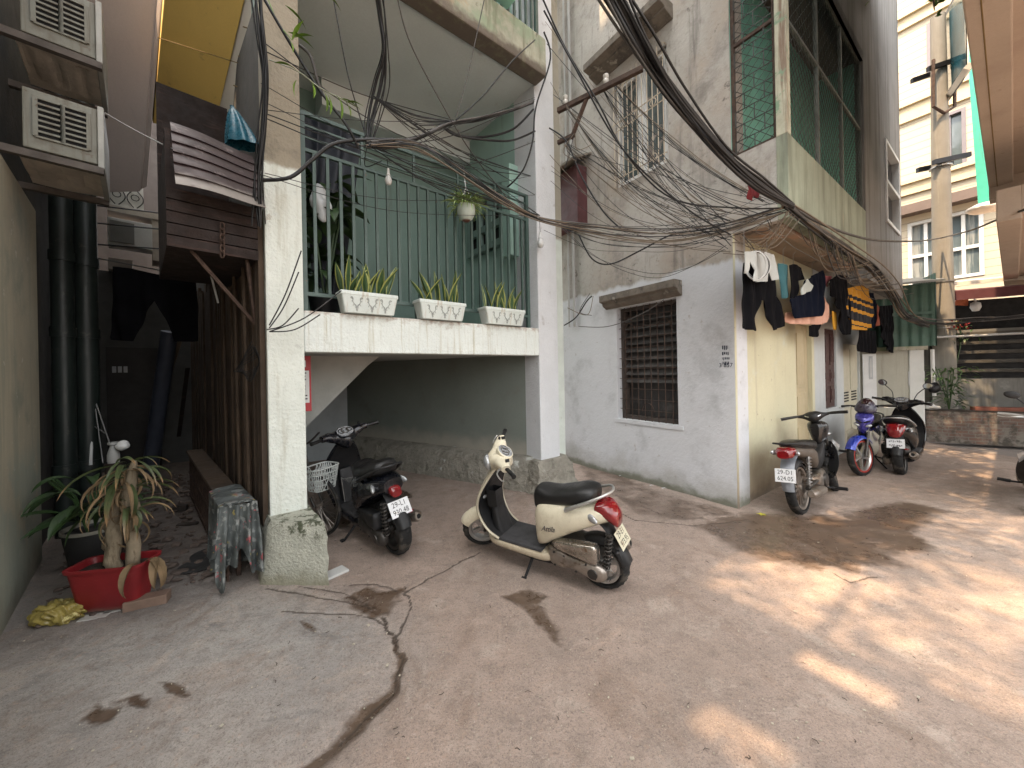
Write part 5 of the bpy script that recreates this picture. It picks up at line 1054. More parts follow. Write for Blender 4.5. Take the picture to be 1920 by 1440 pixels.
def underbone(root, paint, cfg):
    wb, r = 1.23, .283; fx, rx = wb/2, -wb/2; B = lambda mb, n, m, p=root, **k: mb.build(n, m, p, world=False, **({'smooth': 40} | k))
    st = Matrix.Translation((.36, 0, .9)) @ Matrix.Rotation(R(cfg.get('steer', 0)), 4, Vector((-.45, 0, .9)).normalized()) @ Matrix.Translation((-.36, 0, -.9))
    rimm = cfg.get('rim', m_alloy)
    wheel_parts(root, (fx, 0, r), r, .07, rimm, cfg.get('spokes', 5), .013, m4=st, rim_r=.222, band=cfg.get('band'))
    wheel_parts(root, (rx, 0, r), r, .08, cfg.get('rrim', rimm), cfg.get('spokes', 5), .013, rim_r=.222, spin=.8)
    mb = MB()
    for s in (-1, 1): mb.tube([st @ Vector(q) for q in ((fx, s*.065, r), (fx-.13, s*.06, r+.33), (fx-.18, s*.05, r+.48))], .019, 10)
    B(mb, 'fork', cfg.get('fork', m_darkalloy))
    B(fender((fx, 0, r), r+.025, .062, 25, 140, m4=st, drop=.05), 'front_fender', cfg.get('fender', paint))
    # front cowl and leg shields
    B(xloft([(.58, .70, .80, .03, 2.6), (.55, .64, .86, .085, 2.8), (.48, .60, .91, .12, 3), (.40, .60, .93, .12, 3), (.33, .64, .92, .09, 3), (.29, .70, .9, .05, 3)], 5).taper(.60, .93, .35, 1.1), 'front_cowl', paint)
    def shld(s):
        p = cat_rom([(.50, .66, .1), (.44, .56, .16), (.36, .42, .18), (.26, .30, .16), (.16, .25, .13)], 6)
        return MB().sheet(lambda u, v: (lambda q: Vector((q.x+.05*(1-v)-.02, s*(.045+(q.z-.045)*v), q.y)))(p[min(len(p)-1, int(u*(len(p)-1)+.5))]), len(p)-1, 6, .006)
    for s in (-1, 1): B(shld(s), 'leg_shield', cfg.get('shield', paint))
    B(xloft([(.42, .58, .7, .05, 3), (.28, .44, .62, .065, 3), (.1, .37, .57, .07, 3), (-.06, .40, .63, .085, 3), (-.16, .46, .68, .1, 3)], 5), 'center_tunnel', m_blackpl)
    for s in (-1, 1):
        mb = MB(); mb.blob((0, 0, 0), 1, 3, 0, (.045, .05, .026)); mb.xf(Matrix.Translation((.535, s*.055, .74)) @ Matrix.Rotation(-s*.5, 4, 'Z') @ Matrix.Rotation(.3, 4, 'Y') @ Matrix.Rotation(s*.25, 4, 'X')); B(mb, 'headlight', m_lens)
        mb = MB(); mb.hexa([Vector(q) for q in ((.50, s*.105, .66), (.46, s*.17, .55), (.42, s*.165, .50), (.46, s*.1, .6), (.52, s*.11, .69), (.48, s*.185, .61), (.44, s*.18, .58), (.48, s*.1, .64))]); B(mb, 'turn_signal', cfg.get('sig', m_lens), smooth=None, bevel=.008)
    # seat, tail
    B(xloft([(-.02, .62, .70, .06, 3), (-.08, .63, .75, .095, 3), (-.25, .66, .755, .125, 3), (-.42, .68, .79, .125, 3), (-.6, .71, .815, .11, 3), (-.74, .74, .81, .085, 2.8), (-.8, .76, .8, .05, 2.6)], 6), 'seat', m_seat)
    B(xloft([(-.0, .44, .62, .07, 3), (-.14, .42, .67, .10, 3), (-.32, .52, .70, .125, 3), (-.55, .6, .73, .115, 3), (-.76, .665, .755, .09, 3), (-.88, .70, .76, .055, 2.8)], 6), 'tail_panel', cfg.get('tail', paint))
    mb = MB(); path = cat_rom([(-.5, .125, .74), (-.68, .13, .775), (-.84, .1, .80), (-.9, 0, .805), (-.84, -.1, .80), (-.68, -.13, .775), (-.5, -.125, .74)], 5); mb.tube(path, .014, 8, flat=.8); B(mb, 'grab_rail', cfg.get('rail', m_blackpl), smooth=60)
    B(xloft([(-.82, .66, .765, .095, 3), (-.88, .64, .765, .085, 2.8), (-.93, .65, .73, .055, 2.5)], 5), 'tail_light', m_red)
    for s in (-1, 1): mb = MB(); mb.blob((0, 0, 0), 1, 3, 0, (.045, .022, .028)); mb.xf(Matrix.Translation((-.84, s*.108, .70)) @ Matrix.Rotation(-s*.5, 4, 'Z')); B(mb, 'turn_signal', m_lens)
    g = cat_rom([(-.72, 0, .66), (-.84, 0, .58), (-.91, 0, .47), (-.93, 0, .37), (-.92, 0, .30)], 5); mb = MB()
    mb.sheet(lambda u, v: g[min(len(g)-1, int(u*(len(g)-1)+.5))] + Vector((.025*abs(2*v-1)**2, (2*v-1)*(.07-.02*u), 0)), len(g)-1, 8, .006); B(mb, 'rear_guard', cfg.get('guard', M('grey guard plastic', (.25, .27, .3), .5)))
    B(fender((rx, 0, r), r+.03, .055, 40, 150, drop=.04), 'rear_fender', m_blackpl)
    T = frame((-.945, 0, .475), (0, -1, 0), (.25, 0, .97)); plate(root, T, *cfg['plate'])
    # mechanics
    mb = MB(); mb.loft([sup(k[0], k[1], k[2], k[3], k[4], 24) for k in key_interp([(.2, .24, .36, .05, 3), (.12, .2, .38, .09, 3.4), (-.08, .19, .38, .12, 3.6), (-.22, .22, .36, .11, 3.4), (-.28, .25, .33, .06, 3)], 4)]); e_ = B(mb, 'engine', m_dirtymetal)
    mb = MB()
    for s in (-1, 1): mb.lathe([(0, 0), (.075, 0), (.07, .02), (.03, .03), (0, .03)], 20, Matrix.Translation((-.06, s*.118, .28)) @ Matrix.Rotation(-s*PI/2, 4, 'X'), cap=False)
    for i in range(7): mb.box((.17+i*.016, 0, .31), (.006, .15, .13))
    B(mb, 'engine_cover', m_darkalloy, e_)
    mb = MB(); mb.tube([(-.18, .085, .3), (rx, .085, r)], .028, 8, flat=.6); mb.tube([(-.18, -.085, .3), (rx, -.085, r)], .02, 8); B(mb, 'swing_arm', m_darkalloy)
    for s in (-1, 1):
        mb = MB(); spring(mb, (rx+.01, s*.105, r+.03), (rx+.1, s*.11, .62), .026, 10, .0075); B(mb, 'shock_absorber', M('dull spring steel', (.3, .29, .28), .4, .8, var=.3))
    mb = MB(); d = Vector((-1, -.03, .1)).normalized(); mb.tube([(.18, -.05, .24), (.1, -.09, .17), (-.12, -.12, .19)], .017, 8); mb.tube([Vector((-.12, -.125, .19))+d*q for q in (0, .1, .11, .2, .45, .58, .6)], [.018, .026, .042, .048, .047, .042, .03], 16); B(mb, 'muffler', m_dirtymetal)
    mb = MB(); mb.tube([(-.1, .0, .2), (-.05, .2, .19), (-.05, .3, .19)], .012, 6); mb.tube([(-.1, .0, .2), (-.05, -.2, .19), (-.05, -.3, .19)], .012, 6)
    for s in (-1, 1): mb.tube([(-.05, s*.21, .19), (-.05, s*.31, .19)], .02, 8)
    B(mb, 'foot_peg', m_black_metal)
    mb = MB(); mb.tube([(-.1, .1, .2), (-.08, .2, .1), (-.07, .27, .03)], .011, 6); B(mb, 'stand', m_black_metal)
    # handlebar
    mb = MB(); rows = []
    for y in np.linspace(-.16, .16, 25):
        a = abs(y); w = .016+.075*math.exp(-(a/.09)**2.4); h = .016+.055*math.exp(-(a/.09)**2.4); cx, cz = .345-.16*max(0, a-.05), .985+.03*min(1, a/.2)
        rows.append([st @ Vector((cx+w*math.cos(t_), y, cz+h*math.sin(t_))) for t_ in np.linspace(0, 2*PI, 21)[:-1]])
    mb.loft(rows); hb = B(mb, 'handlebar_cover', cfg.get('head', m_blackpl), smooth=50)
    if cfg.get('screen'):
        B(xloft([(.50, .93, .98, .02, 3), (.47, .91, 1.06, .10, 3), (.40, .92, 1.12, .135, 3), (.32, .95, 1.1, .12, 3), (.28, .98, 1.06, .07, 3)], 5).taper(.91, 1.12, 1.15, .55), 'bar_cowl', cfg['screen'], hb)
        B(xloft([(.475, .99, 1.075, .05, 3), (.425, .985, 1.125, .11, 3), (.36, 1.04, 1.135, .1, 3)], 5).taper(.98, 1.13, 1., .5), 'windscreen', M('amber smoked screen', (.035, .016, .018), .1, coat=.5), hb)
        for s in (-1, 1): mb = MB(); mb.blob((0, 0, 0), 1, 2, 0, (.03, .045, .012)); mb.xf(Matrix.Translation((.585, s*.045, .80)) @ Matrix.Rotation(s*.5, 4, 'X')); B(mb, 'trim', m_dark)
    T = st @ frame(Vector((.305, 0, 1.018)), (0, -1, 0), (.8, 0, .6)); mb = MB(); mb.lathe([(0, .006), (.06, .005), (.066, -.01), (.066, -.03)], 24, T @ Matrix.Diagonal((1.15, .7, 1, 1)), cap=False); B(mb, 'gauge', cfg.get('gauge', M('dark gauge', (.05, .05, .05), .15, var=.6, vs=30)), hb)
    mb = MB(); mb.lathe([(.066, .002), (.072, .005), (.078, .0)], 24, T @ Matrix.Diagonal((1.15, .7, 1, 1)), cap=False); B(mb, 'gauge_bezel', m_chrome, hb)
    for s in (-1, 1):
        mb = MB(); mb.tube([st @ Vector(q) for q in ((.33, s*.14, 1.01), (.31, s*.18, 1.012), (.285, s*.26, 1.01), (.265, s*.34, 1.005))], [.012, .016, .0185, .018], 12); B(mb, 'grip', cfg.get('grip', m_seat))
        mb = MB(); mb.tube(cat_rom([st @ Vector(q) for q in ((.36, s*.17, 1.005), (.385, s*.22, 1.0), (.355, s*.3, .985), (.335, s*.345, .985))], 4), .007, 6); B(mb, 'brake_lever', m_alloy)
        if cfg.get('mirrors'): mirror(root, st @ Matrix.Translation((.33, 0, 1.02)), s, cfg['mirrors'])
q = G(1503, 963); ub = place('black_motorbike', 'small black motorbike with plate 29-D1 and bare mudguard parked against the cream wall', q, q+Vector((.975, .75, 0)), 6)
underbone(ub, M('black moped paint', (.008, .008, .009), .3, var=.3, coat=.3), dict(plate=('29-D1', '624.05'), steer=14, rim=m_dirtymetal, rail=m_blackpl, tail=M('grey brown tail plastic', (.12, .095, .075), .45, var=.3), spokes=14))
q = G(1607, 890); bb_ = place('blue_motorbike', 'blue motorbike with its front wheel toward the viewer', q+Vector((.93, .81, 0)), q, 5)
m_blue = M('metallic blue paint', (.02, .05, .42), .22, .3, var=.3, coat=.5); m_violet = M('blue violet paint', (.055, .05, .30), .25, .3, var=.3, coat=.5)
underbone(bb_, m_violet, dict(plate=(None, None), steer=-22, fender=m_blue, band=M('red rim tape', (.32, .03, .02), .5), shield=M('ivory shield plastic', (.55, .53, .45), .4), sig=M('ivory shield plastic', (.55, .53, .45), .4), screen=M('dark violet cowl', (.03, .025, .05), .3, coat=.4), gauge=M('amber screen', (.25, .13, .06), .15)))
q = G(1950, 968); pb_ = place('grey_motorbike', 'partly visible motorbike with a mirror and silver lever at the lane edge', q+Vector((1.0, .72, 0)), q, 4)
underbone(pb_, M('grey silver paint', (.35, .35, .34), .3, .4, var=.2), dict(plate=(None, None), steer=6, mirrors=.2, shield=m_blackpl, tail=m_blackpl, rim=M('brown dusty rim', (.16, .1, .07), .6, .3), grip=M('grey worn grip', (.35, .34, .32), .6), head=m_blackpl))
# bicycle with a basket behind the pillar
bc = thing('bicycle', 'old bicycle with a white front basket half hidden behind the garage pillar', 'bicycle', (-2.0, 3.84, 0), (R(3), 0, math.atan2(-.42, .9)))
WM[bc.name] = Matrix.Translation((-2.0, 3.84, 0)) @ Matrix.Rotation(math.atan2(-.42, .9), 4, 'Z')
def bwheel(x):
    mb = MB(); T = Matrix.Translation((x, 0, .31)) @ Matrix.Rotation(-PI/2, 4, 'X'); mb.lathe([(.272, -.012), (.285, -.015), (.285, .015), (.272, .012)], 40, T, closed=True); mb.lathe([(0, -.04), (.02, -.04), (.02, .04), (0, .04)], 10, T, cap=False)
    for i in range(28): a = i/28*2*PI; mb.tube([T @ Vector((.018*math.cos(a+.6), .018*math.sin(a+.6), .02*(-1)**i)), T @ Vector((.275*math.cos(a), .275*math.sin(a), 0))], .0015, 3, cap=False)
    w = mb.build('wheel', m_dirtymetal, bc, world=False, smooth=40); mb = MB(); mb.lathe([(.285+.014+.016*math.cos(i/10*2*PI), .017*math.sin(i/10*2*PI)) for i in range(10)], 44, T, closed=True); mb.build('tyre', m_tyre, w, world=False, smooth=60)
bwheel(0); bwheel(-1.0)
mb = MB()
for a, b_ in (((-.14, 0, .78), (-.62, 0, .33)), ((-.14, 0, .72), (-.66, 0, .5)), ((-.6, 0, .32), (-.72, 0, .8)), ((-1, 0, .31), (-.62, 0, .32)), ((-1, 0, .31), (-.7, 0, .68))): mb.tube([a, b_], .015, 8)
mb.build('frame', M('dull red bicycle paint', (.22, .05, .035), .5, var=.3), bc, world=False, smooth=60)
mb = MB(); mb.tube([(-.16, 0, .9), (-.12, 0, .7), (-.05, .05, .4), (0, .05, .31)], .012, 8); mb.tube([(-.05, -.05, .4), (0, -.05, .31)], .012, 8); mb.tube(cat_rom([(-.3, -.27, .98), (-.2, -.2, 1.0), (-.15, 0, .93), (-.2, .2, 1.0), (-.3, .27, .98)], 5), .011, 8); mb.build('fork', m_darkalloy, bc, world=False, smooth=60)
mb = MB(); mb.blob((-.74, 0, .84), 1, 2, 0, (.13, .08, .035)); mb.build('saddle', m_seat, bc, world=False, smooth=60)
mb = MB()
def bk(u, z): u *= 2*PI; k = .75+.25*(z-.5)/.22; return Vector((.07+.12*k*math.copysign(abs(math.cos(u))**.5, math.cos(u)), .15*k*math.copysign(abs(math.sin(u))**.5, math.sin(u)), z))
for z in (.5, .555, .61, .665, .72): mb.tube([bk(i/28, z) for i in range(28)], .005 if z < .71 else .008, 5, closed=True)
for i in range(28): mb.tube([bk(i/28, .5), bk((i+1.5)/28, .72)], .004, 4, cap=False); mb.tube([bk(i/28, .5), bk((i-1.5)/28, .72)], .004, 4, cap=False)
mb.build('basket', M('greyish white basket plastic', (.5, .53, .51), .5), bc, world=False)
# ================================================================ leaves
def leafmat(name, c, edge=None, ew=.3, dry=None, rough=.5):
    if name in MATS: return MATS[name]
    t = NT(name); uv = t.n('ShaderNodeTexCoord').outputs['UV']; x = t.n('ShaderNodeSeparateXYZ'); t.l(uv, x.inputs[0])
    col = t.mix(t.rng(t.noise(9, 4), .3, .7), c, tuple(q*.62 for q in c))
    st = t.math('ABSOLUTE', t.math('SUBTRACT', x.outputs[1], .5), 0)
    if edge: col = t.mix(t.rng(st, .5-ew/2-.03, .5-ew/2+.03), col, edge)
    if dry: col = t.mix(t.rng(t.math('ADD', x.outputs[0], t.math('MULTIPLY', t.noise(14, 4), .5)), .9, 1.2), col, dry)
    t.l(col, t.b.inputs['Base Color']); t.b.inputs['Roughness'].default_value = rough
    try: t.b.inputs['Subsurface Weight'].default_value = 0
    except KeyError: pass
    MATS[name] = t.m; return t.m
def blade(mb, base, az, el, L_, w, droop=1., fold=.15, twist=0., n=8, tip=1., wmax=.4, th=0):
    """a leaf from base, heading az, rising el; droop bends it down along its length"""
    p = Vector(base); pts = []; e = el; ds = L_/n
    for i in range(n+1):
        pts.append((p.copy(), e)); p = p + Vector((math.cos(az)*math.cos(e), math.sin(az)*math.cos(e), math.sin(e)))*ds; e -= droop/n
    side0 = Vector((-math.sin(az), math.cos(az), 0))
    def f(u, v):
        k = min(n, int(u*n+.5)); q, e_ = pts[k]; up = Vector((-math.cos(az)*math.sin(e_), -math.sin(az)*math.sin(e_), math.cos(e_)))
        a = twist*u; sd = side0*math.cos(a)+up*math.sin(a); un = up*math.cos(a)-side0*math.sin(a)
        ww = w*((u/wmax)**.6 if u < wmax else max(.02, (1-((u-wmax)/(1-wmax))**1.7))); ww = max(ww, w*.12*(1-u)); s = 2*v-1
        return q + sd*ww*.5*s + un*(fold*ww*(abs(s)-.3))
    return mb.sheet(f, n, 4, th, uv=True)
m_leaf = leafmat('deep green leaf', (.035, .075, .022)); m_leafp = leafmat('bright young leaf', (.16, .30, .03), rough=.45); m_snake = leafmat('snake plant leaf', (.045, .10, .035), (.34, .36, .10), .34)
m_dry = leafmat('dry brown leaf', (.22, .15, .08), rough=.85); m_wilt = leafmat('wilting leaf', (.07, .095, .035), dry=(.26, .16, .08))
m_trunk = M('fibrous stem bark', (.27, .22, .15), .95, var=.3, vs=8, bump=.8, bs=25, layers=[dict(k='noise', s=1, st=(40, 40, 3), lo=.5, hi=.65, c=(.13, .10, .065))])
m_soil = M('potting soil', (.04, .03, .022), .95, var=.4, bump=.7, bs=30)
def rrect(cx, cy, z, w, d, r, rot=0, n=5):
    out = []
    for sx, sy, a0 in ((1, 1, 0), (-1, 1, 90), (-1, -1, 180), (1, -1, 270)):
        for i in range(n+1):
            a = R(a0+90*i/n); out.append(Vector((sx*(w/2-r)+r*math.cos(a), sy*(d/2-r)+r*math.sin(a), 0)))
    c, s = math.cos(rot), math.sin(rot); return [Vector((cx+p.x*c-p.y*s, cy+p.x*s+p.y*c, z)) for p in out]
# ---- red tub with the dying dracaena
tc = G(184, 1150); tc = Vector((tc.x+.04, tc.y+.075, 0)); tr_ = R(10)
rt = thing('red_tub', 'red rectangular plastic tub standing on tile scraps by the alley mouth', 'planter', tc)
mb = MB(); T_ = lambda z, w, d, r=.06: rrect(tc.x, tc.y, z*.95, w*.86, d*.84, r*.9, tr_)
mb.loft([T_(.02, .40, .19), T_(.03, .43, .205), T_(.22, .49, .25), T_(.325, .525, .275), T_(.327, .56, .305, .07), T_(.347, .565, .31, .07), T_(.35, .55, .295, .07), T_(.345, .515, .265), T_(.30, .49, .25)])
mb.build('tub', M('scuffed red plastic', (.25, .017, .021), .45, var=.2, vs=5, layers=[dict(k='noise', s=1.5, st=(3, 3, 14), lo=.6, hi=.75, c=(.32, .07, .065), amtf=.5), dict(k='z', lo=.06, hi=.02, s=9, amt=.06, c=(.2, .1, .08))]), rt, smooth=40)
mb = MB(); mb.loft([T_(.302, .485, .245), T_(.315, .3, .12)]); mb.build('soil', m_soil, rt)
dp = thing('dracaena_plant', 'half dead dracaena with thick cut stems in the red tub', 'plant', tc+Vector((0, 0, .27)))
rr = random.Random(11)
for x, y, h, r in ((.03, -.03, .52, .043), (.125, .01, .60, .04), (-.06, .03, .36, .034)):
    b0 = tc+Vector((x, y, .25)); pts = [b0+Vector((.012*math.sin(i*1.3+x*40), .01*math.cos(i*1.7), h*i/10)) for i in range(11)]
    mb = MB(); mb.tube(pts, [r*(1.02-.01*i+.025*math.sin(i*2.9+x*9)) for i in range(11)], 14); mb.build('stem', m_trunk, dp, smooth=60)
cr = tc+Vector((.09, .0, .25))
mb = MB(); mb.tube([cr+Vector((.01*i, .0, .45+.05*i)) for i in range(8)], [.035, .04, .042, .04, .036, .03, .026, .015], 10); mb.build('dry_core', m_trunk, dp, smooth=60)
mb = MB()
for i in range(32): blade(mb, cr+Vector((rr.uniform(-.04, .07), rr.uniform(-.03, .03), .40+rr.uniform(0, .42))), rr.uniform(-3.3, 1.2), rr.uniform(-.3, 1.), rr.uniform(.2, .46), rr.uniform(.018, .042), rr.uniform(1.4, 2.9), .3, rr.uniform(-.8, .8), 9)
mb.build('wilted_leaf', m_wilt, dp, smooth=60)['kind'] = 'stuff'
mb = MB()
for i in range(34): blade(mb, cr+Vector((rr.uniform(-.05, .08), rr.uniform(-.05, .03), .34+rr.uniform(0, .44))), rr.uniform(-3.3, 1.0), rr.uniform(-.8, .7), rr.uniform(.16, .40), rr.uniform(.012, .034), rr.uniform(2.0, 3.2), .4, rr.uniform(-1.2, 1.2), 9)
for x, y, a in ((.3, -.02, -.3), (.33, .03, -.9), (.27, -.05, -1.2)): blade(mb, tc+Vector((x-.05, y, .33)), a, .5, .34, .055, 3.1, .4, .7, 9)
mb.build('dry_leaf', m_dry, dp, smooth=60)['kind'] = 'stuff'
mb = MB()
for az, el, L_, w in ((3.0, .5, .48, .075), (2.7, .25, .52, .08), (3.3, .1, .46, .07), (2.3, .6, .45, .07), (3.6, .35, .4, .065), (2.9, .9, .42, .07), (2.5, -.1, .4, .07)): blade(mb, cr+Vector((-.05, 0, .45)), az, el, L_, w, 1.6, .2, rr.uniform(-.4, .4), 10)
mb.build('green_leaf', m_leaf, dp, smooth=60)
# black pot behind, with a broad leafed plant
pc = Vector((-3.70, 3.3, 0)); bp_ = thing('black_pot', 'round black pot with a pale rim behind the red tub', 'pot', pc)
mb = MB(); mb.lathe([(.14, .0), (.16, .02), (.2, .3), (.2, .33), (.213, .335), (.213, .36), (.197, .36), (.185, .31), (0, .31)], 28, Matrix.Translation(pc), cap=False); mb.build('pot', M('dull black plastic pot', (.022, .022, .022), .6, layers=[dict(k='z', lo=.325, hi=.335, s=4, amt=.005, c=(.24, .23, .19))]), bp_, smooth=40)
bpl = thing('broadleaf_plant', 'dark green broad leaved plant growing in the black pot', 'plant', pc+Vector((0, 0, .31)))
mb = MB()
for i in range(5): a = rr.uniform(0, 6.2); mb.tube([pc+Vector((.05*math.cos(a), .05*math.sin(a), .3)), pc+Vector((.13*math.cos(a), .13*math.sin(a), .62)), pc+Vector((.26*math.cos(a), .26*math.sin(a), .8))], .008, 6)
mb.build('stem', m_leaf, bpl); mb = MB()
for i in range(26): a = rr.uniform(0, 6.28); h = rr.uniform(.35, .85); blade(mb, pc+Vector((.14*math.cos(a), .14*math.sin(a), h)), a+rr.uniform(-.4, .4), rr.uniform(.1, .9), rr.uniform(.25, .44), rr.uniform(.06, .1), rr.uniform(1., 2.2), .2, rr.uniform(-.4, .4), 9)
mb.build('leaf', m_leaf, bpl, smooth=60)['kind'] = 'stuff'
# yellow plastic bag, brick, tiles
yc = G(80, 1176); yb = thing('rubbish_bag', 'crumpled translucent yellow plastic bag by the cream wall', 'bag', yc)
mb = MB(); bm = bmesh.new(); bmesh.ops.create_icosphere(bm, subdivisions=5, radius=1)
for q in bm.verts:
    d = q.co.normalized(); k = 1+.16*math.sin(6*d.x+3*d.y)*math.sin(5*d.y+d.z*4)+.09*math.sin(13*d.x+9*d.z+4*math.sin(5*d.y))+.05*math.sin(25*d.y+11*d.x); q.co = Vector((d.x*.155*k, d.y*.10*k, max(0, .05+d.z*.065*k)))
bm.verts.index_update(); mb.add([yc+Vector((.02, .08, .0))+q.co for q in bm.verts], [tuple(q.index for q in f.verts) for f in bm.faces]); bm.free()
mb.build('bag', M('yellow polythene', (.32, .255, .07), .28, var=.3, vs=14, layers=[dict(k='noise', s=9, lo=.5, hi=.66, c=(.24, .18, .05)), dict(k='noise', s=13, lo=.6, hi=.68, c=(.62, .55, .25))]), yb, smooth=70)
def chip_box(name, label, cat, c, d, rz, mat, tilt=0, bev=.006):
    t = MB(); t.box((0, 0, d[2]/2), d); t.xf(Matrix.Translation(c) @ Matrix.Rotation(rz, 4, 'Z') @ Matrix.Rotation(tilt, 4, 'X')); return tag(t.build(name, mat, None, bevel=bev), label, cat)
m_brick = M('dusty brick', (.24, .16, .12), .95, var=.25, bump=.5, bs=30)
c = G(272, 1138); chip_box('brick', 'dusty brown brick lying against the red tub', 'brick', c+Vector((0, .02, 0)), (.24, .1, .07), .45, m_brick, bev=.008)
m_tile = M('pale tile', (.5, .49, .46), .5, var=.15)
chip_box('tile_scrap', 'longer pale tile scrap wedged under the red tub', 'tile', G(178, 1158), (.16, .07, .012), .3, m_tile); chip_box('tile_scrap', 'shorter pale tile scrap between brick and tub', 'tile', G(212, 1147), (.1, .06, .012), .5, m_tile)
c = G(626, 1077); chip_box('marble_offcut', 'flat white stone offcut on the ground beside the pillar plinth', 'stone', c, (.2, .12, .02), .9, M('white stone', (.6, .6, .58), .5))
c = G(372, 1063); tag(MB().lathe([(0, 0), (.14, 0), (.145, .008), (.13, .014), (.12, .01), (0, .01)], 28, Matrix.Translation(c+Vector((0, 0, .012))), cap=False).build('rubber_disc', M('dusty black rubber', (.035, .034, .034), .8, var=.4, vs=9), None, smooth=50), 'flat round black rubber disc lying at the alley mouth', 'disc')
c = G(395, 1040); tag(MB().lathe([(0, 0), (.15, 0), (.15, .012), (0, .012)], 24, Matrix.Translation(c+Vector((0, 0, .004))), cap=False).build('iron_disc', M('dusty black rubber', (.035, .034, .034)), None, smooth=50), 'worn iron disc half under the steel grating', 'disc')
for (x, y), s, a, lab in (((336, 958), (.16, .09, .07), .4, 'dark broken brick in the middle of the alley floor'), ((368, 930), (.12, .08, .06), 1., 'small broken brick beside the steel grating'), ((352, 985), (.2, .05, .03), .2, 'charred timber scrap on the alley floor')): chip_box('rubble_piece', lab, 'rubble', G(x, y), s, a, M('sooty rubble', (.05, .04, .034), .95, var=.4, bump=.5, bs=25), bev=.012)
# steel grating with a wooden top, and the cloth over its end
gt = thing('steel_grating', 'rusty steel grating with a flat wooden top standing along the plank wall', 'grating', A(.52, 5.2, 0))
mb = MB()
for z in (.06, .34, .58): abox(.47, .50, 3.75, 6.8, z-.014, z+.014, mb)
n_ = 36
for i in range(n_+1): q = 3.75+3.05*i/n_; abox(.478, .492, q-.008, q+.008, .0, .6, mb)
mb.build('bars', m_rust, gt)
for q0, q1 in ((3.72, 4.75), (4.76, 5.8), (5.81, 6.82)): abox(.45, .62, q0, q1, .6, .635).build('top_board', m_plank, gt, bevel=.004)
mb = MB()
for q in (3.8, 5.3, 6.7): abox(.55, .58, q, q+.03, 0, .6, mb)
mb.build('rear_leg', m_rust, gt)
ct = thing('draped_cloth', 'faded floral cloth draped over the near end of the grating', 'cloth', A(.5, 3.8, .6))
def cl(u, v):   # u across the top strip, v down both sides
    s = (v-.5)*2; top = .085; q = 3.62+.62*u+.02*math.sin(s*9)
    if abs(s) < .16: o = .54+ s/.16*top; z = .645+.006*math.sin(u*20)
    else:
        k = (abs(s)-.16)/.84; o = .54+math.copysign(top+.03+.05*math.sin(u*19+2*k)*k+.02*math.sin(u*41+3*k)*k-.02*k, s); z = .64-(.53-.13*math.sin(u*5+1))*k
    if u < .12: q -= .03*math.sin(s*7)
    return A(o, q, z)
t = NT('floral cloth'); col = t.mix(t.rng(t.noise(5, 5), .35, .65), (.13, .145, .142), (.05, .058, .056)); col = t.mix(t.rng(t.noise(12, 4), .56, .6), col, (.22, .23, .22)); col = t.mix(t.rng(t.noise(16, 3), .64, .67), col, (.34, .09, .10)); col = t.mix(t.rng(t.noise(15, 2, vec=None, stretch=(1, 1.3, .9)), .66, .69), col, (.34, .28, .1)); t.l(col, t.b.inputs['Base Color']); t.b.inputs['Roughness'].default_value = .7
MB().sheet(cl, 46, 60, .004).build('cloth', t.m, ct, smooth=70)
def cl2(u, v): return A(.41+.25*u+.05*(u-.5)*v, 3.60+.05*math.sin(u*23+v*2)*(.25+v)-.05*v+.02*math.sin(u*6)+.02*math.sin(u*47+v*5)*v, .645-(.47+.10*math.sin(u*8+.7)+.04*math.sin(u*19))*v)
MB().sheet(cl2, 40, 24, .004).build('hanging_flap', t.m, ct, smooth=70)
# leaning things inside the alley
def rod(name, label, cat, pts, r, mat, n=8, group=None):
    b0 = Vector(pts[0]); t_ = MB().tube(pts, r, n); o = t_.build(name, mat, None, smooth=60); return tag(o, label, cat, group)
g0 = G(280, 893); rod('leaning_pipe', 'thick blue grey plastic pipe leaning across the alley', 'pipe', [g0, P(318, 622, 6.0)], .105, M('blue grey pvc', (.07, .08, .11), .45, var=.2), 20)
def lean_board(label, p0, p1, w, mat): 
    d = p1-p0; s = Vector((.707, .707, 0))*w; mb = MB(); mb.hexa([p0-s/2, p0+s/2, p0+s/2+Vector((-.02, .02, 0)), p0-s/2+Vector((-.02, .02, 0)), p1-s/2, p1+s/2, p1+s/2+Vector((-.02, .02, 0)), p1-s/2+Vector((-.02, .02, 0))]); return tag(mb.build('leaning_board', mat, None, bevel=.003), label, 'board')
lean_board('pale leaning board crossing behind the blue grey pipe', G(264, 868), P(335, 640, 6.3), .09, M('pale old board', (.3, .25, .19), .8, var=.3)); lean_board('thin dark board leaning on the plank wall', G(330, 860), P(352, 690, 6.4), .06, m_dwood)

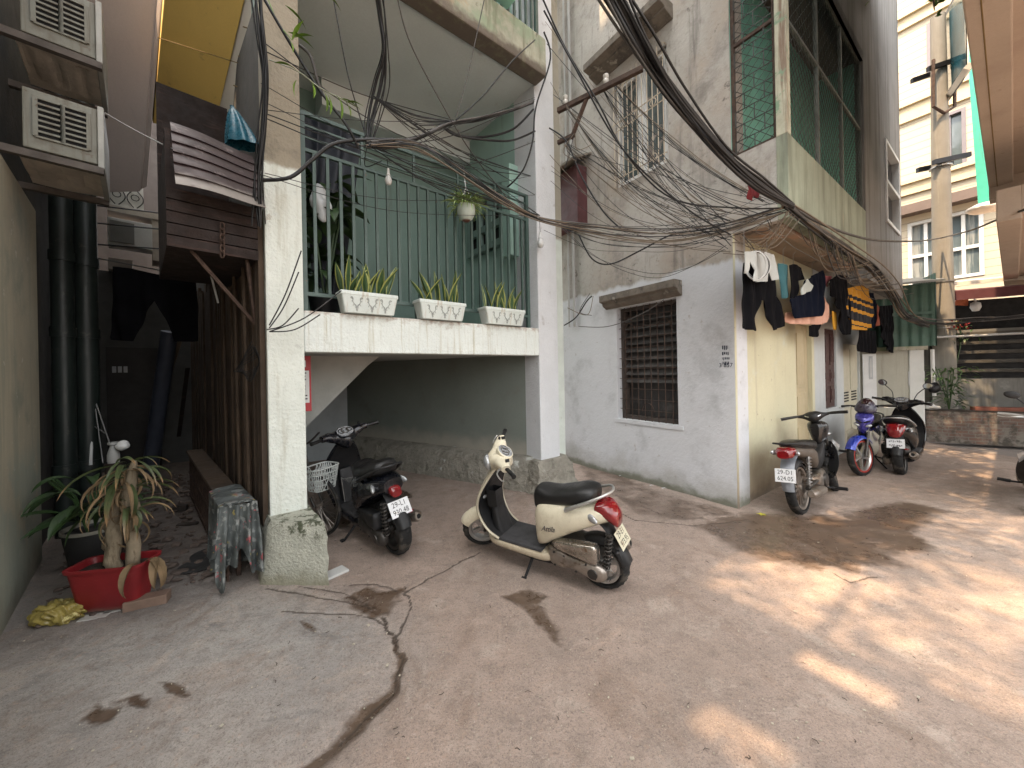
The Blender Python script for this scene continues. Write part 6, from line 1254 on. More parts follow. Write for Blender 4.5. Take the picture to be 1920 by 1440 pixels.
wb_ = thing('folding_rack', 'white folding rack leaning on the drain pipes', 'rack', G(175, 868))
for a, b_, r_, m in ((P(170, 872, 4.1), P(175, 740, 4.2), .014, m_white_paint), (P(175, 742, 4.2), P(212, 850, 4.0), .007, m_grey_metal), (P(176, 745, 4.2), P(193, 868, 4.0), .006, m_grey_metal), (P(178, 800, 4.15), P(196, 812, 4.1), .006, m_grey_metal)): MB().tube([a, b_], r_, 8).build('rod', m, wb_, smooth=60)
jg = thing('white_jug', 'white plastic jug standing behind the dying dracaena', 'jug', P(213, 868, 3.6)); c = P(213, 868, 3.6); MB().lathe([(.04, 0), (.045, .02), (.045, .08), (.03, .14), (.022, .17), (.04, .18), (.04, .2), (0, .205)], 20, Matrix.Translation(c)).build('body', M('greyed white plastic', (.38, .38, .37), .5), jg, smooth=50); b_ = MB(); b_.blob(c+Vector((.09, .0, .165)), .05, 3, .1); b_.build('cap', m_white_paint, jg, smooth=60); MB().lathe([(.06, 0), (.06, c.z+.002), (0, c.z+.002)], 12, Matrix.Translation((c.x, c.y, 0)), cap=False).build('stand', m_dwood, jg)
# chain
chn = thing('chain', 'rusty chain hanging from the wooden loft', 'chain', P(417, 420, 2.95))
for i in range(6):
    c = P(417, 424+i*10.5, 2.95); mb = MB(); ax = Vector((1, 0, 0)) if i % 2 else Vector((.3, .95, 0)); mb.tube([c+ax*.016*math.cos(k/10*2*PI)+Vector((0, 0, .03*math.sin(k/10*2*PI))) for k in range(10)], .006, 5, closed=True); mb.build('link', m_rust, chn, smooth=60)
# ---------------------------------------------------------------- garments
def garment(name, label, poly, plane, mat, cat='garment', k=0., fold=.018, th=.006, freq=22, seed=0, group=None, cell=.022, world_pts=None, stripes=None):
    pts = [plane.at(*p) for p in poly]; pa = np.array([plane.a(p[:2]) for p in pts]); pz = np.array([p.z for p in pts]); pp_ = list(zip(pa, pz))
    sc = max(pa.max()-pa.min(), pz.max()-pz.min()); cell = max(cell, sc/60)
    na, nz = int((pa.max()-pa.min())/cell)+2, int((pz.max()-pz.min())/cell)+2
    a0, z0 = pa.min()-cell/2, pz.min()-cell/2
    ga = a0+np.arange(na+1)*cell; gz = z0+np.arange(nz+1)*cell
    CA, CZ = np.meshgrid(ga[:-1]+cell/2, gz[:-1]+cell/2, indexing='ij'); ins = inside(CA, CZ, pp_)
    used = {}; mb = MB(); rr = random.Random(seed); ph = [rr.uniform(0, 6) for _ in range(5)]
    ztop = pz.max()
    def vert(i, j):
        if (i, j) not in used:
            a, z = ga[i], gz[j]
            full = all(0 <= ii < na and 0 <= jj < nz and ins[ii, jj] for ii in (i-1, i) for jj in (j-1, j))
            if not full:   # snap the border to the outline
                best = None
                for (x0, y0), (x1, y1) in zip(pp_, pp_[1:]+pp_[:1]):
                    l2 = (x1-x0)**2+(y1-y0)**2+1e-12; t_ = min(1, max(0, ((a-x0)*(x1-x0)+(z-y0)*(y1-y0))/l2)); q = (x0+t_*(x1-x0), y0+t_*(y1-y0)); d = (q[0]-a)**2+(q[1]-z)**2
                    if best is None or d < best[0]: best = (d, q)
                if best[0] < (cell*1.1)**2: a, z = best[1]
            dn = (ztop-z); f = fold*min(1, .3+dn*2.2)
            kk = k + f*(math.sin(a*freq+ph[0]+1.5*math.sin(z*4+ph[1])) + .5*math.sin(a*freq*2.1+ph[2]+z*3) + .35*math.sin(z*17+a*9+ph[3]))
            used[(i, j)] = plane.pt(a, z, kk)
        return used[(i, j)]
    idx_ = {}; vs, fs = [], []
    def vi(i, j):
        if (i, j) not in idx_: idx_[(i, j)] = len(vs); vs.append(vert(i, j))
        return idx_[(i, j)]
    for i in range(na):
        for j in range(nz):
            if ins[i, j]: fs.append((vi(i, j), vi(i+1, j), vi(i+1, j+1), vi(i, j+1)))
    mb.add(vs, fs); n3 = Vector((plane.n.x, plane.n.y, 0))*th
    # give it thickness
    from collections import Counter
    ec = Counter(); 
    for f in fs:
        for x, y in zip(f, f[1:]+f[:1]): ec[(min(x, y), max(x, y))] += 1
    o = len(mb.v); mb.v += [p-n3 for p in vs]; mb.f += [tuple(q+o for q in f[::-1]) for f in fs] + [(x, y, y+o, x+o) for (x, y), c in ec.items() if c == 1]
    ob = mb.build(name, mat, None, smooth=80); return tag(ob, label, cat, group)
def zc(*p): return [(1360+x/4.236, 420+y/4.236) for x, y in p]
m_blk = M('black cloth', (.005, .005, .0065), .95, var=.25, vs=6, spec=.08, fine=0); m_navyc = M('navy cloth', (.005, .007, .015), .95, var=.25, spec=.08, fine=0)
LW = WR.off(.33); GRP = 'washing hung under the balcony'
def wash(name, label, poly, c, k, seed, **kw): return garment(name, label, zc(*poly), LW, c if not isinstance(c, tuple) else M(label[:24]+' cloth', c, .9, var=.15, spec=.2), 'laundry', k, seed=seed, group=GRP, **kw)
wash('trousers', 'black trousers hanging nearest the wall corner', ((172, 470), (178, 300), (350, 255), (412, 285), (440, 560), (496, 808), (395, 846), (330, 605), (303, 600), (266, 850), (165, 826)), m_blk, -.03, 1)
wash('shirt', 'pale grey shirt hanging over the first black trousers', ((120, 228), (240, 222), (345, 250), (372, 450), (330, 455), (308, 380), (302, 466), (160, 464), (182, 380), (160, 300), (140, 400), (118, 395)), (.42, .43, .41), .05, 2)
wash('towel', 'small teal towel hanging beside the black trousers', ((425, 310), (500, 325), (514, 580), (455, 596)), (.05, .14, .16), .0, 3)
wash('t_shirt', 'black t-shirt hanging behind the teal towel', ((495, 330), (530, 320), (592, 350), (607, 445), (560, 455), (548, 575), (508, 595)), m_blk, .02, 4)
wash('blouse', 'navy blouse with a loose hem hanging mid line', ((615, 450), (690, 400), (748, 372), (768, 530), (748, 600), (738, 735), (640, 742), (512, 756), (478, 600), (545, 575), (600, 560)), m_navyc, .04, 5)
wash('rag', 'pale rag clipped on the navy blouse', ((548, 520), (600, 440), (635, 500), (625, 540), (545, 572)), (.42, .45, .42), .07, 6)
wash('skirt', 'peach skirt showing below the navy blouse', ((500, 700), (640, 690), (750, 545), (800, 555), (862, 732), (800, 796), (530, 792), (500, 750)), (.62, .36, .27), -.03, 7)
wash('cardigan', 'long black cardigan hanging beside the striped jumper', ((770, 480), (845, 408), (930, 418), (942, 600), (962, 880), (890, 884), (862, 690), (800, 556)), m_blk, .06, 8)
wash('collar_top', 'pink top peeping behind the black cardigan', ((765, 412), (842, 414), (815, 500), (770, 480)), (.36, .11, .12), .0, 9)
wash('leggings', 'short black leggings hanging behind the peach skirt', ((710, 805), (812, 780), (770, 896), (708, 890)), m_blk, -.06, 10)
t = NT('striped jumper knit'); z_ = t.xyz()[2]; zt = LW.at(*zc((1000, 500))[0]).z; zb = LW.at(*zc((1000, 840))[0]).z
v = t.rng(z_, zb, zt, smooth=False); f = 0
for lo, hi in ((.08, .11), (.2, .4), (.48, .62), (.68, .76)): f = t.math('MAXIMUM', f, t.math('MULTIPLY', t.math('GREATER_THAN', v, lo), t.math('LESS_THAN', v, hi)))
t.l(t.mix(f, (.46, .215, .014), (.005, .0055, .009)), t.b.inputs['Base Color']); t.b.inputs['Roughness'].default_value = .9
wash('jumper', 'mustard jumper with broad black stripes', ((925, 520), (1000, 500), (1085, 488), (1110, 540), (1138, 640), (1130, 800), (1098, 846), (960, 840), (920, 700)), t.m, .05, 11)
wash('sleeve_top', 'mustard top half hidden behind the cardigan', ((845, 690), (880, 700), (890, 840), (855, 838)), (.5, .26, .03), .0, 12)
wash('polo_shirt', 'dark polo shirt right after the striped jumper', ((1112, 545), (1178, 548), (1197, 640), (1190, 822), (1140, 830), (1130, 640)), m_navyc, .0, 13)
wash('scarf', 'rust red scarf hanging between dark shirts', ((1190, 640), (1210, 690), (1232, 790), (1188, 812)), (.26, .08, .05), .03, 14)
wash('dress', 'long black dress at the far end of the line', ((1200, 655), (1315, 645), (1350, 720), (1372, 990), (1300, 1026), (1265, 1000), (1215, 900), (1198, 760)), m_blk, .05, 15)
wash('black_shorts', 'wide black shorts hanging below the rust red scarf', ((1078, 838), (1212, 850), (1200, 1030), (1075, 1012)), m_blk, -.02, 16)
ln_ = thing('washing_line', 'thin washing line under the balcony soffit', 'line', LW.pt(.5, 3.1))
MB().tube([LW.pt(-.05, 3.14, .03)] + [LW.pt(a, 3.08-.02*math.sin(a), .03) for a in (.8, 1.7, 2.6, 3.6, 4.6)] + [LW.pt(5.4, 3.02, .03)], .004, 5).build('line', m_grey_metal, ln_)
HK = [(150, 228), (330, 250), (460, 318), (540, 325), (690, 400), (860, 412), (1000, 500), (1150, 548), (1260, 648)]
for x, y in HK:
    p = LW.at(*zc((x, y))[0]); mb = MB(); z = max(p.z+.03, 3.0); mb.tube([p, Vector((p.x, p.y, z)), Vector((p.x+.02, p.y-.02, z+.03))], .003, 4); mb.build('hanger_hook', m_grey_metal, ln_)
# black trousers in the alley
TP = VP(P(290, 560, 4.3)[:2], (.97, .2)); TP.n = TP.n if TP.n.y < 0 else -TP.n
def z2(*p): return [(x/2.88, 400+y/2.88) for x, y in p]
garment('trousers', 'wide black trousers spread on a rod across the dark alley', z2((605, 285), (720, 300), (850, 330), (1050, 348), (1062, 500), (1062, 694), (935, 692), (890, 570), (835, 472), (780, 560), (720, 692), (590, 682), (600, 500)), TP, m_blk, 'laundry', 0, seed=21)
rod('clothes_rod', 'thin rod carrying the black trousers across the alley', 'rod', [P(150, 478, 4.3), P(430, 532, 4.1)], .008, m_grey_metal, 6)
rod('bent_conduit', 'thin white conduit hanging loose under the wooden loft', 'conduit', [P(384, 478, 3.7), P(398, 525, 3.7), P(409, 568, 3.7)], .009, m_white_paint, 6)
# ---------------------------------------------------------------- balcony plants
m_pot = M('white mint planter plastic', (.68, .74, .70), .5, var=.06, vs=5, layers=[streak((.46, .40, .31), .54, .74, s=2, st=(14, 14, 1.2)), dict(k='noise', s=6, lo=.6, hi=.7, c=(.42, .37, .29), d=7, amtf=.7)]); m_scroll = M('grey scroll relief', (.36, .38, .36), .5)
def planter_box(name, label, s0, s1, t0, t1, z, h, mat, seed, leaves, upper=False, plantlabel=''):
    sm, tm = (s0+s1)/2, (t0+t1)/2; c = L(sm, tm, z); w, d = s1-s0, t1-t0; rz = math.atan2(EX.y, EX.x); ob = thing(name, label, 'planter', c, group='planter boxes on the balconies')
    q = lambda zz, k, kd, r=.015: rrect(c.x, c.y, z+zz, w*k, d*kd, r, rz, 3); mb = MB()
    mb.loft([q(.0, .84, .78), q(.012, .86, .8), q(h*.8, .96, .95), q(h*.83, .97, .96), q(h*.835, 1.0, 1.0), q(h*.97, 1.0, 1.0), q(h, .985, .98), q(h, .93, .88), q(h*.8, .9, .84)]); body = mb.build('box', mat, ob, smooth=35)
    mb = MB(); mb.loft([q(h*.82, .9, .84), q(h*.84, .5, .4)]); mb.build('soil', m_soil, ob)
    sc = MB(); tf = t0+.012
    def F2(x, y): k = 1-.06*(1-y/h); return L(sm+x*w/2*k*.98, t0+(t1-t0)*(.5-.5*(.78+.17*min(1, y/(h*.8))))-.004, z+y)
    for cx in (-.5, .05, .55):
        for sg in (-1, 1):
            pts = [F2(cx+sg*(.02+.16*u-.03*math.sin(u*9)), h*(.1+.55*u+.1*math.sin(u*3))) for u in np.linspace(0, 1, 8)]; pts += [F2(cx+sg*(.17+.05*math.cos(a)), h*(.62+.1*math.sin(a))) for a in np.linspace(.5, 5, 9)]; sc.tube(pts, .0028, 4)
            sc.tube([F2(cx+sg*(.08+.06*math.cos(a)), h*(.3+.09*math.sin(a))) for a in np.linspace(0, 4.5, 9)], .0024, 4)
        sc.tube([F2(cx, h*.06), F2(cx, h*.3)], .003, 4)
    sc.build('scroll_relief', m_scroll, body)
    rr = random.Random(seed); pt = thing('snake_plant', plantlabel, 'plant', L(sm, tm, z+h*.8), group='snake plants in the planter boxes'); 
    for i in range(leaves):
        mb = MB(); x = (i+.5)/leaves*1.6-.8+rr.uniform(-.1, .1); b0 = L(sm+x*w/2, tm+rr.uniform(-.25, .25)*d, z+h*.8); blade(mb, b0, rr.uniform(0, 6.28), rr.uniform(1.0, 1.52), rr.uniform(.22, .42), rr.uniform(.05, .078), rr.uniform(-.1, .3), .35, rr.uniform(-.6, .6), 8, wmax=.45, th=.003); mb.build('leaf', m_snake, pt, smooth=60)
    return ob
def fs(x, y): return FA.a(FA.at(x, y)[:2])
for (x0, x1), n_, sd, lab, pl in (((634, 742), 15, 1, 'leftmost white mint planter box on the balcony edge', 'snake plant in the leftmost balcony planter box'), ((780, 868), 13, 2, 'white mint planter box in the middle of the balcony edge', 'snake plant in the middle balcony planter box'), ((903, 978), 11, 3, 'white mint planter box nearest the right pillar', 'snake plant in the planter box nearest the right pillar')):
    planter_box('planter_box', lab, fs(x0, 570)+.0, fs(x1, 600)+.0, -.09, .10, 2.225, .2, m_pot, sd, n_, plantlabel=pl)
UF = FA.off(.3); us0, us1 = UF.a(UF.at(893, 45)[:2]), UF.a(UF.at(970, 75)[:2])
planter_box('planter_box', 'turquoise planter box overhanging the upper balcony edge', us0, us1, -.36, -.16, 6.08, .26, M('turquoise planter plastic', (.30, .62, .52), .5, var=.06), 4, 7, True, 'snake plant in the turquoise planter box above')
# hanging pot with a spider plant
hp = FA.off(.06).at(874, 400); ht = thing('hanging_pot', 'pale egg shaped pot hanging from the railing on a cord', 'pot', hp)
MB().lathe([(0, -.10), (.03, -.098), (.075, -.06), (.105, .0), (.108, .05), (.10, .085), (.092, .085), (.09, .05), (0, .05)], 26, Matrix.Translation(hp), cap=False).build('pot', M('pale celadon pot', (.60, .68, .60), .35, var=.08, layers=[dict(k='z', lo=-.075, hi=-.09, s=20, amt=.02, c=(.14, .06, .04))]), ht, smooth=50)
mb = MB(); tp_ = FA.off(.04).at(869, 318)
for k in range(3): a = k*2.1; mb.tube([hp+Vector((.1*math.cos(a), .1*math.sin(a), .085)), hp+Vector((0, 0, .3)), tp_], .004, 4)
mb.build('cord', m_white_paint, ht)
sp_ = thing('spider_plant', 'bushy spider plant spilling from the hanging pot', 'plant', hp+Vector((0, 0, .07))); rr = random.Random(5); mb = MB()
for i in range(130): a = rr.uniform(0, 6.28); blade(mb, hp+Vector((.04*math.cos(a), .04*math.sin(a), .07)), a, rr.uniform(.3, 1.45), rr.uniform(.16, .32), rr.uniform(.015, .023), rr.uniform(1.0, 2.6), .3, 0, 7)
mb.build('leaf', leafmat('spider plant leaf', (.22, .38, .07), (.5, .54, .28), .3), sp_, smooth=60)['kind'] = 'stuff'
# bulbs
for x, y, ytop, lab, k, flip in ((1013, 440, 404, 'white light bulb hanging beside the right pillar', .1, 0), (728, 322, 300, 'small bulb in a socket hanging from the wire bundle', .3, 1)):
    p = FA.off(k).at(x, y); b_ = thing('light_bulb', lab, 'light bulb', p); q = FA.off(k).at(x-2, ytop)
    MB().tube([p+Vector((0, 0, .03)), q], .003, 4).build('wire', m_black_metal, b_); s_ = 1 if not flip else .7
    MB().lathe([(.016*s_, .03), (.018*s_, -.02*s_), (.03*s_, -.05*s_)], 14, Matrix.Translation(p)).build('socket', m_white_paint, b_, smooth=50); MB().lathe([(.02*s_, -.05*s_), (.04*s_, -.09*s_), (.047*s_, -.125*s_), (.035*s_, -.165*s_), (0, -.178*s_)], 18, Matrix.Translation(p)).build('bulb', M('milky bulb', (.68, .69, .68), .25), b_, smooth=60)
# plants behind the railing
fp = L(.30, .55, 2.2); fo = thing('balcony_plant', 'dark large leaved plants crowding the left end of the balcony', 'plant', fp); rr = random.Random(8); mb = MB()
MB().lathe([(.12, 0), (.16, .25), (.17, .27), (.15, .27), (0, .24)], 20, Matrix.Translation(fp), cap=False).build('pot', m_black_metal, fo, smooth=50)
for i in range(6): a = rr.uniform(0, 6.28); mb.tube([fp+Vector((0, 0, .2)), fp+Vector((.1*math.cos(a), .1*math.sin(a), .8)), fp+Vector((.2*math.cos(a), .2*math.sin(a), 1.35))], .012, 6)
mb.build('stem', m_leaf, fo); mb = MB()
for i in range(80): a = rr.uniform(0, 6.28); blade(mb, fp+Vector((.12*math.cos(a), .1*math.sin(a), rr.uniform(.4, 1.5))), a, rr.uniform(-.2, .9), rr.uniform(.25, .4), rr.uniform(.09, .16), rr.uniform(.9, 2.2), .15, rr.uniform(-.5, .5), 8)
mb.build('leaf', m_leaf, fo, smooth=60)['kind'] = 'stuff'
wb2 = thing('white_bag', 'white plastic bag among the plants behind the railing', 'bag', L(.2, .32, 3.3)); mb = MB(); mb.blob(L(.22, .3, 3.32), 1, 4, .35, (.09, .07, .17), 3); mb.build('bag', M('white polythene', (.6, .62, .62), .35), wb2, smooth=70)
# red notice board by the pillar
NB = FA.off(-.47); nb_ = thing('notice_board', 'red notice board with a white sheet behind the left pillar', 'sign', NB.pt(0, 1.3)); a1 = NB.a(NB.at(583, 720)[:2])
pbox(MB(), NB, a1-.36, a1, 1.285, 1.835, .0, .012).build('board', M('red board', (.42, .025, .035), .5), nb_); nt_ = pbox(MB(), NB, a1-.33, a1-.018, 1.37, 1.69, .013, .015).build('sheet', m_white_paint, nb_); pbox(MB(), NB, a1-.14, a1-.045, 1.725, 1.79, .013, .015).build('sheet', m_white_paint, nb_)
mb = MB()
rr = random.Random(3)
for k in range(9):
    if k in (3, 6): continue
    pbox(mb, NB, a1-.30, a1-.035-.03*rr.random(), 1.66-k*.032, 1.672-k*.032, .0155, .0165)
mb.build('lettering', m_ink, nt_); text_mesh('lettering', 'B', .06, M('red letter', (.5, .03, .04), .5), nb_, WM[nb_.name].inverted() @ frame(NB.pt(a1-.075, 1.757, .0155), (EX.x, EX.y, 0), (0, 0, 1)))
# white board at the lane's far corner
a0, a1, z0, z1 = prect(FW, (1616, 664), (1641, 664), (1641, 766), (1616, 764)); wbd = thing('white_board', 'tall white board with a grey framed panel at the far wall corner', 'board', FW.pt(a0, .3, .1))
pbox(MB(), FW, a0, a1, .45, z1, .06, .09).build('board', m_white_paint, wbd); pbox(MB(), FW, a0+.06, a1-.1, z1-.55, z1-.05, .091, .1).build('panel', M('grey panel', (.45, .47, .48), .4), wbd); pbox(MB(), FW, a0+.1, a1-.14, z1-.5, z1-.1, .1005, .102).build('sheet', M('pale sheet', (.6, .6, .58), .5), wbd); pbox(MB(), FW, a0+.1, a0+.14, 0, .45, .06, .09).build('leg', m_grey_metal, wbd)
# shrub in the planter, flowers, bag
sc_ = FW.pt(-.42, .66, -.18); sh_ = thing('planter_shrub', 'bright topped shrub growing in the brick planter beside the pole', 'shrub', sc_); rr = random.Random(12); mb = MB()
for i in range(7): a = rr.uniform(0, 6.28); mb.tube(cat_rom([sc_, sc_+Vector((.07*math.cos(a), .07*math.sin(a), .35)), sc_+Vector((.3*math.cos(a), .2*math.sin(a), rr.uniform(.7, .95)))], 4), .009, 5)
mb.build('stem', m_leaf, sh_); mb = MB(); mg = MB()
for i in range(170):
    a = rr.uniform(0, 6.28); h = rr.random(); rad = (.06+.16*rr.random()) if h < .6 else rr.uniform(.1, .42)
    blade(mb if h < .62 else mg, sc_+Vector((rad*math.cos(a), rad*.7*math.sin(a), .05+.85*h)), a+rr.uniform(-.5, .5), rr.uniform(-.2, .6), rr.uniform(.1, .24), rr.uniform(.03, .055), rr.uniform(.5, 1.4), .15, rr.uniform(-.5, .5), 6)
mb.build('lower_leaf', m_leaf, sh_, smooth=60)['kind'] = 'stuff'; mg.build('upper_leaf', leafmat('mid green leaf', (.10, .19, .05)), sh_, smooth=60)['kind'] = 'stuff'
rc = P(1797, 610, 8.0); rf = thing('flowering_plant', 'trailing plant with red flowers above the planter shrub', 'plant', rc); mb = MB(); ml = MB()
for i in range(40): d = Vector((rr.uniform(-.25, .2), rr.uniform(-.1, .1), rr.uniform(-.12, .12))); blade(mb, rc+d, rr.uniform(0, 6.28), rr.uniform(-.5, 1), .06, .045, .6, .1, 0, 3)
for i in range(60): d = Vector((rr.uniform(-.3, .3), rr.uniform(-.1, .1), rr.uniform(-.4, .12))); blade(ml, rc+d, rr.uniform(0, 6.28), rr.uniform(-1, .6), .12, .04, 1, .1, 0, 4)
mb.build('flower', leafmat('red petal', (.42, .02, .02)), rf, smooth=60)['kind'] = 'stuff'; ml.build('leaf', m_leaf, rf, smooth=60)['kind'] = 'stuff'; MB().tube([rc+Vector((0, 0, .1)), rc+Vector((.1, .05, -.1)), rc+Vector((.15, .1, -.45)), rc+Vector((.1, .15, -.9))], .012, 5).build('stem', m_leaf, rf)
wb3 = thing('cement_bag', 'crumpled white bag lying on the planter by the pole', 'bag', FW.pt(-.12, .67, -.1)); mb = MB(); mb.blob(FW.pt(-.14, .72, -.12), 1, 3, .3, (.14, .1, .08), 4); mb.build('bag', M('white woven bag', (.55, .55, .53), .7), wb3, smooth=60); pi = thing('waste_pipe', 'white waste pipe running down beside the pole', 'pipe', P(1752, 760, 7.85)); MB().tube([P(1748, 655, 7.8), P(1750, 720, 7.8), P(1752, 742, 7.8)], .03, 8).build('pipe', m_white_paint, pi, smooth=60); mb = MB(); mb.blob(P(1752, 728, 7.75), 1, 2, .2, (.09, .06, .12)); mb.build('joint', m_black_metal, pi, smooth=60)
# bamboo sprig near the pillar's top
bs0 = P(505, 112, 2.95); bt = thing('bamboo_sprig', 'bright green bamboo sprig drooping in front of the left pillar', 'plant', bs0)
st_ = cat_rom([bs0, P(560, 135, 2.9), P(600, 165, 2.85), P(640, 185, 2.85), P(668, 200, 2.85)], 4); MB().tube(st_, .004, 5).build('stem', leafmat('pale stem', (.3, .32, .2)), bt); mb = MB(); rr = random.Random(3)
for x, y, aa in ((545, 62, -.2), (553, 70, .3), (548, 75, .9), (540, 70, -1), (556, 150, -1.8), (608, 172, -1.4), (615, 178, -1.2), (630, 178, -.9), (640, 185, -.3), (635, 182, -1.6), (648, 190, -1.), (650, 192, -.1), (585, 155, -1.3)):
    b0 = P(x, y, 2.85); d = rr.uniform(.12, .2); az = rr.uniform(-.5, .3) if aa > -1.1 else rr.uniform(2.5, 3.6) if rr.random() < .4 else 0; mb = MB(); blade(mb, b0, az, aa if aa > -1.2 else -1.2, d, .034, .7, .2, .3, 7); mb.build('leaf', m_leafp, bt, smooth=60)
for x, y in ((515, 118), (540, 60), (535, 10), (600, -20)): mb = MB(); blade(mb, P(x, y, 2.9), rr.uniform(-.6, .6), rr.uniform(-.9, .3), .2, .036, .8, .2, .2, 7); mb.build('leaf', m_leafp, bt, smooth=60)
MB().tube(cat_rom([P(492, -30, 2.95), P(520, 40, 2.9), P(548, 75, 2.85)], 4), .004, 5).build('stem', m_leafp, bt)
# litter
rr = random.Random(21); mb = MB()
for i in range(420):
    x, y = rr.uniform(20, 1850), rr.uniform(960, 1430)**1.0; g = G(x, y); s = rr.uniform(.002, .007)*(1 if rr.random() < .95 else 2)
    if 560 < y < 1000 and x < 500: continue
    mb.box(g+Vector((0, 0, .006)), (s, s*rr.uniform(.5, 1.6), .004), rr.uniform(0, 3))
o = mb.build('litter', M('pale grit', (.5, .45, .36), .9, var=.3), None); tag(o, 'scattered pale grit and crumbs on the concrete', 'litter', kind='stuff')
mb = MB()
for i in range(80):
    x, y = rr.uniform(300, 1850), rr.uniform(960, 1430); g = G(x, y); l_ = rr.uniform(.01, .03); a = rr.uniform(0, 3.1); mb.tube([g+Vector((0, 0, .008)), g+Vector((math.cos(a)*l_*.6, math.sin(a)*l_*.5, .010)), g+Vector((math.cos(a+.4)*l_, math.sin(a+.4)*l_, .008))], rr.uniform(.0012, .0024), 4)
tag(mb.build('debris', M('dark twig bits', (.06, .045, .035), .9), None), 'scattered dark twig bits on the concrete', 'litter', kind='stuff')
mb = MB()
for i in range(520):
    o_, q_ = rr.uniform(-.5, .7), rr.uniform(3.9, 8.5); s = rr.uniform(.01, .05); g = A(o_, q_, .01+s*.2); mb.blob(g, s, 1, .3, (1, rr.uniform(.6, 1), rr.uniform(.3, .6)), i)
tag(mb.build('rubble', M('alley rubble', (.16, .12, .1), .95, var=.5, vs=9), None), 'loose rubble and grit strewn over the alley floor', 'rubble', kind='stuff')
for (x, y), s, lab in (((1222, 911), .05, 'white paper scrap by the white wall nearer the passage'), ((1246, 916), .055, 'white paper scrap by the white wall farther from the passage'), ((1163, 893), .03, 'small white scrap beside the passage')): 
    g = G(x, y); tag(MB().sheet(lambda u, v: g+Vector(((u-.5)*s*1.5, (v-.5)*s, .008+.012*math.sin(u*4)*math.sin(v*3+1))), 8, 8, .0015).build('paper_scrap', M('paper', (.6, .6, .6), .8), None, smooth=60), lab, 'paper')
g = G(1428, 966); mb = MB(); 
for a in (0, 1.3, 2.6, 4, 5.2): blade(mb, g+Vector((0, 0, .008)), a, .15, .05, .03, .3, .1, 0, 4)
tag(mb.build('fallen_blossom', leafmat('yellow petal', (.5, .45, .05)), None, smooth=60), 'small yellow blossom on the ground by the house corner', 'flower')
# writing on the white wall by the corner, and the chalk mark on the window boards
st = MB(); rr = random.Random(5)
pxs = [WL.at(1357, 645), WL.at(1368, 642)]
for k, (y, h) in enumerate(((648, 8), (660, 7), (670, 6), (678, 6))):
    x = 1354
    while x < 1366:
        w = rr.uniform(1, 2.6); p0, p1 = WL.at(x, y), WL.at(x+w, y+h*rr.uniform(.6, 1)); pbox(st, WL, *sorted((WL.a(p0[:2]), WL.a(p1[:2]))), min(p0.z, p1.z), max(p0.z, p1.z), .001, .002); x += w+1.2
tag(st.build('wall_stencil', M('blue black stencil ink', (.03, .035, .06), .7), grey, world=True), None)
p = WL.at(1361, 685); text_mesh('lettering', '3 857', .07, M('blue black stencil ink', (.03, .035, .06), .7), grey, WM[grey.name].inverted() @ frame(p+Vector((WL.n.x, WL.n.y, 0))*.003, (-WL.d.x, -WL.d.y, 0), (0, 0, 1)))
# ================================================================ cables
m_cab = M('black cable', (.007, .007, .008), .45, var=.3); m_cab2 = M('faded grey cable', (.085, .08, .075), .6, var=.3); m_cab3 = M('pale brown cable', (.17, .13, .09), .6, var=.3); m_cab4 = M('white cable', (.5, .5, .48), .5)
def cab(pts, r, mat, parent=None, name='strand', n=6, sub=7, mb=None):
    p = cat_rom([P(*q) for q in pts], sub); 
    if mb is not None: mb.tube(p, r, 5, cap=False); return mb
    return MB().tube(p, r, n).build(name, mat, parent, smooth=70)
def bundle(name, label, spine, nst, spread, rad, seed, mats=(m_cab,), cat='cable bundle', taper=None):
    rr = random.Random(seed); b = thing(name, label, cat, P(*spine[len(spine)//2]))
    for i in range(nst):
        pts = []
        ox, oy = rr.gauss(0, 1), rr.gauss(0, 1)
        for k, (x, y, Y) in enumerate(spine):
            s = spread[k] if isinstance(spread, (list, tuple)) else spread
            pts.append((x+(ox+.35*rr.gauss(0, 1))*s, y+(oy*.6+.35*rr.gauss(0, 1))*s, Y+rr.uniform(-.02, .02)))
        cab(pts, rad*rr.choice((.55, .7, .8, 1, 1.3)), rr.choice(mats), b)
    return b
bundle('trunk_cables', 'thick black trunk of power cables crossing above the white barred window', [(1135, -40, 2.55), (1200, 75, 2.75), (1262, 175, 3.0), (1350, 280, 3.3), (1420, 345, 3.5), (1482, 385, 3.68)], 24, [13, 11, 9, 8, 7, 4], .0135, 1, (m_cab, m_cab, m_cab, m_cab2))
bundle('fascia_cables', 'bundle of cables running along the balcony foot to the far end', [(1478, 385, 3.68), (1530, 425, 4.0), (1590, 465, 4.6), (1640, 500, 5.3), (1675, 545, 6.2), (1702, 590, 7.0), (1740, 610, 7.4)], 12, [4, 6, 7, 7, 6, 5, 4], .011, 2, (m_cab, m_cab, m_cab2, m_cab3))
bundle('drop_cables', 'black cables dropping in front of the balcony ceiling', [(708, -30, 2.9), (716, 30, 3.0), (722, 95, 3.1), (716, 160, 3.2), (700, 225, 3.25), (693, 272, 3.25)], 9, [4, 4, 3, 8, 7, 4], .009, 3)
bundle('crossing_cables', 'knotted cables slung across the balcony railing', [(690, 272, 3.2), (745, 268, 3.35), (790, 255, 3.5), (845, 232, 3.8), (900, 222, 4.1), (955, 208, 4.5), (998, 192, 4.8)], 9, [5, 6, 5, 5, 4, 3, 2], .0085, 4, (m_cab, m_cab2, m_cab2))
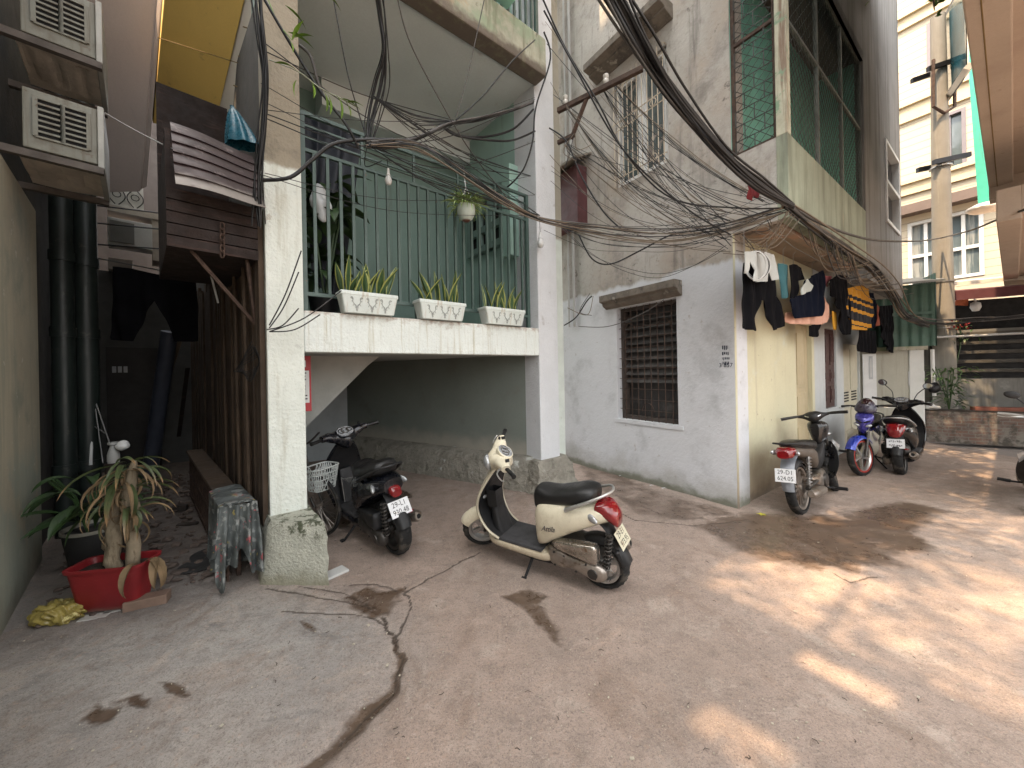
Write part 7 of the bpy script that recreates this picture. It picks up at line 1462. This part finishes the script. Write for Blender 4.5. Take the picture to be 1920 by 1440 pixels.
bundle('slack_cables', 'pale slack wires running from the railing to the corner of the grey house', [(690, 270, 3.2), (780, 270, 3.3), (860, 318, 3.4), (940, 372, 3.5), (1010, 408, 3.6), (1110, 428, 3.75), (1230, 436, 3.9), (1350, 425, 3.9), (1470, 393, 3.72)], 8, [4, 5, 5, 4, 3, 6, 8, 7, 4], .0062, 5, (m_cab2, m_cab3, m_cab3, m_cab))
bundle('pillar_cables', 'bunch of old cables running down beside the left pillar', [(482, -30, 2.75), (490, 60, 2.8), (498, 150, 2.85), (494, 240, 2.9), (486, 330, 2.95), (488, 420, 3.0)], 8, [6, 5, 4, 4, 6, 6], .007, 6)
bundle('planter_wires', 'thin dark wires sagging past the yard planter to the right edge', [(1700, 598, 7.0), (1760, 606, 7.4), (1830, 602, 7.3), (1890, 598, 7.1), (1960, 590, 6.9)], 7, [5, 4, 4, 3, 3], .008, 7, (m_cab2, m_cab))
def one(name, label, pts, r, mat, cat='cable', n=7): return tag(cab(pts, r, mat, None, name, n), label, cat)
one('cable', 'thick cable looping from the pillar up to the railing knot', [(493, 338, 2.95), (545, 332, 3.0), (585, 300, 3.05), (625, 270, 3.1), (680, 262, 3.2), (740, 262, 3.3)], .015, m_cab)
one('cable', 'thick black cable curving around the right pillar', [(1003, 246, 4.95), (965, 262, 4.6), (930, 264, 4.2), (860, 255, 3.9), (830, 238, 3.8)], .012, m_cab)
one('cable', 'black loop of cable hanging down the right pillar front', [(1020, 60, 4.7), (1032, 110, 4.75), (1005, 200, 4.8), (999, 262, 4.8), (985, 310, 4.85), (968, 335, 4.9), (950, 352, 5.0)], .011, m_cab)
one('cable', 'sagging black cable ending at the right pillar beneath the loop', [(830, 238, 3.8), (868, 256, 4.0), (920, 255, 4.3), (965, 240, 4.6), (1000, 205, 4.8)], .013, m_cab)
one('cable', 'long black cable falling from the top left past the pillar', [(485, -20, 2.8), (540, 75, 2.9), (600, 170, 3.0), (650, 235, 3.1), (672, 278, 3.2)], .011, m_cab)
one('cable', 'bent grey hose behind the bamboo sprig', [(562, 85, 3.0), (582, 105, 3.0), (595, 150, 3.05), (605, 180, 3.1)], .013, m_cab2)
one('cable', 'thin wire slanting from the top to the left of the drop', [(622, -20, 3.0), (650, 130, 3.1), (672, 210, 3.2), (690, 268, 3.25)], .005, m_cab)
one('cable', 'thin pale wire slanting long across the balcony front', [(742, -20, 3.0), (765, 70, 3.2), (815, 170, 3.5), (880, 280, 3.9), (950, 370, 4.4)], .0055, m_cab2)
one('cable', 'dark wire rising to the insulator from the railing knot', [(855, 225, 3.8), (905, 180, 4.0), (960, 115, 4.3), (1003, 75, 4.6)], .007, m_cab)
one('cable', 'thin wire rising steeply toward the turquoise planter box', [(855, 220, 3.8), (875, 150, 3.8), (895, 60, 3.8), (912, -20, 3.8)], .005, m_cab2)
one('cable', 'grey service cable sagging from the balcony corner to the pole', [(1484, 388, 3.7), (1560, 428, 4.4), (1640, 450, 5.5), (1720, 452, 7.0), (1765, 446, 7.95)], .016, m_cab2)
one('cable', 'grey service cable rising from the pole to the overhang', [(1765, 446, 7.95), (1820, 432, 6.6), (1870, 412, 5.4), (1935, 388, 4.4)], .015, m_cab2)
one('cable', 'black cable swooping low across the plastered wall', [(1085, 440, 4.4), (1110, 485, 4.4), (1145, 495, 4.4), (1200, 470, 4.3), (1260, 440, 4.1), (1330, 428, 3.9), (1450, 392, 3.75)], .009, m_cab)
one('cable', 'black cable sweeping under the trunk toward the corner', [(1010, -20, 3.3), (1060, 90, 3.4), (1120, 190, 3.5), (1175, 290, 3.6), (1260, 372, 3.7), (1380, 390, 3.75), (1478, 390, 3.72)], .008, m_cab)
one('cable', 'black cable crossing in front of the barred window low down', [(1020, 20, 3.3), (1080, 130, 3.4), (1150, 255, 3.5), (1210, 325, 3.6), (1300, 400, 3.7), (1370, 440, 3.8)], .008, m_cab)
one('cable', 'black cable descending along the mossy column', [(1030, 240, 4.4), (1062, 265, 4.3), (1090, 330, 4.2), (1130, 395, 4.1), (1165, 430, 4.1)], .009, m_cab)
one('cable', 'thin washing cord crossing the alley from the air conditioner', [(197, 212, 2.9), (260, 248, 2.9), (340, 288, 2.95)], .005, m_cab4)
one('cable', 'short black cable with frayed ends beside the white wall', [(1058, 610, 5.4), (1080, 595, 5.2), (1100, 565, 5.0), (1110, 555, 4.95)], .009, m_cab)
one('cable', 'thin dead cable stretched across the barred lower window', [(1085, 612, 5.0), (1140, 612, 4.6), (1200, 590, 4.4), (1245, 562, 4.2)], .005, m_cab2)
rr = random.Random(31); mb = MB(); mb2 = MB()
for i in range(58):      # thin wires nobody can tell apart
    x0, y0 = rr.choice(((rr.uniform(1018, 1044), rr.uniform(20, 440)), (1062, 200), (1130, 166), (1150, 155), (1058, 270), (1044, 420))); x1, y1 = rr.choice(((rr.uniform(1400, 1490), rr.uniform(370, 420)), (rr.uniform(1355, 1372), rr.uniform(395, 470)))); dp = rr.uniform(10, 75); Y0, Y1 = (5.05 if x0 < 1045 else 4.62), rr.uniform(3.65, 3.8)
    pts = [(x0+(x1-x0)*t, y0+(y1-y0)*t+dp*4*t*(1-t)+rr.uniform(-4, 4), Y0+(Y1-Y0)*t) for t in (0, .2, .4, .6, .8, 1)]; cab(pts, rr.choice((.0025, .003, .0042)), None, mb=rr.choice((mb, mb, mb2)))
for i in range(16):      # hanging ends and small loops
    x0, y0 = rr.choice(((1105, 550), (1110, 555), (1440, 410), (1460, 415), (1470, 420), (690, 275), (880, 330), (1075, 250), (1100, 440), (1390, 440))); l_ = rr.uniform(20, 85)
    Y0 = 3.4 if x0 < 900 else 4.2 if x0 > 1050 and x0 < 1200 else 3.8; pts = [(x0+rr.uniform(-4, 4), y0, Y0), (x0+rr.uniform(-30, 30), y0+l_*.5, Y0+.03), (x0+rr.uniform(-50, 50), y0+l_*rr.uniform(.3, 1), Y0)]; cab(pts, .004, None, mb=rr.choice((mb, mb2)))
for i in range(34):      # strays in front of the balcony
    x0, y0 = rr.choice(((rr.uniform(486, 498), rr.uniform(60, 330)), (690, 272), (695, 268), (700, 180))); x1, y1 = rr.choice(((1003, rr.uniform(170, 430)), (1012, 404), (995, 330), (860, 228))); pts = [(x0, y0, 2.88 if x0 < 520 else 3.2), ((x0+x1)/2, (y0+y1)/2+rr.uniform(0, 50), 3.6), (x1, y1, 4.95 if x1 > 990 else 3.85)]; cab(pts, rr.choice((.003, .0045)), None, mb=mb)
for i in range(26):      # along the balcony foot
    k = rr.uniform(0, 1); x0 = 1480+k*120; y0 = 395+k*85; Y0 = 3.7+k*1.0; l_ = rr.uniform(50, 120); pts = [(x0, y0, Y0), (x0+l_*.3, y0+l_*.55+rr.uniform(0, 25), Y0+.4), (x0+l_, y0+l_*.62, Y0+1.0)]; cab(pts, rr.choice((.003, .0045, .006)), None, mb=rr.choice((mb, mb2)))
for a, b_, d in (((1480, 395, 3.7), (1372, 455, 3.95), 25), ((1478, 400, 3.7), (1365, 440, 4.0), 45), ((1485, 400, 3.7), (1380, 470, 4.0), 35), ((1490, 405, 3.72), (1390, 440, 3.95), 40), ((1500, 410, 3.8), (1415, 470, 3.95), 20), ((1480, 395, 3.7), (1420, 480, 3.9), -5), ((1476, 395, 3.7), (1425, 482, 3.9), 8)):
    cab([a, ((a[0]+b_[0])/2, (a[1]+b_[1])/2+d, (a[2]+b_[2])/2), b_], .0045, None, mb=mb2)
for k in range(6):
    cab([(472+k*2, 640+k*6, 3.05), (455-k*3, 680+k*3, 3.05), (468, 715-k*4, 3.05), (486, 680, 3.05), (478-k, 650, 3.05)], .004, None, mb=mb)
for a, b_ in (((505, 610, 2.9), (565, 470, 3.0)), ((505, 615, 2.9), (560, 510, 3.0)), ((500, 618, 2.9), (560, 578, 3.05)), ((505, 622, 2.9), (600, 590, 3.1)), ((505, 622, 2.9), (640, 545, 3.2))): cab([a, ((a[0]+b_[0])/2, (a[1]+b_[1])/2+12, 2.98), b_], .005, None, mb=mb)
tag(mb.build('wire_tangle', m_cab, None), 'tangle of thin dark wires strung between the houses', 'wires', kind='stuff'); tag(mb2.build('wire_tangle', m_cab3, None), 'tangle of thin pale brown wires strung between the houses', 'wires', kind='stuff')
# coil of cable and red rag
cc_ = thing('cable_coil', 'coil of white cable hanging at the wall corner by the washing', 'cable coil', P(1417, 498, 3.75))
for i in range(4): mb = MB(); mb.tube([P(1417+(20+i)*math.cos(k/24*2*PI)+i*1.5, 498+(27-i)*math.sin(k/24*2*PI), 3.75+.008*i) for k in range(24)], .0055, 6, closed=True); mb.build('turn', m_cab4 if i != 2 else m_cab2, cc_, smooth=70)
RP = VP(P(1412, 355, 3.62)[:2], (.9, .3)); RP.n = RP.n if RP.n.y < 0 else -RP.n
garment('rag', 'torn red rag caught on the cables below the cage', [(1402, 340), (1412, 336), (1420, 342), (1426, 350), (1420, 372), (1414, 366), (1408, 378), (1401, 370), (1404, 355)], RP, M('red rag', (.24, .03, .035), .9, var=.4, vs=20), 'rag', 0, fold=.012, freq=60, cell=.008)
# bracket with insulators
br_ = thing('cable_bracket', 'rusty iron bracket with insulators carrying wires between the houses', 'bracket', P(1120, 175, 4.6)); e0, e1 = P(1046, 208, 4.9), P(1205, 128, 4.3)
def bar(mb, a, b_, w): 
    d = (b_-a).normalized(); s = d.cross(Vector((0, 0, 1))).normalized()*w/2; u = Vector((0, 0, w/2)); mb.hexa([a-s-u, a+s-u, b_+s-u, b_-s-u, a-s+u, a+s+u, b_+s+u, b_-s+u]); return mb
bar(MB(), e0, e1, .055).build('arm', m_rust, br_); bar(MB(), e0.lerp(e1, .38), P(1072, 258, 4.85), .05).build('brace', m_rust, br_); bar(MB(), P(1046, 268, 4.95), P(1078, 252, 4.83), .045).build('brace', m_rust, br_)
for f in (.1, .6): c = e0.lerp(e1, f)+Vector((0, 0, .03)); MB().lathe([(.02, 0), (.035, .02), (.035, .05), (.022, .065), (.035, .08), (.035, .11), (0, .12)], 14, Matrix.Translation(c)).build('insulator', M('white porcelain', (.62, .6, .55), .25), br_, smooth=50)
# ================================================================ tree over the lane: sprig in view, unseen rest added for shade
d3z = lambda p_, o_, z: d3*p_ + n3*o_ + Vector((0, 0, z))
PO = d3z; T0 = PO(-3, -1.9, 0)
tree = thing('shade_tree', 'tree added over the lane for shade with a sprig in view at the top right', 'tree', T0); rr = random.Random(17)
T1 = PO(-2.4, -1.7, 7.6); MB().tube(cat_rom([T0, PO(-2.95, -1.9, 2.5), PO(-2.8, -1.8, 5), T1], 5), [.2-.005*i for i in range(16)], 12).build('trunk', M('tree bark', (.16, .13, .1), .95, var=.3, bump=.6, bs=15), tree, smooth=60)
LIMBS = [PO(.3, -1.3, 8.4), PO(1.5, -1.2, 8.8), PO(2.7, -1.1, 9.), PO(4.2, -.9, 9.), PO(-1.5, -1.6, 12.6)]
for c in LIMBS: MB().tube(cat_rom([T1, T1.lerp(c, .5)+Vector((0, 0, .2)), c], 6), [.07-.004*i for i in range(13)], 7).build('limb', MATS['tree bark'], tree, smooth=60)
mb = MB()
def lf(mb, c, s):
    a, b_, g = (rr.uniform(0, 6.28) for _ in range(3)); M3 = (Matrix.Rotation(a, 3, 'Z') @ Matrix.Rotation(rr.uniform(-.9, .9), 3, 'X') @ Matrix.Rotation(rr.uniform(-.5, .5), 3, 'Y'))
    mb.add([c+M3 @ Vector(q)*s for q in ((-1, 0, 0), (-.3, .42, .1), (.5, .34, .06), (1.1, 0, -.12), (.5, -.34, .06), (-.3, -.42, .1))], [(0, 1, 2, 3), (0, 3, 4, 5)])
CL = []  # leaf clumps placed out of view to shade the far lane
for i in range(260):
    p_ = rr.uniform(-.6, 8.6); o_ = rr.uniform(-1.75, -.12)
    lim = (2.95+(o_+1.5)*1.13)-4.85+.42+rr.uniform(0, .2)
    if p_ < lim: continue
    if o_ > -.45 and 0.6 < p_ and rr.random() < .75: continue
    CL.append((PO(p_, o_, 8.3+rr.uniform(-.5, .6)), rr.uniform(.25, .42)))
for c, r_ in CL:
    for k in range(55): lf(mb, c+Vector((rr.gauss(0, .5), rr.gauss(0, .5), rr.gauss(0, .4)))*r_, rr.uniform(.05, .085))
for k in range(6000):      # sparse unseen leaves added to dim and dapple the sunlight
    g0, g1 = rr.uniform(1.3, 9.5), rr.uniform(-1.55, .5)
    if .5+.5*math.sin(g0*2.6+g1*2.2)*math.sin(g1*4.1-g0*1.3+.6) < rr.random()*.68: continue
    z = rr.uniform(12.2, 14.); lf(mb, PO(g0-.577*z, g1, z), rr.uniform(.045, .075))
mb.build('shade_crown', leafmat('tree leaf', (.07, .15, .025)), tree)
sp0 = P(1748, -45, 4.6); mb = MB(); 
for k in range(26): lf(mb, P(rr.uniform(1738, 1766), rr.uniform(-40, 30), 4.6+rr.uniform(-.05, .05)), rr.uniform(.035, .06))
mb.build('crown_sprig', leafmat('sun brightened leaf', (.14, .30, .03)), tree); MB().tube(cat_rom([LIMBS[3], P(1745, -220, 4.9), sp0, P(1752, 20, 4.6)], 6), [.03-.0014*i for i in range(19)], 6).build('limb', MATS['tree bark'], tree, smooth=60)  # sprig leaves coloured brighter to look sunlit
